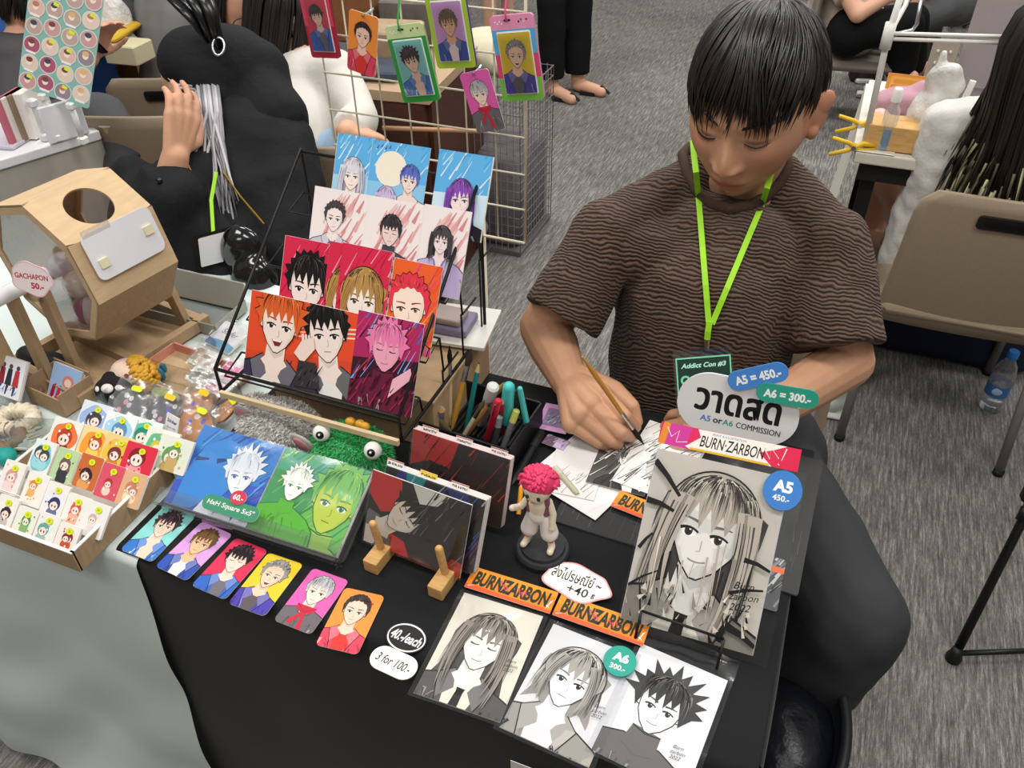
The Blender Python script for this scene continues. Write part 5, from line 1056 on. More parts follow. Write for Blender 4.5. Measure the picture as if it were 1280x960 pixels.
tag(obj('dark_pouch', Geo().ell(G(70, 455, z=TZ+.02), (.045, .02, .018), MX.Rotation(-.2, 3, 'Z')).ell(G(40, 445, z=TZ+.02), (.03, .02, .018)), mat('black_pouch', '#1b1a1c', .6), smooth=True), 'black pouch lying behind the drum posts', 'pouch')
t = thing('card_tray', 'shallow tray with a salmon pink rim behind the bagged charms', 'tray', G(235, 470, z=TZ)); P = G(238, 472, z=TZ+.006); Rt = MX.Rotation(-.1, 3, 'Z')
for dx, dy, sx, sy, hh in ((0, 0, .17, .10, .003), (-.084, 0, .003, .10, .02), (.084, 0, .003, .10, .02), (0, -.05, .17, .003, .02), (0, .05, .17, .003, .02)): obj('rim' if hh > .01 else 'bottom', Geo().box(V((P.x, P.y, TZ+hh/2))+Rt @ V((dx, dy, 0)), (sx, sy, hh), -.1), mat('salmon_card', '#cf8f7c', .7) if hh > .01 else kraft, t)
def pouch(px, py, w, h, yaw, cols, label, seed, deg=16, z=TZ+.028, txt=None, paper='#e9e9e6'):
    u, v = tilt(yaw, deg); P = G(px, py, z=z); O = P-u*w/2-v*h/2; n = u.cross(v); t = thing('gift_pouch', label, 'pouch', O, 'small bagged items by the rack'); A = Art(w, h, .003, paper=paper, thick=.004); R = random.Random(seed)
    if txt: A.text(txt, w*.5, h*.66, h*.2, '#3a4a78', 0, w=w*.6, bold=.0, shear=.3); A.poly([(0, 0), (w, 0), (w, h*.25), (w*.6, h*.34), (0, h*.22)], cols[0]); A.poly([(0, 0), (w*.5, 0), (w*.3, h*.2), (0, h*.25)], cols[1])
    else:
        for i in range(12): A.ell(w*R.uniform(.1, .9), h*R.uniform(.1, .9), w*R.uniform(.08, .2), h*R.uniform(.08, .2), R.choice(cols))
    A.build('insert', O, u, v, t); obj('bag', Geo().sheet(lambda a, b: O+u*(-.004+(w+.008)*a)+v*(-.004+(h+.012)*b)+n*(.003+.005*noise.noise(V((a*6+seed, b*6, 5)))), 14, 14), bag_m, t, smooth=True)
pouch(284, 421, .066, .055, -14, ['#5fa8d0', '#3a78a8'], 'white card in a clear bag with blue waves and handwriting reading Surfer', 3, txt='Surfer', z=TZ+.012, paper='#eeeef2')
pouch(256, 448, .055, .036, -8, ['#8fb86a', '#b0a08a', '#d0c0b0', '#6a9a4a'], 'green and beige gift in a clear bag on the pink-rimmed tray', 4); pouch(252, 470, .05, .03, -4, ['#b0a8a4', '#8a8684', '#d8d0cc'], 'grey striped gift in a clear bag on the pink-rimmed tray', 5, z=TZ+.033)
pouch(290, 466, .05, .045, -10, ['#ee8ab8', '#f6b8d4', '#e0609a', '#7aa858'], 'pink gift in a clear bag against the rack corner', 6, z=TZ+.03); pouch(272, 485, .05, .022, -10, ['#e79ac0', '#f0c8d8', '#c9788a'], 'flat pink gift in a clear bag below the rack corner', 7, z=TZ+.036)
P = G(207, 494, z=TZ+.02); tag(obj('moss_patch', Geo().ell(P, (.03, .014, .006), MX.Rotation(-.15, 3, 'Z')), mat('moss_green', '#8a9a5a', .9, bump=(200, .8), noise_=(150, .3)), smooth=True), 'olive green flat charm behind the grey spotted bags', 'charm')
# ---------------------------------------------------------------- people
def sm(a, b, x): t = max(0, min(1, (x-a)/(b-a))); return t*t*(3-2*t)
gs = lambda x, w: math.exp(-(x/w)**2)
def face_pt(dx, dy, dz, f=1.0):
    x, y, z = .0755*dx, .092*dy, (.112 if dz > 0 else .118)*dz
    if dy > 0: y = .092*(1-(1-dy)**1.15)*.97
    k = sm(-.015, -.115, z)
    x *= 1-.27*k; x *= 1-.06*sm(.05, .11, z)
    if dy < 0: y *= 1-.42*k
    if dy > .05:
        q = sm(.05, .3, dy); a = 0
        a += .0045*gs(z-.027, .011)*gs(x, .042) - .009*f*sum(gs(x-s*.032, .015)*gs(z-.009, .011) for s in (-1, 1)) + .0065*f*sum(gs(x-s*.032, .012)*gs(z-.006, .0075) for s in (-1, 1))
        if z > -.036: a += (.003+.0185*sm(.022, -.034, z))*gs(x, .0065+.006*sm(.02, -.034, z))*sm(.032, .012, z)
        else: a += .0215*gs(z+.036, .0055)*gs(x, .0125)
        a += .0085*sum(gs(x-s*.0135, .0058)*gs(z+.034, .0062) for s in (-1, 1)) + .004*sum(gs(x-s*.042, .02)*gs(z+.02, .022) for s in (-1, 1))
        a += .0065*gs(x, .030)*gs(z+.066, .017) + .0038*gs(x, .017)*gs(z+.0605, .0038) + .0045*gs(x, .015)*gs(z+.0715, .0046) - .0034*gs(x, .022)*gs(z+.0658, .0017) + .008*gs(x, .018)*gs(z+.101, .012)
        y += a*q
    return V((x, y, z))
def head_geo(g, H, R3, nu=64, nv=48, sc=1.0):
    rings = []
    for j in range(nv+1):
        t = -PI/2+PI*max(.15, min(nv-.15, j))/nv; rings.append([H + R3 @ (face_pt(math.cos(t)*math.cos(2*PI*k/nu), math.cos(t)*math.sin(2*PI*k/nu), math.sin(t))*sc) for k in range(nu)])
    g.rings(rings)
    for s in (-1, 1):
        g.ell(H+R3 @ (V((s*.080, -.012, -.006))*sc), (.0060*sc, .016*sc, .027*sc), R3 @ MX.Rotation(s*.5, 3, 'Z'), 16, 10); g.ell(H+R3 @ (V((s*.0835, -.016, .009))*sc), (.0065*sc, .017*sc, .017*sc), R3 @ MX.Rotation(s*.6, 3, 'Z'), 16, 10); g.ell(H+R3 @ (V((s*.077, -.006, -.026))*sc), (.008*sc, .010*sc, .012*sc), R3, 12, 8)
def axes(fwd, up):
    f = V(fwd).normalized(); u = V(up); u = (u-f*u.dot(f)).normalized(); return MX((f.cross(u), f, u)).transposed()
def hand(g, W, d, n, side=1, s=1.0, curl=.45):
    d = V(d).normalized(); n = V(n); n = (n-d*n.dot(d)).normalized(); l = d.cross(n)*side; W = V(W)
    for i, (o, L) in enumerate(((-.031, .070), (-.010, .080), (.011, .075), (.031, .058))):
        M = W+d*.088*s*(1-.06*abs(i-1.2))+l*o*s; g.caps(W+l*o*.4*s+d*.005, M, .0155*s, .0118*s, 12); p = M; a = curl*.5
        for j, fr in enumerate((.46, .30, .24)):
            q = p+(d*math.cos(a)-n*math.sin(a)+l*o*2.0*(1-.5*j))*L*fr*s; g.caps(p, q, (.0098-.0012*j)*s, (.0088-.0012*j)*s, 10); p = q; a += curl
    t0 = W+d*.022*s-l*.022*s; t1 = t0+(d*.55-l*.75-n*.25)*.040*s; t2 = t1+(d*.85-l*.3-n*.3)*.034*s; t3 = t2+(d*.95-n*.3)*.026*s
    g.caps(W+d*.01, t1, .016*s, .0125*s, 12); g.caps(t1, t2, .0115*s, .0098*s, 10); g.caps(t2, t3, .0098*s, .0075*s, 10)
SKIN = mat('skin', rough=.5, attr=True, spec=.35, noise_=(60, .03))
def hairmat(c): return mat('hair_'+c, c, .38, noise_=(40, .25), spec=.5, stretch=(4, 4, .6))
def strands(g, n, R, pathfn, r, k=7, sides=5, col=None):
    for i in range(n):
        P = pathfn(R); m = len(P); g.tube(P, [r*(1-.15*abs(j/(m-1)-.3))*(1 if j < m-2 else (.65 if j == m-2 else .08)) for j in range(m)], sides, col=col(R) if callable(col) else col)
# ---- the artist behind the table
HS = 1.13
HP = G(941, 131, d=1.20); ry = (HP-CAMP).normalized(); hr = (CX-ry*CX.dot(ry)).normalized(); hd_ = ry.cross(hr)
if hd_.dot(CY) < 0: hd_ = -hd_
yw, pt, rl = math.radians(18.5), math.radians(31), math.radians(9.5)
hf = -hr*math.sin(yw)*math.cos(pt)+hd_*math.sin(pt)-ry*math.cos(yw)*math.cos(pt)
up0 = -hd_*math.cos(rl)+hr*math.sin(rl); HR = axes(hf, up0)
man = thing('person', 'person in a brown crinkled t-shirt bent over the table painting with a brush', 'person', (-.13, 1.3, .45))
shR, shL = G(757, 296, z=.962), G(1036, 306, z=.962); nk = (shR+shL)/2+V((-.0, .0, .06)); nk = V((HP.x-.0, HP.y+.055, 1.035))
elR, elL = G(681, 408, z=.812), G(1058, 452, z=.805); wrR = G(712, 478, z=.793); wrL = G(925, 535, z=.785)
g = Geo(); head_geo(g, HP, HR, 150, 110, HS)
g.caps(nk+V((0, .0, -.03)), HP+HR @ V((0, -.030, -.06)), .060, .055, 20); g.caps(nk+V((0, .01, -.02)), nk+V((0, .03, -.3)), .075, .12)
g.caps(shR, elR, .045, .042); g.caps(elR, elR*.6+wrR*.4, .043, .041); g.caps(elR*.6+wrR*.4, wrR, .041, .029)
g.caps(shL, elL, .045, .042); g.caps(elL, elL*.6+wrL*.4, .043, .039); g.caps(elL*.6+wrL*.4, wrL, .039, .027)
g.caps(nk+V((0, .02, -.10)), shR+V((0, .01, -.02)), .045, .038); g.caps(nk+V((0, .02, -.10)), shL+V((0, .01, -.02)), .045, .038)
def chain(P, r):
    for a, b, r0, r1 in zip(P, P[1:], r, r[1:]): g.caps(a, b, r0, r1, 12)
mcp = [G(752, 492, z=.812), G(738, 505, z=.810), G(725, 519, z=.800), G(714, 530, z=.787)]
for m_, r_ in zip(mcp, (.0165, .017, .016, .015)): g.caps(wrR+(m_-wrR)*.1, m_, .023, r_, 14)
chain([mcp[0], G(780, 520, z=.806), G(790, 529, z=.786), G(795, 534, z=.772)], [.0135, .0115, .0098, .0082])
chain([mcp[1], G(776, 541, z=.790), G(788, 545, z=.771), G(791, 544, z=.762)], [.0135, .0115, .0098, .0085])
chain([mcp[2], G(766, 551, z=.775), G(772, 555, z=.760), G(766, 553, z=.754)], [.0130, .0110, .0095, .0082])
chain([mcp[3], G(750, 553, z=.766), G(757, 557, z=.756), G(753, 555, z=.752)], [.0120, .0100, .0086, .0075])
chain([wrR+V((.012, .01, .006)), G(768, 488, z=.800), G(790, 508, z=.795), G(797, 527, z=.775)], [.022, .0155, .0118, .0085])
hand(g, wrL, G(862, 534, z=.772)-wrL, (0, -.3, 1), -1, .92, .75)
HI = HR.transposed()
def skincol(p):
    c = lin('#c69677'); q = HI @ (p-HP)/HS
    if q.length < .16:
        k = gs(q.x, .021)*gs(q.z+.0662, .0095)*(q.y > .06); k = min(1, k*1.5*sm(.2, .6, k+.1)); c = mixc(c, '#9c5248', .8*k)
        if abs(q.x) > .072: c = mixc(c, '#c4705a', .35)
        k = gs(q.z+.02, .03)*sum(gs(q.x-s*.045, .02) for s in (-1, 1))*(q.y > .03); c = mixc(c, '#c2715a', .35*k)
        k = gs(q.x, .014)*gs(q.z+.034, .012)*(q.y > .08); c = mixc(c, '#c07a60', .4*k)
        k = max(gs(abs(q.x)-.032, .016)*gs(q.z-.0035-.3*abs(abs(q.x)-.032)**1.2, .0024)*(q.y > .04), 0); c = mixc(c, '#3a2620', min(1, .85*k))
    return c
bd = blob('body', g, .0019, SKIN, man, 3, colfn=skincol)
bv = BVHTree.FromPolygons([v.co for v in bd.data.vertices], [tuple(p.vertices) for p in bd.data.polygons])
def onface(x, z, off=.0006):
    o = HP+HR @ (V((x, .2, z))*HS); h = bv.ray_cast(o, HR @ V((0, -1, 0))); return (h[0]+HR @ V((0, off, 0))) if h[0] is not None else HP+HR @ (V((x, .09, z))*HS)
bh = hairmat('#1d1815')
for s in (-1, 1):
    g = Geo(); R = random.Random(4)
    for i in range(70):
        t = R.random(); x = s*(.014+.036*t); z = .0245+.007*math.sin(t*2.6)+R.uniform(-.0028, .0028)
        g.tube([onface(x, z), onface(x+s*.004, z+.0018, .0012), onface(x+s*.008, z+.0014, .0008)], [.0007, .0007, .0002], 4)
    obj('eyebrow', g, bh, man)
    g = Geo(); g.tube([onface(s*(.018+.0047*i), .0035-.0042*math.sin(PI*i/6), .0007) for i in range(7)], [.0005, .0009, .0011, .0012, .0012, .0011, .0006], 5)
    for i in range(16): x = s*(.019+.0016*i); z = .0032-.0042*math.sin(PI*i/16); p = onface(x, z); g.tube([p, p+HR @ V((s*.0008, .004, -.0035))], [.0004, .0001], 4)
    obj('eyelashes', g, bh, man)
# hair
HC, HA = V((0, -.012, .016))*HS, V((.0735, .096, .107))*HS
def the(ph): # where the hair ends, by direction (0 = front)
    a = abs((ph+PI) % (2*PI)-PI); 
    return math.radians(103 if a < .7 else 103-6*sm(.7, 1.0, a) if a < 1.12 else 97-15*sm(1.12, 1.38, a) if a < 1.9 else 82+30*sm(1.9, 2.5, a))
def hp(th, ph, off, tiltp=False): s = V((math.sin(ph)*math.sin(th), math.cos(ph)*math.sin(th), math.cos(th))); s = V((s.x, s.y*.906-s.z*.423, s.z*.906+s.y*.423)) if tiltp else s; return HC+V((s.x*(HA.x+off), s.y*(HA.y+off), s.z*(HA.z+off)))
g = Geo('#15110f'); rings = []
for j in range(26): rings.append([HP+HR @ hp(max(.03, the(2*PI*k/72)*.94*j/25), 2*PI*k/72, .001, True) for k in range(72)])
g.rings(rings, cap=False); 
def mpath(R):
    ph = R.uniform(-PI, PI); L = the(ph)*R.uniform(.86, 1.07); st = R.uniform(.05, .55)*L; off = R.uniform(.002, .011); tw = R.uniform(-.16, .16); P = []
    if abs(ph) < .95: L *= R.uniform(.97, 1.09)
    for j in range(9):
        t = j/8; th = st+(L-st)*t; q = hp(th, ph+tw*(t-.3)+.10*math.sin(th*3+ph*5), off*(.35+.9*math.sin(PI*min(1, t*.62))), True)
        if abs(ph) < 1.0: q.y += .006*t*t
        P.append(HP+HR @ q)
    return P
strands(g, 1500, random.Random(7), mpath, .0021, col=lambda R: R.choice(['#120f0d', '#1b1613', '#241e1a', '#171310']))
obj('hair', g, mat('black_hair', rough=.34, attr=True, spec=.6), man, smooth=True)
# shirt
def shirtmat():
    m = bpy.data.materials.new('crinkled_brown_fabric'); m.use_nodes = True; N = m.node_tree.nodes; L = m.node_tree.links; b = N['Principled BSDF']; b.inputs['Roughness'].default_value = .85; b.inputs['Specular IOR Level'].default_value = .15; b.inputs['Sheen Weight'].default_value = .1
    tc = N.new('ShaderNodeTexCoord'); sp = N.new('ShaderNodeSeparateXYZ'); L.new(tc.outputs['Object'], sp.inputs[0])
    def mth(op, a, c=0.0):
        n = N.new('ShaderNodeMath'); n.operation = op
        for i, x in enumerate((a, c)):
            if isinstance(x, (int, float)): n.inputs[i].default_value = x
            else: L.new(x, n.inputs[i])
        return n.outputs[0]
    n1 = N.new('ShaderNodeTexNoise'); n1.inputs['Scale'].default_value = 16; n1.inputs['Detail'].default_value = 2; L.new(tc.outputs['Object'], n1.inputs['Vector'])
    n2 = N.new('ShaderNodeTexNoise'); n2.inputs['Scale'].default_value = 55; n2.inputs['Detail'].default_value = 2; L.new(tc.outputs['Object'], n2.inputs['Vector'])
    c = mth('ADD', sp.outputs[2], mth('MULTIPLY', sp.outputs[1], .75)); c = mth('ADD', c, mth('MULTIPLY', n1.outputs[0], .030)); c = mth('ADD', c, mth('MULTIPLY', n2.outputs[0], .011))
    w = mth('SINE', mth('MULTIPLY', c, 2*PI/.0076)); w2 = mth('ADD', mth('MULTIPLY', w, .5), .5); w3 = mth('POWER', w2, .7)
    r = N.new('ShaderNodeValToRGB'); L.new(w3, r.inputs[0]); e = r.color_ramp.elements; e[0].color = (*lin('#2b211c'), 1); e[1].color = (*lin('#685347'), 1); e[0].position = .08; e[1].position = .75  # pleat shading painted into the colour: dark valleys, light crests
    L.new(r.outputs[0], b.inputs['Base Color']); bp = N.new('ShaderNodeBump'); bp.inputs['Strength'].default_value = 1; bp.inputs['Distance'].default_value = .0028; L.new(w3, bp.inputs['Height']); L.new(bp.outputs[0], b.inputs['Normal'])
    return m
brown = shirtmat(); md = (shR+shL)/2
g = Geo(); g.ell(md+V((0, .015, -.10)), (.168, .112, .170)); g.ell(V((md.x, md.y-.005, .72)), (.155, .120, .25)); g.caps(V((md.x, md.y, .85)), V((md.x, md.y+.02, .55)), .15, .16)
g.caps(shR+V((.03, .01, -.020)), shL+V((-.03, .01, -.020)), .062, .062); g.caps(nk+V((-.052, .018, -.020)), shR+V((0, 0, .006)), .056, .050); g.caps(nk+V((.052, .018, -.020)), shL+V((0, 0, .006)), .056, .050)
slR, slL = G(701, 397, z=.855), G(1044, 432, z=.845)
g.caps(shR, slR, .058, .066, 24, flat=True); g.caps(shR, shR*.5+slR*.5, .060, .062); g.caps(shL, slL, .060, .072, 24, flat=True); g.caps(shL, shL*.5+slL*.5, .062, .066)
def wr(p, n): return .006*noise.noise(p*9+V((3, 1, 2)))+.0035*noise.noise(V((p.x*26, p.y*20, p.z*12)))+.003*math.sin(p.x*60+4*noise.noise(p*6))*gs(p.z-.8, .15)
blob('shirt', g, .0042, brown, man, 7, disp=wr)
# trousers
hipL, knL, anL = V((.02, 1.22, .50)), G(1066, 772, z=.52), V((.12, .93, .06))
g = Geo(); g.caps(hipL, knL, .095, .083); g.caps(knL, anL, .083, .075); g.caps(V((-.22, 1.24, .50)), V((-.21, .86, .52)), .09, .078); g.caps(V((-.21, .86, .52)), V((-.20, .90, .06)), .078, .07); g.caps(V((-.20, 1.26, .50)), V((.0, 1.26, .50)), .12, .12)
g.caps(hipL*.4+knL*.6+V((.02, 0, -.02)), knL+V((-.02, .02, -.06)), .075, .075)
blob('trousers', g, .006, mat('charcoal_trousers', '#3a3b3e', .8, bump=(500, .2), spec=.2), man, 6, disp=lambda p, n: .006*noise.noise(p*8)+.004*noise.noise(V((p.x*20, p.y*12, p.z*20))))
for q in (anL, V((-.20, .90, .06))): obj('shoe', Geo().ell(q+V((0, -.05, -.02)), (.045, .12, .04)), mat('dark_shoe', '#1c1c1e', .6), man, smooth=True)
# brush in the hand
pen('paint_brush', (805, 556), (728, 446), TZ+.013, .935, .0036, '#c98a3a', 'amber paint brush with a black wet tip held in the drawing hand', 'brush', '#131212', 'brush', g2=None)
# lanyard and badge
ln = thing('lanyard_badge', 'lime green lanyard with event badge reading Addict Con #3 on the brown shirt', 'badge', G(882, 440, z=.85)); lime = mat('lime_ribbon', '#9fdc2c', .6)
sb = man.children[[c.name.split('.')[0] for c in man.children].index('shirt')]; sv = BVHTree.FromPolygons([v.co for v in sb.data.vertices], [tuple(p.vertices) for p in sb.data.polygons])
def onshirt(px, py, off=.004):
    d = (CX*((px-640)/FOC)+CY*((py-480)/FOC)+CF).normalized(); h = sv.ray_cast(CAMP, d); return (h[0]-d*off) if h[0] is not None else G(px, py, d=1.26)
def cpt(x, y, yy):
    q = G(x, y, y=yy); d = (CX*((x-640)/FOC)+CY*((y-480)/FOC)+CF).normalized(); h = sv.ray_cast(CAMP, d)
    return h[0]-d*.002 if h[0] is not None and abs(h[0].y-yy) < .05 else q
cf = [cpt(x, y, nk.y+o) for x, y, o in ((853, 194, .0), (858, 214, -.03), (870, 238, -.05), (889, 255, -.065), (912, 262, -.07), (936, 258, -.065), (958, 246, -.05), (975, 228, -.03), (985, 208, .0))]
mid_ = (cf[0]+cf[-1])/2; hw_ = (cf[-1]-cf[0])/2; bk_ = [mid_+hw_*math.cos(a)+V((0, .06, .008))*math.sin(a) for a in [PI*k/8 for k in range(1, 8)]]
obj('collar', Geo().tube(cf+bk_, .0085, 10, closed=True, flat=1.3), mat('brown_rib', '#4c3a31', .85, bump=(400, .4)), man, smooth=True)
def ribbon(name, pts, w, m, par, th=.0012):
    g = Geo(); R_ = []; 
    for i, p in enumerate(pts):
        a = pts[max(0, i-1)]; b = pts[min(len(pts)-1, i+1)]; t_ = (b-a).normalized(); n_ = (CAMP-p).normalized(); s_ = t_.cross(n_).normalized(); n_ = s_.cross(t_); R_.append([p+s_*w/2+n_*th, p-s_*w/2+n_*th, p-s_*w/2-n_*th, p+s_*w/2-n_*th])
    return obj(name, g.rings(R_), m, par)
ribbon('strap', [G(866, 176, d=1.30), G(867, 190, d=1.25), G(870, 215, d=1.22)]+[onshirt(873+13*t_, 245+160*t_) for t_ in [i/10 for i in range(11)]], .0085, lime, ln)
ribbon('strap', [G(968, 200, d=1.29), G(964, 216, d=1.25), G(959, 235, d=1.22)]+[onshirt(953-63*t_, 255+150*t_) for t_ in [i/10 for i in range(11)]], .0085, lime, ln)
ribbon('ribbon_end', [onshirt(887, 402, .006), onshirt(885, 414, .006), onshirt(884, 424, .006)], .009, lime, ln, .002)
obj('metal_clip', Geo().tube([onshirt(884, 424, .007), onshirt(883, 437, .008)], .004, 8), chrome, ln)
bO, bu, bvv, bw, bhh = rectframe(G(846, 438, d=1.225), G(921, 432, d=1.215), G(846, 520, d=1.235)); 
obj('badge_pouch', Geo().prism([(0, 0), (bw, 0), (bw, bhh), (0, bhh)], M_B(bO, bu, bvv), .002), clear('pouch_film', (.92, .93, .92), .08, .1), ln)
A = Art(bw*.92, bhh*.86, 0, paper='#2f6a4e', thick=.0005); w, h = A.w, A.h; A.poly([(0, 0), (w, 0), (w, h), (0, h)], '#7fd8b0'); A.poly([(w*.025, h*.02), (w*.975, h*.02), (w*.975, h*.975), (w*.025, h*.975)], '#1c3a30'); A.text('Addict Con #3', w*.5, h*.85, h*.095, '#bfeede', 0, w=w*.82, bold=.03, shear=.25); A.text('8-9 JUNE 2024 HALL 5', w*.5, h*.755, h*.03, '#7fd8b0', 0, w=w*.7); A.ell(w*.16, h*.6, w*.09, w*.09, '#7fd8b0'); A.ell(w*.16, h*.6, w*.05, w*.05, '#1c3a30')
A.L = [l for i, l in enumerate(A.L) if i != 3]
A.build('badge_card', bO+bu*bw*.04+bvv*bhh*.02+bu.cross(bvv)*.003, bu, bvv, ln)
# ---------------------------------------------------------------- chairs
def chair(x, y, rz, label, grp='beige hall chairs', slot=True):
    t = thing('chair', label, 'chair', (x, y, 0), grp); R_ = MX.Rotation(rz, 4, 'Z'); Tm = MX.Translation((x, y, 0)) @ R_; P = lambda a, b, c: Tm @ V((a, b, c))
    fab = mat('taupe_upholstery', '#9d8c78', .85, noise_=(400, .08), bump=(500, .25), spec=.15); gm = mat('chair_metal', '#8d8b86', .4, .5)
    def pad(u, v): pass
    g = Geo(); N_ = 13; hw = .208
    def prof(s): return (-.165-.075*s-.01*math.sin(PI*s), .365+.40*s)
    F_ = []
    for side in (0, 1):
        for j in range(N_+1):
            s = j/N_; yy, zz = prof(s); cw = hw*(1-.06*s)-(.035*max(0, (s-.86)/.14)**2)
            for i in range(N_+1): a = -1+2*i/N_; F_.append(P(cw*a, yy+(.030 if side else 0)*(1-.55*abs(a)**6)*(1-.5*abs(2*s-1)**8)+.012*a*a, zz))
    w = N_+1; m = w*w; fs = []
    for j in range(N_):
        for i in range(N_): k = j*w+i; fs += [(k, k+1, k+w+1, k+w), (m+k, m+k+w, m+k+w+1, m+k+1)]
    b = [i for i in range(w)]+[j*w+N_ for j in range(1, w)]+[N_*w+i for i in range(N_-1, -1, -1)]+[j*w for j in range(N_-1, 0, -1)]
    for q in range(len(b)): a_, c_ = b[q], b[(q+1) % len(b)]; fs.append((a_, m+a_, m+c_, c_))
    obj('backrest', g.add(F_, fs), fab, t, smooth=True)
    yy, zz = prof(.86); hl = MX.Rotation(.18, 3, 'X')
    if slot: obj('handle', Geo().prism(rrect(.13, .036, .010), Tm @ MX.Translation((.065, yy-.003, zz-.018)) @ MX.Rotation(PI, 4, 'Z') @ MX.Rotation(PI/2-.18, 4, 'X'), .006), blackplastic, t, bevel=.002)
    if slot: obj('handle_slot', Geo().prism(rrect(.098, .014, .005), Tm @ MX.Translation((.049, yy-.0065, zz-.008)) @ MX.Rotation(PI, 4, 'Z') @ MX.Rotation(PI/2-.18, 4, 'X'), .006), mat('slot_black', '#050505', .9), t)
    obj('seat', Geo().box(P(0, .02, .41), (.42, .40, .055), rz, bev=.02), fab, t, smooth=True, bevel=.012)
    for sx in (-1, 1):
        obj('leg', Geo().tube([P(sx*.20, -.13, .40), P(sx*.205, -.235, .012)], .0125, 10), gm, t, smooth=True); obj('leg', Geo().tube([P(sx*.20, .18, .39), P(sx*.205, .235, .012)], .0125, 10), gm, t, smooth=True)
        for yb_ in (-.235, .236): obj('foot_cap', Geo().tube([P(sx*.205, yb_-.001, .016), P(sx*.205, yb_, 0)], .0145, 10), blackplastic, t, smooth=True)
        obj('back_post', Geo().tube([P(sx*.18, -.13, .38), P(sx*.17, -.185, .55)], .010, 8), gm, t, smooth=True)
    return t
chair(.396, 2.205, .02, 'beige chair with a black handle slot behind the woman in white, beside the water bottle')
chair(-.10, 1.24, PI-.02, 'beige chair that the person in the brown crinkled t-shirt sits on', slot=False)
# ---------------------------------------------------------------- woman in white at the right
W1 = thing('person', 'seated person in a white blouse seen from behind, long dark hair with blond ends', 'person', (.42, 2.3, .42))
Hw = V((.392, 2.17, 1.05)); Rw = axes((-.15, .95, -.25), (0, .2, 1))
g = Geo(); head_geo(g, Hw, Rw); g.caps(Hw+V((0, 0, -.05)), V((.41, 2.22, .80)), .05, .06); g.caps(V((.42, 2.25, .78)), V((.42, 2.25, .5)), .12, .13)
g.caps(V((.26, 2.24, .83)), G(1140, 318, y=2.30), .045, .04); g.caps(G(1140, 318, y=2.30), G(1092, 300, y=2.55), .036, .028); hand(g, G(1092, 300, y=2.55), (-.3, .9, -.2), (0, 0, 1), 1, .9)
for sx in (-.10, .10): g.caps(V((.40+sx, 2.28, .50)), V((.33+sx*1.6, 2.68, .50)), .075, .06); g.caps(V((.33+sx*1.6, 2.68, .50)), V((.31+sx*1.6, 2.66, .08)), .055, .04); g.caps(V((.31+sx*1.6, 2.66, .06)), V((.31+sx*1.6, 2.78, .04)), .04, .035)
blob('body', g, .006, SKIN, W1, 4, colfn=lambda p: lin('#dba993'))
g = Geo(); g.caps(V((.40, 2.22, .92)), V((.41, 2.23, .80)), .075, .12); g.ell(V((.42, 2.25, .70)), (.185, .13, .21)); g.caps(V((.27, 2.24, .835)), V((.57, 2.25, .835)), .062, .062); g.caps(V((.36, 2.23, .87)), V((.48, 2.23, .87)), .06, .06); g.caps(V((.25, 2.24, .82)), G(1138, 322, y=2.28), .070, .085); g.caps(G(1138, 322, y=2.28), G(1112, 350, y=2.36), .07, .06); g.caps(V((.59, 2.25, .82)), V((.66, 2.34, .58)), .07, .08); g.caps(V((.42, 2.27, .55)), V((.40, 2.40, .50)), .16, .15); g.caps(V((.31, 2.34, .49)), V((.24, 2.52, .47)), .09, .075)
white_f = mat('white_cotton', '#d9d6d3', .8, bump=(140, .5), spec=.15, bumpdist=.003)
blob('blouse', g, .007, white_f, W1, 5, disp=lambda p, n: .010*noise.noise(V((p.x*14, p.y*14, p.z*9)))+.006*noise.noise(p*30))
g = Geo()
def wp(R):
    a = R.uniform(-PI, PI); s0 = V((math.sin(a)*.06, -.05+.05*math.cos(a), .10)); P = []; L = R.uniform(.24, .42); dx = R.uniform(-.04, .04); e = 1
    for j in range(9):
        t = j/8; r = .100*math.sin(min(1, t*2.6)*PI/2)*(1-.30*max(0, t-.35)); ang = a if abs(a) > 1 else a+(1.0 if a > 0 else -1.0)*t
        x = math.sin(ang)*(r+.004); y = math.cos(ang)*(r+.01); z = .115*math.cos(min(1, t*2.6)*PI/2)-max(0, t-.38)*L*1.55*e-.03*t
        if e == 0: z = max(z, -.04)
        P.append(Hw+V((x*1.0+dx*t*t+.02*math.sin(t*5+a)*t, y-.012 if y < 0 else y*.8, z)))
    return P
wcols = ['#17130f', '#221c17', '#2a231d']
def wstr(n, seed):
    R = random.Random(seed)
    for i in range(n):
        P = wp(R); c = R.choice(wcols); k = R.choice((6, 7, 7)); g.tube(P[:k+1], [.0040]*(k+1), 5, col=c); rest = P[k:]; g.tube(rest, [.0040, .0030, .0004][:1]+[.0030]*(len(rest)-2)+[.0004], 5, col=R.choice(['#a39c78', '#857e5a', '#5f5a42', '#b9b392', '#2a251c', '#221c17', '#3a3428']))
wstr(620, 11); g.ell(Hw+V((0, -.008, .012)), (.084, .098, .112), col='#17130f'); obj('hair', g, mat('dark_hair', rough=.4, attr=True, spec=.5), W1, smooth=True)
tag(obj('tan_bag', Geo().caps(G(1094, 312, y=2.5), G(1098, 352, y=2.5), .035, .045), mat('tan_leather', '#b59a62', .6), smooth=True), 'small tan bag on the lap of the person in the white blouse', 'bag')
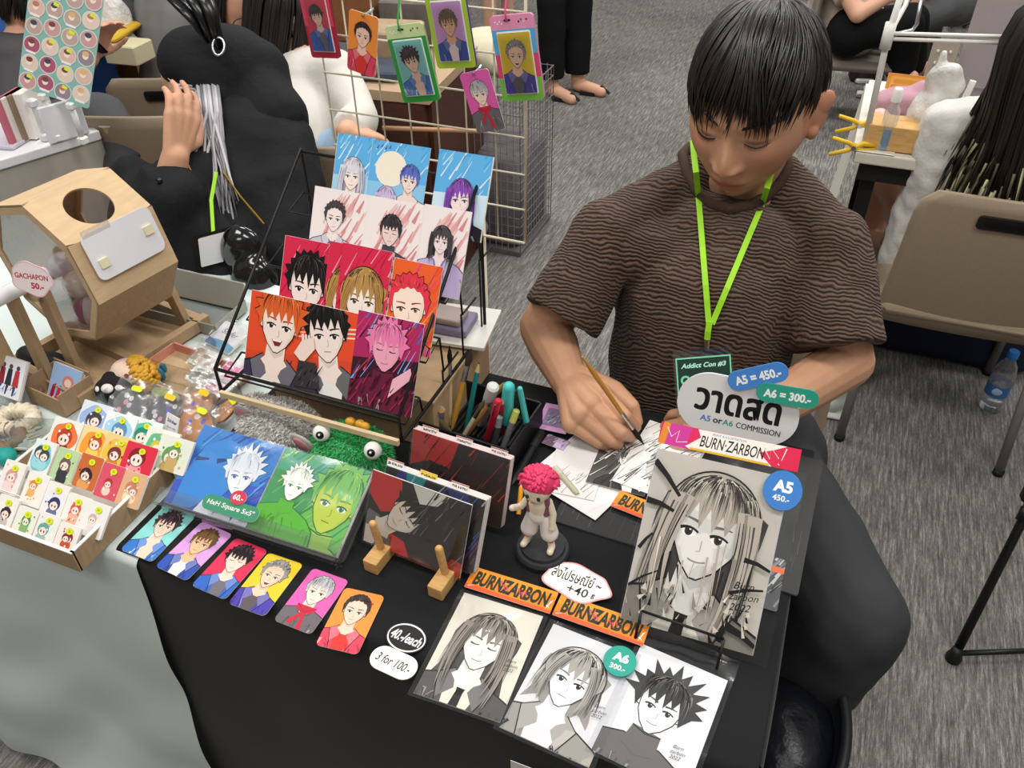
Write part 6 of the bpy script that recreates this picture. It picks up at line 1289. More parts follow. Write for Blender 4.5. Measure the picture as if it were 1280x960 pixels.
def generic(name, label, H, fwd, shoulders, hips, hands_, shirtc, pantc, hairc, legs=None, skin='#d6a68a', hairlen=0, loc=None, sleeves=.5, shoes='#1c1c1e', pants_to=1.0, standing=False, seed=1, hairside=None):
    t = thing('person', label, 'person', loc or (H.x, H.y, 0)); Rh = axes(fwd, (0, 0, 1)); g = Geo(); head_geo(g, H, Rh, 40, 30); ch = (shoulders[0]+shoulders[1])/2; hp_ = (hips[0]+hips[1])/2
    g.caps(H-VZ*.06, ch, .05, .055); g.caps(ch-VZ*.08, hp_, .10, .11); arms = []
    for s, (sh, hd) in enumerate(zip(shoulders, hands_)):
        if hd is None: continue
        el, wrist, d, n = hd; g.caps(sh, el, .045, .038); g.caps(el, wrist, .037, .026); hand(g, wrist, d, n, 1 if s else -1, .95)
        arms.append((sh, el, wrist))
    for s, lg in enumerate(legs or []):
        kn, an, toe = lg; g.caps(hips[s], kn, .075, .055); g.caps(kn, an, .052, .036); g.caps(an-VZ*.02, toe, .036, .03)
    c = lin(skin); blob('body', g, .007, SKIN, t, 4, colfn=lambda p: c)
    g = Geo(); g.caps(shoulders[0], shoulders[1], .068, .068); g.caps(ch-VZ*.10, hp_+VZ*.02, .145, .145); g.caps(ch-VZ*.03, ch-VZ*.12, .10, .15)
    for sh, el, wrist in arms:
        if sleeves >= 1: g.caps(sh, el, .06, .055); g.caps(el, wrist*.85+el*.15, .055, .045, flat=True)
        else: g.caps(sh, sh*(1-sleeves)+el*sleeves, .062, .065, flat=True)
    blob('top', g, .008, mat('fabric_'+shirtc, shirtc, .85, bump=(200, .3), spec=.15), t, 5, disp=lambda p, n: .008*noise.noise(p*11+V((seed, 0, 0))))
    if legs:
        g = Geo(); g.caps(hips[0], hips[1], .11, .11)
        for s, lg in enumerate(legs):
            g.caps(hips[s], lg[0], .092, .075)
            if pants_to > .05: g.caps(lg[0], lg[0]*(1-pants_to)+lg[1]*pants_to, .075, .070, flat=True)
        blob('trousers', g, .008, mat('fabric_'+pantc, pantc, .85, bump=(200, .3), spec=.15), t, 5, disp=lambda p, n: .007*noise.noise(p*10+V((0, seed, 0))))
        for kn, an, toe in legs: obj('shoe', Geo().caps(V((an.x, an.y, .022)), V((toe.x, toe.y, .020)), .046, .040) if shoes != 'sandal' else Geo().box(V(((an.x+toe.x)/2, (an.y+toe.y)/2, .012)), (.085, .085, .016)).tube([V((toe.x-.045, toe.y, .02)), V((toe.x, toe.y, .055)), V((toe.x+.045, toe.y, .02))], .008, 6), mat('shoe_'+shoes, '#1a1a1b' if shoes == 'sandal' else shoes, .6), t, smooth=shoes != 'sandal')
    if hairc:
        g = Geo(); c_ = [hairc, shade(hairc, .7), shade(hairc, 1.5)]; g.ell(H+Rh @ V((0, -.016, .018)), (.083, .096, .108), Rh, col=hairc)
        def gp(R):
            a = R.uniform(-PI, PI); 
            if abs(a) < .9 and hairlen: a = 1.0 if a > 0 else -1.0
            P = []; L = hairlen if hairlen else .02
            for j in range(8):
                tt = j/7; k = min(1, tt*(2.2 if hairlen > .05 else 1.1)); q = hp(max(.05, k*(1.55 if abs(a) > .8 else 1.3)), a, .006+.006*R.random()); q.z -= max(0, tt-.45)*L*1.8; P.append(H+Rh @ (q+V((.012*math.sin(tt*7+a*3)*tt, 0, 0))*(1 if hairlen else 0)))
            return P
        strands(g, 260, random.Random(seed), gp, .0045, col=lambda R: R.choice(c_)); obj('hair', g, mat('dark_hair', rough=.4, attr=True, spec=.5), t, smooth=True)
    return t
# ---------------------------------------------------------------- card grid panel with hanging holders
YG = 1.15; gp = thing('grid_panel', 'cream wire grid panel standing behind the print rack', 'grid panel', (-.75, YG, 0)); cream = mat('cream_wire', '#d9d3bd', .4)
XR = G(657, 250, y=YG).x; ZB = G(657, 303, y=YG).z; g = Geo(); n_ = 8; dx = .0495; dz = .0605
for i in range(n_): g.tube([(XR-dx*i, YG, ZB), (XR-dx*i, YG, ZB+dz*9)], .0016 if i else .0026, 6)
obj('upright_wires', g, cream, gp, smooth=True); g = Geo()
for j in range(10): g.tube([(XR, YG-.003, ZB+dz*j), (XR-dx*(n_-1), YG-.003, ZB+dz*j)], .0016 if j else .0024, 6)
obj('cross_wires', g, cream, gp, smooth=True)
for x in (XR-dx*1.6, XR-dx*4): obj('leg', Geo().tube([(x, YG+.004, ZB+.05), (x, YG+.004, .004)], .005, 8), cream, gp, smooth=True); obj('foot', Geo().box((x, YG, .006), (.03, .36, .012)), cream, gp)
def hung(q, art, label, cat='photo card', hold=None, rimc=None, strap=None, lean_=0):
    u0 = [G(*p, y=YG-.030) for p in q]; O, u, v, w, h = rectframe(*u0); n = u.cross(v); t = thing('card_holder' if hold else 'photo_card', label, 'card holder' if hold else 'photo card', O, 'cards hanging on the grid panel')
    art = dict(art); bg = art.pop('bgc')
    if hold:
        A = Art(w, h, w*.09, paper=rimc[0], thick=.005, edge=shade(rimc[0], .7))
        for k, c in enumerate(rimc[1:]): yy = h*(.84-.84*k/len(rimc[1:])); A.poly([(0, 0), (w, 0), (w, yy), (0, yy)], c)
        A.poly(rrect(w*.78, h*.74, w*.03, 4, w*.11, h*.08), shade('#ffffff', .9)); 
        B_ = Art(w*.74, h*.71, w*.02, paper=bg, thick=.001); portrait(B_, B_.w*.5, B_.h*.63, B_.w*.46, **art)
        A.poly(rrect(w*.16, h*.025, h*.01, 4, w*.32, h*.93), '#2a2a2c')
        for i in range(4): A.ell(w*(.12+.05*i), h*(.93-.02*(i % 2)), w*.018, w*.018, '#ffffff'); A.ell(w*(.66+.06*i), h*(.92+.02*(i % 2)), w*.022, w*.022, ['#3a2a2a', '#2f8a4a', '#e7d9c0', '#b03a3a'][i])
        A.build('frame', O, u, v, t); B_.build('photo', O+u*w*.13+v*h*.095+n*.0016, u, v, t); obj('window_film', Geo().prism(rrect(w*.76, h*.72, .002), M_B(O+u*w*.12+v*h*.09+n*.0032, u, v), .0005), clear('holder_film', (.99, .99, .99), .03, .12), t)
        top = O+u*w*.4+v*h*.94; obj('hanging_loop', Geo().tube([top-n*.006, top+n*.003, top+v*.012+n*.002, top+v*.05+V((0, .028, 0)), top+v*.09+V((0, .036, .02))], .0016, 6), mat('strap_'+strap, strap, .5), t, smooth=True)
    else:
        A = Art(w, h, w*.10, paper=bg, thick=.0009); portrait(A, w*.5, h*.63, w*.46, **art); A.build('photo', O, u, v, t)
        top = O+u*w*.5+v*h*.97; obj('clip', Geo().tube([top+n*.004, top-n*.02, V((top.x, YG-.002, top.z+.002))], .002, 6), chrome, t)
def ca(i, **k): c = dict(CARDS[i]); c.update(k); return c
hung(((373, -26), (410, -26), (390, 72)), ca(2, seed=31), 'dark-haired photo card in a crimson-rimmed holder at the left of the grid', hold=1, rimc=['#b3243f', '#d9456a', '#b3243f'], strap='#c23a52')
hung(((441, 12), (478, 24), (434, 86)), ca(5, seed=32), 'bare photo card with orange background clipped to the grid')
hung(((487, 33), (535, 27), (505, 129)), ca(0, seed=33), 'turquoise photo card in a pale green and dark green holder on the grid', hold=1, rimc=['#cfe0a6', '#2f9a44'], strap='#3aa050')
hung(((531, -18), (582, -22), (547, 86)), ca(1, seed=34), 'lilac photo card in a violet and lime holder at the grid top', hold=1, rimc=['#5a3f9a', '#a8c83a'], strap='#7a5ab0')
hung(((578, 92), (614, 84), (597, 167)), ca(4, seed=35), 'bare photo card with magenta background clipped low on the grid')
hung(((621, 20), (676, 15), (629, 127)), ca(3, seed=36), 'yellow photo card in a pink, blue, red and green striped holder on the grid', hold=1, rimc=['#ee9ac0', '#5ab0e0', '#e04a7a', '#7ac04a'], strap='#d95a8a')
# ---------------------------------------------------------------- right side: table, partition, stand, clamps, bag, bottle
def bgtable(name, x0, x1, y0, y1, z, topc, label, drape=None, legc='#17181a'):
    t = thing(name, label, 'table', ((x0+x1)/2, (y0+y1)/2, 0)); obj('tabletop', Geo().box(((x0+x1)/2, (y0+y1)/2, z-.015), (x1-x0, y1-y0, .03)), mat('top_'+topc, topc, .5), t, bevel=.004)
    obj('apron', Geo().box(((x0+x1)/2, y0+.03, z-.055), (x1-x0-.04, .02, .05)), mat('leg_'+legc, legc, .5), t)
    for x in (x0+.05, x1-.05):
        for y in (y0+.06, y1-.06): obj('leg', Geo().box((x, y, (z-.03)/2), (.035, .035, z-.03)), mat('leg_'+legc, legc, .5), t)
    return t
bgtable('folding_table', .05, .27, 2.20, 2.78, .74, '#d8d3c6', 'pale-topped dark-legged table in front of the woman in white')
def clothL(u, v): return (.043-.05*v-.012*math.sin(u*22+v*3)*v, 2.19+.55*u, .745-.72*v)
g = Geo().sheet(clothL, 40, 14).sheet(lambda u, v: (.043+.10*v, 2.20+.53*u, .7425), 6, 2); tag(obj('tablecloth', g, mat('cream_cloth', '#d6d2c8', .8, bump=(200, .3)), smooth=True), 'cream cloth hanging from the left end of the dark-legged table', 'tablecloth')
Z7 = .742
P = G(1110, 172, z=Z7+.03); tag(obj('wooden_box', Geo().box((P.x+.01, P.y+.03, Z7+.032), (.125, .09, .062)), wood, bevel=.002), 'small wooden crate on the table behind the woman in white', 'crate')
t = thing('spray_bottle', 'clear spray bottle with blue liquid before the wooden crate', 'bottle', G(1103, 186, z=Z7)); P = G(1103, 186, z=Z7)
obj('body', Geo().lathe([(.001, .001), (.017, .002), (.018, .01), (.018, .10), (.010, .116), (.009, .124)], P, 24), clear('pet', (.90, .95, .98), .12, .05, haze=.15), t, smooth=True); obj('liquid', Geo().lathe([(.001, .003), (.0165, .004), (.0165, .055), (.001, .055)], P, 24), mat('blue_liquid', '#4aa6d8', .1, trans=.3), t, smooth=True, auto=40); obj('cap', Geo().lathe([(.012, .122), (.012, .150), (.009, .154), (.001, .154)], P, 20), whitepl, t, smooth=True, auto=40)
P = G(1155, 186, z=Z7); tag(blob('plastic_bag', Geo().ell(P+V((0, .05, .07)), (.06, .045, .075)).ell(P+V((.005, .05, .15)), (.045, .03, .05)).caps(P+V((-.02, .05, .17)), P+V((-.015, .05, .22)), .016, .008), .006, mat('white_film', '#dcdad6', .35, bump=(60, 1), bumpdist=.006), None, 3, disp=lambda p, n: .010*noise.noise(p*28)), 'white crinkled plastic bag on the table beside the spray bottle', 'bag')
P = G(1120, 150, z=Z7+.01); tag(blob('pink_cloth', Geo().ell(P+V((0, .05, .035)), (.07, .05, .035)).caps(P+V((-.04, .03, .03)), P+V((.05, .07, .06)), .025, .025), .007, mat('pink_fabric', '#b98f9c', .85), None, 4, disp=lambda p, n: .008*noise.noise(p*25)), 'folded pink cloth behind the wooden crate', 'cloth')
P = G(1098, 152, z=Z7+.03); tag(obj('red_white_pouch', Geo().ell(P, (.03, .025, .035)), mat('rosy_pouch', '#d9b3ad', .6, noise_=(80, .3)), smooth=True), 'white and red pouch left of the pink cloth', 'pouch')
for px, py, dy, l in ((1137, 108, 0, 'rear'), (1140, 122, -.06, 'front')):
    P = G(px, py, y=2.70+dy); A = Art(.13, .06, .003, paper='#cf8a35', thick=.004); A.poly(rrect(.11, .045, .004, 3, .01, .0075), '#e0a050'); A.poly(rrect(.09, .03, .003, 3, .02, .015), '#cf8a35'); scribble(A, .02, .014, .11, .03, 22, ['#f0d9b0', '#f6ead0'], .0025, 3, .2)
    tag(A.build('sign_card', P-V((.065, 0, .03)), U0, V((0, .25, .97))), l+' of the two orange lettered cards at the back of that table', 'sign', 'orange sign cards')
pf = thing('pipe_frame', 'white plastic pipe frame clamped to the table corner', 'pipe frame', G(1081, 182, z=Z7)); b0 = G(1080, 185, z=.74); top = V((b0.x+.0, b0.y, 1.06)); top = G(1110, 45, y=b0.y)
hi = G(1131, -20, y=b0.y); obj('upright', Geo().tube([b0+V((0, 0, -.02)), top, hi], .0075, 12), whitepl, pf, smooth=True); obj('joint', Geo().tube([top-VZ*.03, top+VZ*.03], .013, 12), whitepl, pf, smooth=True)
for k, (ex, ey) in enumerate(((1262, 46), (1262, 54))): obj('cross_pipe', Geo().tube([top+VZ*(.006-.012*k), G(ex, ey, y=b0.y)], .0045, 10), whitepl, pf, smooth=True)
obj('rear_pipe', Geo().tube([top, top+V((.03, .30, .0)), top+V((.03, .30, .3))], .0065, 10), whitepl, pf, smooth=True); obj('hook', Geo().tube([top, G(1140, 38, y=b0.y+.02), G(1146, 30, y=b0.y+.02), G(1152, -4, y=b0.y+.02)], .005, 8), chrome, pf, smooth=True)
yel = mat('yellow_plastic', '#e6bd2a', .4)
for (px, py, l) in ((1078, 184, 'near'), (1084, 156, 'far')):
    P = G(px, py, z=.748); t = thing('spring_clamp', l+' of two yellow spring clamps on the cream tablecloth', 'clamp', P, 'yellow spring clamps')
    for s in (-1, 1): obj('jaw', Geo().tube([P+V((.03, .01, .004*s)), P+V((0, 0, .009*s)), P+V((-.035, -.01, -.010*s)), P+V((-.075, -.02, -.022*s))], [.005, .007, .006, .005], 8), yel, t, smooth=True)
    obj('pivot', Geo().tube([P+V((-.02, -.018, 0)), P+V((-.02, .006, 0))], .006, 10), chrome, t)
pp = thing('partition_panel', 'tall greyish-pink partition panel at the upper right', 'partition', (1.2, 3.40, 0)); xL = G(1172, 162, y=3.4).x
obj('panel', Geo().box((xL+.75, 3.42, .78), (1.5, .035, 1.52)), mat('mauve_panel', '#a99fa0', .8, noise_=(200, .03)), pp, bevel=.003); obj('seam_strip', Geo().box((xL+.75, 3.4015, G(1200, 108, y=3.4).z), (1.5, .003, .008)), mat('mauve_seam', '#978d8f', .7), pp)
for x in (xL+.1, xL+1.4): obj('foot', Geo().box((x, 3.42, .012), (.06, .4, .024)), chrome, pp)
P = G(1176, 84, y=3.30); t = thing('side_plate', 'beige perforated plate standing against the partition panel', 'plate', P); obj('plate', Geo().prism(rrect(.085, .15, .004), M_B(V((P.x-.042, 3.36, P.z-.075)), U0, VZ), .012), mat('beige_plate', '#b5a999', .6), t); zb7 = P.z-.075
obj('support', Geo().box((P.x, 3.352, zb7/2), (.03, .02, zb7)), mat('beige_plate', '#b5a999'), t)
for i in range(6): obj('hole', Geo().tube([(P.x-.02+.04*(i % 2), 3.342, P.z+.04-.04*(i//2)), (P.x-.02+.04*(i % 2), 3.349, P.z+.04-.04*(i//2))], .004, 10), mat('hole_white', '#e9e6e0', .5), t)
pl2 = thing('white_rail', 'short white upright rail standing by the plastic bag', 'rail', G(1193, 170, z=Z7)); P = G(1188, 178, z=Z7); obj('rail', Geo().box(P+V((0, .03, .075)), (.014, .010, .15), MX.Rotation(.12, 3, 'Y')), whitepl, pl2); obj('base', Geo().box(P+V((-.01, .03, .018)), (.03, .03, .036)), whitepl, pl2)
bt = thing('water_bottle', 'half-full water bottle with a blue cap on the carpet behind the chair leg', 'bottle', G(1236, 512, z=0)); P = G(1236, 510, z=0); P.z = 0
obj('bottle', Geo().lathe([(.001, .004), (.026, .0), (.0315, .008), (.0315, .022), (.029, .028), (.0315, .034), (.0315, .10), (.030, .106), (.0315, .112), (.031, .135), (.024, .160), (.0135, .178), (.0125, .192)], P, 32), clear('bottle_pet', (.95, .97, .99), .10, .05, haze=.06), bt, smooth=True); obj('water', Geo().lathe([(.001, .006), (.028, .006), (.029, .085), (.001, .085)], P, 28), mat('water', '#eef4f7', .02, trans=1, ior=1.33), bt, smooth=True, auto=40)
obj('cap', Geo().lathe([(.0145, .186), (.0150, .188), (.0150, .206), (.0135, .209), (.001, .209)], P, 28), mat('blue_cap', '#2c7fd4', .4), bt, smooth=True, auto=40); obj('label_band', Geo().lathe([(.0319, .060), (.0319, .100)], P, 32, cap=False), mat('label_blue', '#3f6fae', .4), bt, smooth=True); obj('label_emblem', Geo().ell(P+V((-.006, -.0305, .082)), (.014, .003, .012)), mat('label_pale', '#a9c8e6', .4), bt, smooth=True)
tag(obj('navy_bag', Geo().box(G(1170, 445, z=.10)+V((.02, .22, 0)), (.55, .22, .20), bev=.03), mat('navy_fabric', '#1b2138', .85), smooth=True, bevel=.02), 'navy blue bag on the carpet beneath the seat of the woman in white', 'bag')
t = thing('shoe', 'mint white sneaker on the carpet left of the beige chair leg', 'shoe', G(1042, 490, z=0)); P = G(1040, 494, z=.02); P.z = .0
blob('upper', Geo().caps(P+V((0, -.05, .045)), P+V((.01, .12, .035)), .042, .032).ell(P+V((.002, -.04, .075)), (.034, .045, .03)), .005, mat('mint_canvas', '#cfdcd0', .7), t, 4); obj('sole', Geo().box(P+V((.004, .03, .010)), (.082, .25, .02), .03, bev=.008), whitepl, t, bevel=.004); obj('laces', Geo().box(P+V((.003, .01, .088)), (.035, .05, .008)), whitepl, t, bevel=.003)
# tripod
tr = thing('tripod', 'black folding tripod stand at the right photo edge', 'tripod', (.9, 1.25, 0)); ap = G(1400, 408, z=.63); f1 = G(1193, 820, z=.012); hubz = .34; c0 = V((ap.x, ap.y, 0))
feet = [f1]+[c0+MX.Rotation(a, 3, 'Z') @ (f1-c0) for a in (1.45, 2.95)]; mt = mat('tripod_black', '#151517', .4)
obj('centre_pole', Geo().tube([c0+VZ*.12, ap+VZ*.25], .012, 14), mt, tr, smooth=True); obj('top_collar', Geo().tube([ap-VZ*.03, ap+VZ*.03], .022, 14), mt, tr, smooth=True); obj('lower_collar', Geo().tube([c0+VZ*.13, c0+VZ*.17], .018, 14), mt, tr, smooth=True)
for f in feet:
    f = V((f.x, f.y, .018)); l = obj('leg', Geo().tube([ap, f], .0095, 12), mt, tr, smooth=True); obj('rubber_foot', Geo().lathe([(.016, -.006), (.017, .004), (.013, .016), (.011, .03)], f-VZ*.012, 16), blackplastic, l, smooth=True)
    obj('brace', Geo().tube([c0+VZ*.15, f*.62+ap*.38], .006, 10), mt, tr, smooth=True); obj('clamp_ring', Geo().tube([f*.58+ap*.42, f*.54+ap*.46], .014, 12), mt, tr, smooth=True)
obj('floor_bar', Geo().tube([V((f1.x, f1.y, .022)), G(1330, 812, z=.022)], .006, 10), mt, tr, smooth=True)
# backpack by the table
bp_ = thing('backpack', 'open black backpack with red stripe standing at the table corner', 'backpack', (.16, .62, 0)); Pb = G(992, 905, z=.42); nyl = mat('black_nylon', '#14161c', .35, bump=(60, .6), bumpdist=.004, spec=.5)
blob('body', Geo().ell(V((Pb.x, Pb.y, .19)), (.085, .15, .19)).ell(V((Pb.x, Pb.y, .30)), (.08, .15, .13)), .006, nyl, bp_, 5, disp=lambda p, n: .008*noise.noise(p*14))
rim = [V((Pb.x+.078*math.cos(a), Pb.y+.145*math.sin(a), .405+.02*math.sin(a))) for a in [2*PI*k/48 for k in range(48)]]
obj('zip_rim', Geo().tube(rim, .009, 8, closed=True), mat('black_zip', '#1b1b1d', .5), bp_, smooth=True); obj('inner_lining', Geo().rings([[V((Pb.x, Pb.y, 0))*(1-k)+V((q.x, q.y, 0))*k+VZ*z for q in rim] for k, z in ((.99, .405), (.9, .36), (.6, .35), (.05, .352))], cap=False), mat('slate_lining', '#2c313a', .4, bump=(50, .8), bumpdist=.004), bp_, smooth=True)
obj('red_stripe', Geo().tube([V((Pb.x+.093, Pb.y-.06, .12)), V((Pb.x+.092, Pb.y-.05, .24)), V((Pb.x+.083, Pb.y-.04, .36))], .007, 8, flat=.5), mat('red_band', '#a3182c', .5), bp_, smooth=True)
obj('strap', Geo().tube([V((Pb.x-.03, Pb.y+.13, .42)), V((Pb.x-.01, Pb.y+.17, .47)), V((Pb.x+.03, Pb.y+.14, .42))], .008, 8, flat=.6), nyl, bp_, smooth=True)
A = Art(.10, .12, 0, paper='#d9d6d2', thick=.0006); Pq = G(640, 946, y=.425); tag(A.build('paper_sheet', V((Pq.x, .4205, Pq.z-.12)), U0, VZ), 'pale paper pinned to the hanging front of the black tablecloth', 'paper')
# seated couple beyond the right table, things on the carpet
sx = lambda px, py, z: G(px, py, z=z)
sh1, sh2 = G(1040, -25, y=4.55), G(1085, -30, y=4.50)
kn = G(1140, 40, z=.50)
generic('person', 'seated person in a beige shirt and black trousers at the upper right', G(1075, -95, y=4.5), (.9, .3, -.3), [G(1052, -22, y=4.35), G(1060, -30, y=4.75)], [G(1062, 40, y=4.35), G(1070, 36, y=4.6)], [(G(1072, 18, y=4.25), G(1108, -2, y=4.30), (.6, 0, .5), (0, -1, 0)), None], '#b7a99b', '#151516', '#1c1815', legs=[(G(1135, 32, y=4.35), G(1125, 92, y=4.42), G(1140, 96, y=4.38)), (G(1140, 24, y=4.6), G(1140, 84, y=4.72), G(1158, 84, y=4.7))], seed=21)
generic('person', 'seated person with grey trousers and striped sandals, mostly behind the beige-shirted person', G(1190, -120, y=5.2), (-.8, -.3, -.3), [G(1180, -50, y=5.0), G(1185, -50, y=5.4)], [G(1195, 5, y=5.1), G(1198, 2, y=5.35)], [(G(1160, -20, y=5.0), G(1138, 18, y=5.0), (-.7, 0, .2), (0, 0, 1)), None], '#8e8c88', '#5a5b5d', '#1c1815', legs=[(G(1140, 28, y=4.95), G(1148, 80, z=.06), G(1160, 98, z=.02)), (G(1160, 22, y=5.3), G(1158, 66, z=.06), G(1172, 80, z=.02))], seed=22, shoes='#4a2f48')
dk = thing('chair', 'dark-framed chair under the beige-shirted person', 'chair', G(1055, 95, z=0)); dm = mat('dark_steel', '#2a2a2c', .5)
s0 = G(1062, 52, y=4.5); obj('seat', Geo().box(s0+V((.02, .03, -.07)), (.40, .40, .05), .1, bev=.02), mat('grey_brown_pad', '#8b8178', .8), dk, smooth=True); 
for a, b in ((-.17, -.17), (.17, -.17), (-.17, .2), (.17, .2)): obj('leg', Geo().tube([s0+V((a, b, -.09)), V((s0.x+a*1.25, s0.y+b*1.2, 0))], .012, 8), dm, dk, smooth=True)
obj('backrest', Geo().box(s0+V((-.19, .03, .18)), (.04, .38, .40), .1, bev=.015), mat('grey_brown_pad', '#8b8178', .8), dk, smooth=True)
tag(obj('tote_bag', Geo().box(G(1084, 78, z=.10), (.16, .10, .2), .2, bev=.02), mat('plum_bag', '#4a3438', .8, noise_=(30, .4)), smooth=True), 'dark plum patterned bag on the carpet under the dark-framed chair', 'bag')
for px, py, a, l in ((1080, 100, .4, 'upper'), (1083, 118, .1, 'lower')): P = G(px, py, z=.015); P.z = .014; t = thing('power_adapter', l+' of two white power adapters on the carpet', 'adapter', P, 'white power adapters'); obj('plug_body', Geo().box(P, (.10, .055, .026), a, bev=.006), whitepl, t, bevel=.003); obj('cable', Geo().tube([P+V((.05, 0, 0)), P+V((.10, .03, -.008)), P+V((.16, -.02, -.009)), P+V((.24, .02, -.009))], .004, 8), whitepl, t, smooth=True)
P = G(1105, 112, z=.03); P.z = .028; tag(blob('white_rag', Geo().ell(P, (.11, .07, .028)).ell(P+V((.06, .05, .01)), (.07, .05, .03)), .008, mat('white_film', '#dcdad6'), None, 3, disp=lambda p, n: .010*noise.noise(p*22)), 'crumpled white plastic on the carpet beside the power adapters', 'plastic')
st_ = thing('folded_chairs', 'stack of dark folded chairs at the top right by the partition', 'chair stack', G(1185, 40, z=0))
for i in range(5):
    P = G(1192, 30, z=0)+V((.03+.09*i, .10*i, 0)); c = obj('chair_back', Geo().box(P+V((0, 0, .45)), (.03, .42, .86), MX.Rotation(.12, 3, 'Y'), bev=.01), mat('dark_vinyl', '#2c2c2e', .6), st_, smooth=True)
# ---------------------------------------------------------------- standing people beyond the grid
a1, a2 = G(690, 108, z=.05), G(722, 102, z=.05); a1.z = a2.z = .055
generic('person', 'standing person in black trousers and sandals on the aisle carpet', V((-1.52, 4.55, 1.62)), (.6, -.7, -.1), [V((-1.70, 4.62, 1.38)), V((-1.32, 4.50, 1.38))], [V((-1.60, 4.60, .88)), V((-1.42, 4.52, .88))], [None, None], '#2a2a2c', '#161617', '#1c1815', legs=[(V((a1.x-.02, a1.y+.02, .48)), a1, a1+V((.14, -.08, -.03))), (V((a2.x-.02, a2.y+.02, .48)), a2, a2+V((.15, -.04, -.03)))], shoes='sandal', pants_to=.9, seed=23)
b1, b2 = G(612, 54, z=.05), G(634, 38, z=.05); b1.z = b2.z = .06
generic('person', 'standing person in black shorts and black shoes beyond the grid panel', V((-2.2, 5.0, 1.6)), (.3, -.9, 0), [V((-2.4, 5.0, 1.36)), V((-2.02, 4.98, 1.36))], [V((-2.28, 5.0, .86)), V((-2.10, 4.98, .86))], [None, None], '#1d1d20', '#131314', '#1c1815', legs=[(V((b1.x, b1.y+.03, .48)), b1, b1+V((.06, -.13, -.03))), (V((b2.x, b2.y+.03, .48)), b2, b2+V((.08, -.12, -.03)))], pants_to=.02, shoes='#151516', seed=24)
# ---------------------------------------------------------------- left background: chairs, people, tables
def chair_at(px, py, rz, label, hs, slot=True): P = G(px, py, z=.758*hs); q = P-MX.Rotation(rz, 3, 'Z') @ V((0, -.24*hs, 0)); t = chair(q.x, q.y, rz, label, slot=slot); t.scale = (hs, hs, hs); return t
chair_at(200, 102, .42, 'beige chair under the grey-shirted person, handle slot in view', .96)
chair_at(160, 152, .36, 'empty-backed beige chair left of the hooded person, plain back toward the drum', 1.08, False)
chair_at(343, 126, .40, 'beige chair behind the woman in the white shirt with black hair', .97)
chair_at(362, 190, .30, 'beige chair at the right of the hooded person, half behind the rack', 1.06)
# person in black hood
HK = thing('person', 'person in a black hooded coat with silver hair, raising a hand to the face', 'person', (-1.25, 1.5, .4))
hh = G(251, 95, d=1.832); g = Geo(); Rk = axes(-CX*.80+CY*.55-CF*.12, -CY); head_geo(g, hh, Rk, 80, 60, .86)
w0 = G(219, 196, d=1.66); g.caps(G(208, 250, d=1.70), w0, .036, .027); hd = -CY*.92+CX*.22-CF*.10; hand(g, w0, hd, CX*.85-CF*.50, -1, .98, .42); g.caps(hh+VZ*-.05, G(300, 190, d=1.86), .05, .06); g.caps(G(310, 200, d=1.88), G(315, 330, d=1.88), .05, .06); g.caps(G(208, 250, d=1.70), G(285, 205, d=1.82), .038, .04)
blob('body', g, .0045, SKIN, HK, 3, colfn=lambda p: lin('#d3a184'))
blk = mat('black_coat', '#1c1c1f', .8, bump=(90, .4), spec=.25, noise_=(300, .1), bumpdist=.004)
g = Geo(); g.ell(G(283, 92, d=1.84), (.112, .12, .104)); g.ell(G(250, 72, d=1.82), (.078, .10, .066)); g.caps(G(232, 70, d=1.80), G(275, 116, d=1.78), .042, .040); g.caps(G(290, 92, d=1.86), G(338, 150, d=1.84), .100, .085); g.caps(G(310, 100, d=1.86), G(350, 175, d=1.84), .10, .05)
blob('hood', g, .006, blk, HK, 5, disp=lambda p, n: .007*noise.noise(p*12))
g = Geo(); g.caps(G(315, 190, d=1.86), G(310, 340, d=1.86), .135, .155); g.caps(G(345, 180, d=1.84), G(360, 330, d=1.80), .085, .10); g.caps(G(290, 200, d=1.80), G(190, 268, d=1.72), .075, .085); g.caps(G(196, 268, d=1.70), G(213, 218, d=1.67), .085, .056, flat=True); g.caps(G(190, 262, d=1.72), G(215, 250, d=1.68), .085, .07); g.caps(G(185, 250, d=1.72), G(165, 222, d=1.74), .05, .045); g.caps(G(230, 270, d=1.74), G(330, 380, d=1.80), .09, .10)
blob('coat', g, .008, blk, HK, 5, disp=lambda p, n: .012*noise.noise(p*9)+.005*noise.noise(p*24))
g = Geo(); R = random.Random(3)
for i in range(150):
    x0 = R.uniform(248, 276); dpt = 1.735+R.uniform(-.02, .03); P_ = [G(x0-4, 105, d=dpt+.03), G(x0, 140, d=dpt)]; x1 = R.uniform(262, 298) if R.random() < .93 else R.uniform(225, 262); yend = R.uniform(225, 345)
    for k in (.35, .7, 1): P_.append(G(x0+(x1-x0)*k+R.uniform(-3, 3), 140+(yend-140)*k, d=dpt-.02*k))
    g.tube(P_, [.004, .0042, .0036, .0028, .0005], 5, col=R.choice(['#a9a8ae', '#8f8e96', '#c4c3c8', '#77767e']))
for (x, y) in ((210, 98), (214, 102)): g.tube([G(x+30, y+10, d=1.72), G(x+10, y+8, d=1.70), G(x, y, d=1.70)], [.003, .003, .0006], 5, col='#a9a8ae')
obj('silver_hair', g, mat('silver_hair', rough=.35, attr=True, spec=.5), HK, smooth=True)
gl = mat('black_satin', '#0d0d10', .25, spec=.6); g = Geo()
for k, (p, q) in enumerate((((225, -30), (270, 58)), ((245, -30), (276, 62)), ((208, -12), (262, 52)))): g.tube([G(*p, d=1.66), G((p[0]+q[0])/2+4, (p[1]+q[1])/2, d=1.66), G(*q, d=1.70)], [.018, .016, .008], 8, flat=.4)
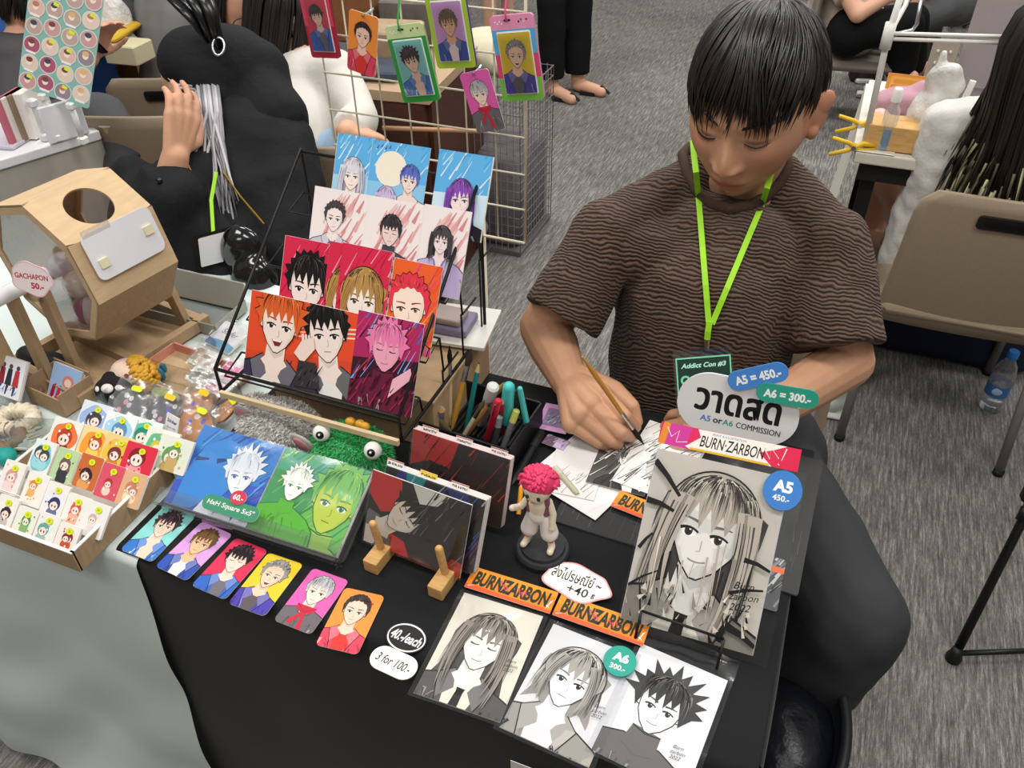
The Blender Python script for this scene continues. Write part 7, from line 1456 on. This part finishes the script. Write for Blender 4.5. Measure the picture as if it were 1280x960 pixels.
obj('hood_ribbon', g, gl, HK, smooth=True); obj('ribbon_ring', Geo().tube([G(273, 58, d=1.685)+CX*.012*math.cos(a)-CY*.018*math.sin(a) for a in [2*PI*k/20 for k in range(20)]], .0028, 6, closed=True), chrome, HK, smooth=True)
gold = mat('gold_zip', '#b08a3a', .3, .8)
obj('gold_zip', Geo().tube([G(278, 214, d=1.70), G(300, 245, d=1.69), G(330, 280, d=1.69)], .0022, 6), gold, HK); obj('gold_zip', Geo().tube([G(231, 198, d=1.675), G(242, 220, d=1.675), G(250, 252, d=1.68)], .0018, 6), gold, HK)
obj('cuff_button', Geo().ell(G(199, 226, d=1.61), (.006, .006, .006)), gl, HK, smooth=True)
ln2 = thing('lanyard_badge', 'lime lanyard with a white card hanging on the hooded person', 'badge', G(265, 300, d=1.68)); ribbon('strap', [G(270, 215, d=1.68), G(264, 250, d=1.67), G(267, 298, d=1.66)], .007, lime, ln2); obj('white_card', Geo().prism(rrect(.065, .06, .003), M_B(G(252, 334, d=1.67), CX*.95-CY*.25, -CY*.9-CF*.3), .002), mat('card_white', '#d5d5d9', .5), ln2); obj('black_pouch', Geo().prism(rrect(.085, .075, .006), M_B(G(246, 340, d=1.68), CX*.95-CY*.25, -CY*.9-CF*.3), .003), gl, ln2)
tag(blob('black_handbag', Geo().ell(G(306, 315, d=1.66), (.05, .04, .06)).ell(G(318, 345, d=1.66), (.05, .04, .05)), .006, mat('black_patent', '#0e0e11', .15, coat=.6), None, 4, disp=lambda p, n: .006*noise.noise(p*25)), 'shiny black patent handbag on the lap of the hooded person', 'bag')
# grey-shirt person, headband person, white-shirt woman, partly hidden helper at the far left
gy = G(206, 60, y=2.30)
generic('person', 'person in a charcoal grey shirt seen from behind at the top left', gy+V((0, .15, .45)), (-.3, .9, -.3), [gy+V((-.17, .1, .20)), gy+V((.19, .1, .20))], [V((gy.x-.10, gy.y+.02, .50)), V((gy.x+.10, gy.y+.02, .50))], [(gy+V((-.26, .2, -.05)), gy+V((-.2, .42, -.08)), (0, 1, 0), (0, 0, 1)), None], '#858586', '#2c2c30', '#1c1815', legs=[(V((gy.x-.15, gy.y+.42, .5)), V((gy.x-.15, gy.y+.42, .08)), V((gy.x-.15, gy.y+.56, .03))), (V((gy.x+.15, gy.y+.42, .5)), V((gy.x+.15, gy.y+.42, .08)), V((gy.x+.15, gy.y+.56, .03)))], seed=25)
hb = G(306, 10, d=2.50); q = generic('person', 'person with a cream headband and glasses looking down, behind the hooded person', hb, (.70, -.66, -.28), [hb+V((-.16, .06, -.26)), hb+V((.16, .06, -.26))], [V((hb.x-.1, hb.y+.1, .48)), V((hb.x+.1, hb.y+.1, .48))], [None, None], '#b9b4ac', '#3a3a40', '#1f1a18', legs=[(V((hb.x-.05, hb.y-.32, .5)), V((hb.x-.05, hb.y-.32, .08)), V((hb.x-.05, hb.y-.44, .03))), (V((hb.x+.15, hb.y-.32, .5)), V((hb.x+.15, hb.y-.32, .08)), V((hb.x+.15, hb.y-.44, .03)))], seed=26, skin='#cf9a80', hairlen=.07)
Rh = axes((.70, -.66, -.28), (0, 0, 1)); obj('headband', Geo().tube([hb+Rh @ V((.098*math.cos(a), -.012+.01*math.sin(a), .012+.122*math.sin(a))) for a in [PI*k/20 for k in range(21)]], .018, 8, flat=.4), mat('cream_band', '#d8cdb4', .8), q, smooth=True)
for s in (-1, 1): obj('glasses', Geo().tube([hb+Rh @ V((s*.034+.022*math.cos(a), .098, .008+.018*math.sin(a))) for a in [2*PI*k/18 for k in range(18)]], .0016, 6, closed=True), mat('dark_steel', '#2a2a2c'), q, smooth=True)
ww = G(398, 120, d=2.42)
q = generic('person', 'woman in a white shirt with long black hair behind the grid panel', G(362, 22, d=2.42), (.55, .8, -.3), [G(352, 92, d=2.46), G(420, 92, d=2.36)], [G(368, 200, d=2.46), G(405, 198, d=2.40)], [None, (G(450, 150, d=2.30), G(432, 165, d=2.10), (.3, .5, -.2), (0, 0, 1))], '#d5d1ca', '#9fbcd6', '#1a1614', legs=[(G(405, 188, d=2.64), V((-1.85, 2.60, .08)), V((-1.80, 2.72, .03))), (G(438, 186, d=2.56), V((-1.70, 2.52, .08)), V((-1.64, 2.64, .03)))], seed=27, hairlen=.26, sleeves=1)
ah = G(20, 95, d=2.4)
generic('person', 'person in dark grey holding a phone, mostly behind the teal sticker board', G(30, 5, d=2.5), (.6, -.3, -.5), [G(-25, 70, d=2.45), G(60, 70, d=2.5)], [G(20, 175, d=2.5), G(70, 170, d=2.5)], [None, (G(92, 92, d=2.35), G(112, 72, d=2.30), (.35, .2, .5), (-.5, .2, .5))], '#4b4a4c', '#57575a', '#1c1815', legs=[(G(125, 150, d=2.25), G(165, 215, d=2.22), G(180, 222, d=2.18)), (G(110, 165, d=2.35), G(150, 235, d=2.32), G(165, 240, d=2.28))], seed=28, skin='#d9a58c', sleeves=.55)
tag(obj('phone', Geo().box(G(116, 58, d=2.26), (.05, .008, .085), MX.Rotation(.5, 3, 'Z') @ MX.Rotation(.9, 3, 'X'), bev=.003), mat('phone_dark', '#1a1a1e', .2)), 'dark phone held by the person behind the sticker board', 'phone')
# blue-cloth table with goods
tb = thing('goods_table', 'table under a royal blue cloth at the upper left', 'table', G(135, 75, z=.74)); c = G(120, 70, z=.74); c.x -= .10; x0b, yb_ = c.x-.75, c.y+.02
obj('tabletop', Geo().box((c.x-.3, yb_+.32, .725), (.9, .6, .03)), mat('laminate', '#d8d2c6'), tb); 
for dx_ in (-.65, .15): obj('leg', Geo().box((c.x-.1+dx_*.9, yb_+.3, .355), (.05, .05, .71)), dm, tb)
o = obj('tablecloth', Geo().sheet(lambda u, v: (c.x-.76+.92*u, yb_-.005-.02*v-.012*math.sin(u*40)*v, .744-.70*v), 80, 10).sheet(lambda u, v: (c.x-.76+.92*u, yb_-.005+.63*v, .744), 4, 4), mat('royal_blue', '#1d4a86', .8), smooth=True); tag(o, 'royal blue cloth over the table at the upper left', 'tablecloth')
for i, (cc_, l) in enumerate((('#dcdad6', 'bottom'), ('#8e9096', 'second'), ('#d6d6d8', 'third'), ('#c9a52e', 'top'))): P = G(103, 46, z=.76+.02*i); tag(obj('folded_shirt', Geo().box((P.x, P.y+.05, .757+.022*i), (.24, .2, .020), .1+.05*i, bev=.008), mat('folded_'+cc_, cc_, .8), smooth=True), l+' folded shirt of the pile on the blue-clothed table', 'shirt', 'folded shirts on the blue table')
P = G(130, 60, z=.76); tag(blob('plastic_bag', Geo().ell(P+V((0, .04, .08)), (.09, .07, .11)).ell(P+V((.03, .04, .0)), (.08, .06, .05)), .008, mat('white_film', '#dcdad6'), None, 3, disp=lambda p, n: .012*noise.noise(p*20)), 'pale bulging plastic bag beside the folded shirts', 'bag')
P = G(146, 72, z=.76); tag(obj('goods_box', Geo().box((P.x+.03, P.y+.03, .775), (.12, .1, .06), .1, bev=.004), mat('pale_yellow_box', '#cfc7a6', .6)), 'pale yellow box at the corner of the blue-clothed table', 'box')
for px, cc_, l in ((110, '#c79a55', 'left'), (140, '#b98548', 'right')): P = G(px, 4, d=3.3); tag(obj('display_box', Geo().box((P.x, P.y, (P.z+.2)/2), (.16, .12, P.z+.2), .1, bev=.003), mat('ochre_box'+cc_, cc_, .7)), l+' of two tall ochre boxes at the top left edge', 'box', 'ochre boxes at the top left')
# ---------------------------------------------------------------- neighbour's white counter with acrylic stand and sticker board
e0, e1 = G(-60, 218, z=.80), G(124, 163, z=.80); ctr = thing('counter', 'neighbouring counter with white top and pale grey skirt behind the drum', 'counter', (e0+e1)/2*.999)
dv = (e1-e0).normalized(); bk = MX.Rotation(PI/2, 3, 'Z') @ dv; Rc = MX((dv, bk, VZ)).transposed(); Lc = (e1-e0).length
obj('white_top', Geo().box((e0+e1)/2+bk*.13-VZ*.012, (Lc, .26, .024), Rc), mat('white_board', '#e9e8ee', .35), ctr, bevel=.003); 
obj('skirt', Geo().sheet(lambda u, v: e0+dv*(Lc*u)+bk*(.006-.006*math.sin(u*60)*v)-VZ*(.02+.76*v), 60, 8), mat('grey_skirt', '#b3aca2', .8, noise_=(6, .05)), ctr, smooth=True)
obj('side_skirt', Geo().sheet(lambda u, v: e1-dv*.002+bk*(.26*u)-VZ*(.02+.76*v), 10, 6), mat('grey_skirt', '#b3aca2', .8), ctr, smooth=True)
bdp = thing('sticker_board', 'teal acrylic board covered with round sticker designs at the top left', 'display board', G(60, 140, z=.80)); Pa = G(110, 136, d=1.98); Pl = G(22, 108, d=2.0); ub = (Pa-Pl).normalized(); vb_ = (G(72, -30, d=1.92)-Pa); vb_ = (vb_-ub*vb_.dot(ub)).normalized()
Wb = (Pa-Pl).length*1.0; A = Art(Wb, .34, .004, paper='#86b5ad', thick=.003, edge='#d0e6e4'); R = random.Random(8)
for j in range(8):
    for i in range(4):
        x, y = Wb*(.13+.25*i), .02+.042*j+.008*(i % 2); c_ = R.choice(['#d8b7ac', '#c79a9a', '#b9a39a', '#e0c9bd', '#8f8791', '#a85a72']); A.ell(x, y, .0235, .0205, '#d9d4cc'); A.ell(x, y, .021, .018, c_); A.ell(x-.002, y+.003, .008, .008, '#f0ddd0'); A.ell(x-.002, y+.008, .009, .006, R.choice(['#7a4a4a', '#c07a6a', '#4a4a5a', '#d9b37a']))
        if R.random() < .5: A.line([(x-.014, y-.016), (x+.012, y-.018)], .005, .005, '#efeae6')
        if R.random() < .2: A.line([(x-.004, y+.013), (x+.010, y+.010)], .008, .007, '#d9e832')
A.build('board', Pl, ub, vb_, bdp)
for k in (.35, .75): p = Pl+ub*Wb*k; obj('acrylic_post', Geo().tube([p, V((p.x, p.y, .802))], .007, 12), mat('frosted_post', '#d9dcdc', .3), bdp, smooth=True); obj('post_cap', Geo().box(V((p.x, p.y, .812)), (.022, .022, .02), bev=.004), whitepl, bdp); obj('post_clip', Geo().box(p-VZ*.006, (.02, .02, .016), bev=.003), whitepl, bdp)
p = G(58, 176, z=.80); tag(obj('divider_post', Geo().tube([V((p.x, p.y, .802)), V((p.x, p.y, .90))], .006, 12).box(V((p.x, p.y, .810)), (.022, .022, .02), bev=.004).box(V((p.x, p.y, .895)), (.022, .022, .02), bev=.004), mat('frosted_post', '#d9dcdc', .3), smooth=True, auto=40), 'short clear post with white caps at the counter edge', 'post')
for i, (px, cc_, l) in enumerate(((18, '#c2687a', 'pink spined'), (25, '#e3ddd6', 'white spined'), (32, '#8f7a62', 'brown patterned'), (42, '#e9e4de', 'pale lettered'))):
    p = G(px, 180-i*3, z=.802); tag(obj('zine', Geo().box(V((p.x, p.y+.03, .802+.058)), (.012 if i < 3 else .03, .10, .112), .25, bev=.001), mat('zine_'+cc_, cc_, .6)), l+' booklet standing in the rack on the white counter', 'booklet', 'booklets on the white counter')
p = G(80, 152, z=.845); tag(obj('white_rack', Geo().box(V((p.x, p.y, .802+.045)), (.10, .010, .09), Rc, bev=.002), mat('white_board', '#e9e8ee')), 'white upright backing card behind the booklets', 'card rack')
p = G(12, 175, z=.802); tag(obj('white_papers', Geo().box(V((p.x-.02, p.y, .806)), (.14, .12, .008), .2, bev=.001), mat('lilac_paper', '#cfc9d4', .6)), 'pale sheets lying at the left end of the white counter', 'papers')
p = G(136, 156, z=.80); t = thing('paper_cup', 'small beige lid cup hanging at the counter corner', 'cup', p); obj('cup', Geo().lathe([(.018, -.03), (.024, 0), (.024, .002), (.001, .002)], p, 24), mat('beige_cup', '#c9ad88', .6), t, smooth=True, auto=40); obj('lid', Geo().lathe([(.027, .002), (.028, .006), (.001, .007)], p, 24), whitepl, t, smooth=True, auto=40)
# ---------------------------------------------------------------- behind the grid: brown counter, cushion, wire basket, film
c0_ = G(440, 112, z=.74); c1_ = G(528, 120, z=.74); tb = thing('brown_counter', 'reddish brown counter behind the grid panel', 'counter', (c0_+c1_)/2*.99); d_ = (c1_-c0_).normalized(); nb = MX.Rotation(PI/2, 3, 'Z') @ d_; Rq = MX((d_, nb, VZ)).transposed(); Lq = (c1_-c0_).length
obj('front_panel', Geo().box((c0_+c1_)/2+nb*.02-VZ*.36, (Lq, .03, .70), Rq), mat('red_brown', '#4c2b22', .5, noise_=(20, .15), stretch=(1, 1, 6)), tb); obj('worktop', Geo().box((c0_+c1_)/2+nb*.28-VZ*.01, (Lq+.04, .56, .03), Rq), mat('tan_top', '#b39a7c', .5), tb); obj('side_panel', Geo().box(c1_+nb*.28-VZ*.37, (.03, .5, .72), Rq), mat('red_brown', '#4c2b22'), tb)
for px, py, s_, cc_, l in ((465, 95, (.16, .14, .03), '#3c4654', 'dark blue tray of goods on the brown counter'), (480, 60, (.20, .16, .10), '#a58d72', 'kraft box on the brown counter'), (515, 30, (.22, .15, .14), '#6e6a66', 'grey carton at the back of the brown counter'), (440, 20, (.14, .12, .18), '#8a5a3a', 'tall brown box behind the crimson card holder')):
    P = G(px, py, z=.74+s_[2]/2); tag(obj('goods_box', Geo().box((P.x, P.y+.04, .748+s_[2]/2), s_, .2, bev=.006), mat('goods_'+cc_, cc_, .6, noise_=(30, .15)), smooth=False), l, 'box')
P = G(552, 160, z=.45); tag(blob('plastic_wrap', Geo().caps(P+V((0, .02, .1)), V((P.x, P.y, .10)), .05, .10).ell(V((P.x+.05, P.y, .10)), (.14, .10, .10)), .010, mat('grey_film', '#b9b7b8', .3, bump=(40, 1), bumpdist=.006), None, 3, disp=lambda p, n: .02*noise.noise(p*13)), 'translucent grey plastic wrapping hanging in front of the cream bundle', 'wrapping')
P0_ = G(556, 215, z=.30); bk_ = thing('wire_basket', 'grey-mauve wire mesh basket behind the right end of the grid', 'basket', V((P0_.x+.15, P0_.y+.2, 0))); g = Geo('#8c8488'); o_ = V((P0_.x, P0_.y, .02)); Wk, Hk, Dk = .30, G(600, 112, y=P0_.y).z, .34
for i in range(13): x = o_.x+Wk*i/12; g.tube([(x, o_.y, .02), (x, o_.y, Hk)], .0016, 5); g.tube([(x, o_.y+Dk, .02), (x, o_.y+Dk, Hk)], .0016, 5)
for j in range(18): z = .02+Hk*j/17.7; g.tube([(o_.x, o_.y, z), (o_.x+Wk, o_.y, z), (o_.x+Wk, o_.y+Dk, z), (o_.x, o_.y+Dk, z)], .0016, 5, closed=True)
for i in range(13): y = o_.y+Dk*i/12; g.tube([(o_.x, y, .02), (o_.x, y, Hk)], .0016, 5); g.tube([(o_.x+Wk, y, .02), (o_.x+Wk, y, Hk)], .0016, 5)
obj('wire_mesh', g, mat('mauve_wire', '#8c8488', .5), bk_); obj('content', Geo().box((o_.x+Wk/2, o_.y+Dk/2, .20), (Wk-.03, Dk-.03, .36), bev=.02), mat('mauve_fill', '#6e666a', .8, noise_=(18, .3)), bk_, smooth=True)
P = V((o_.x+Wk*.40, o_.y+Dk*.5, Hk+.075)); tag(blob('cloth_bundle', Geo().ell(P, (.155, .13, .075)).ell(P+V((.07, -.03, -.012)), (.10, .10, .058)), .010, mat('cream_cushion', '#cfc8ae', .8), None, 4, disp=lambda p, n: .010*noise.noise(p*10)), 'cream cloth bundle lying on the wire basket', 'bundle')
obj('lining', Geo().box((o_.x+Wk/2, o_.y+Dk/2, .012), (Wk, Dk, .02)), mat('mauve_fill', '#6e666a'), bk_)
tag(obj('wooden_rod', Geo().tube([G(478, 160, y=2.1), G(600, 164, y=2.2)], .007, 10), mat('rod_wood', '#b58a68', .6), smooth=True), 'thin wooden rod resting across the wrapping behind the grid', 'rod')
tag(blob('pink_bag', Geo().ell(G(338, 14, d=2.95), (.10, .08, .09)).caps(G(338, 14, d=2.95), V((G(338, 14, d=2.95).x, G(338, 14, d=2.95).y, .75)), .06, .06), .01, mat('magenta_fabric', '#b02a7a', .7), None, 4), 'magenta bag at the top beside the black-haired woman', 'bag')
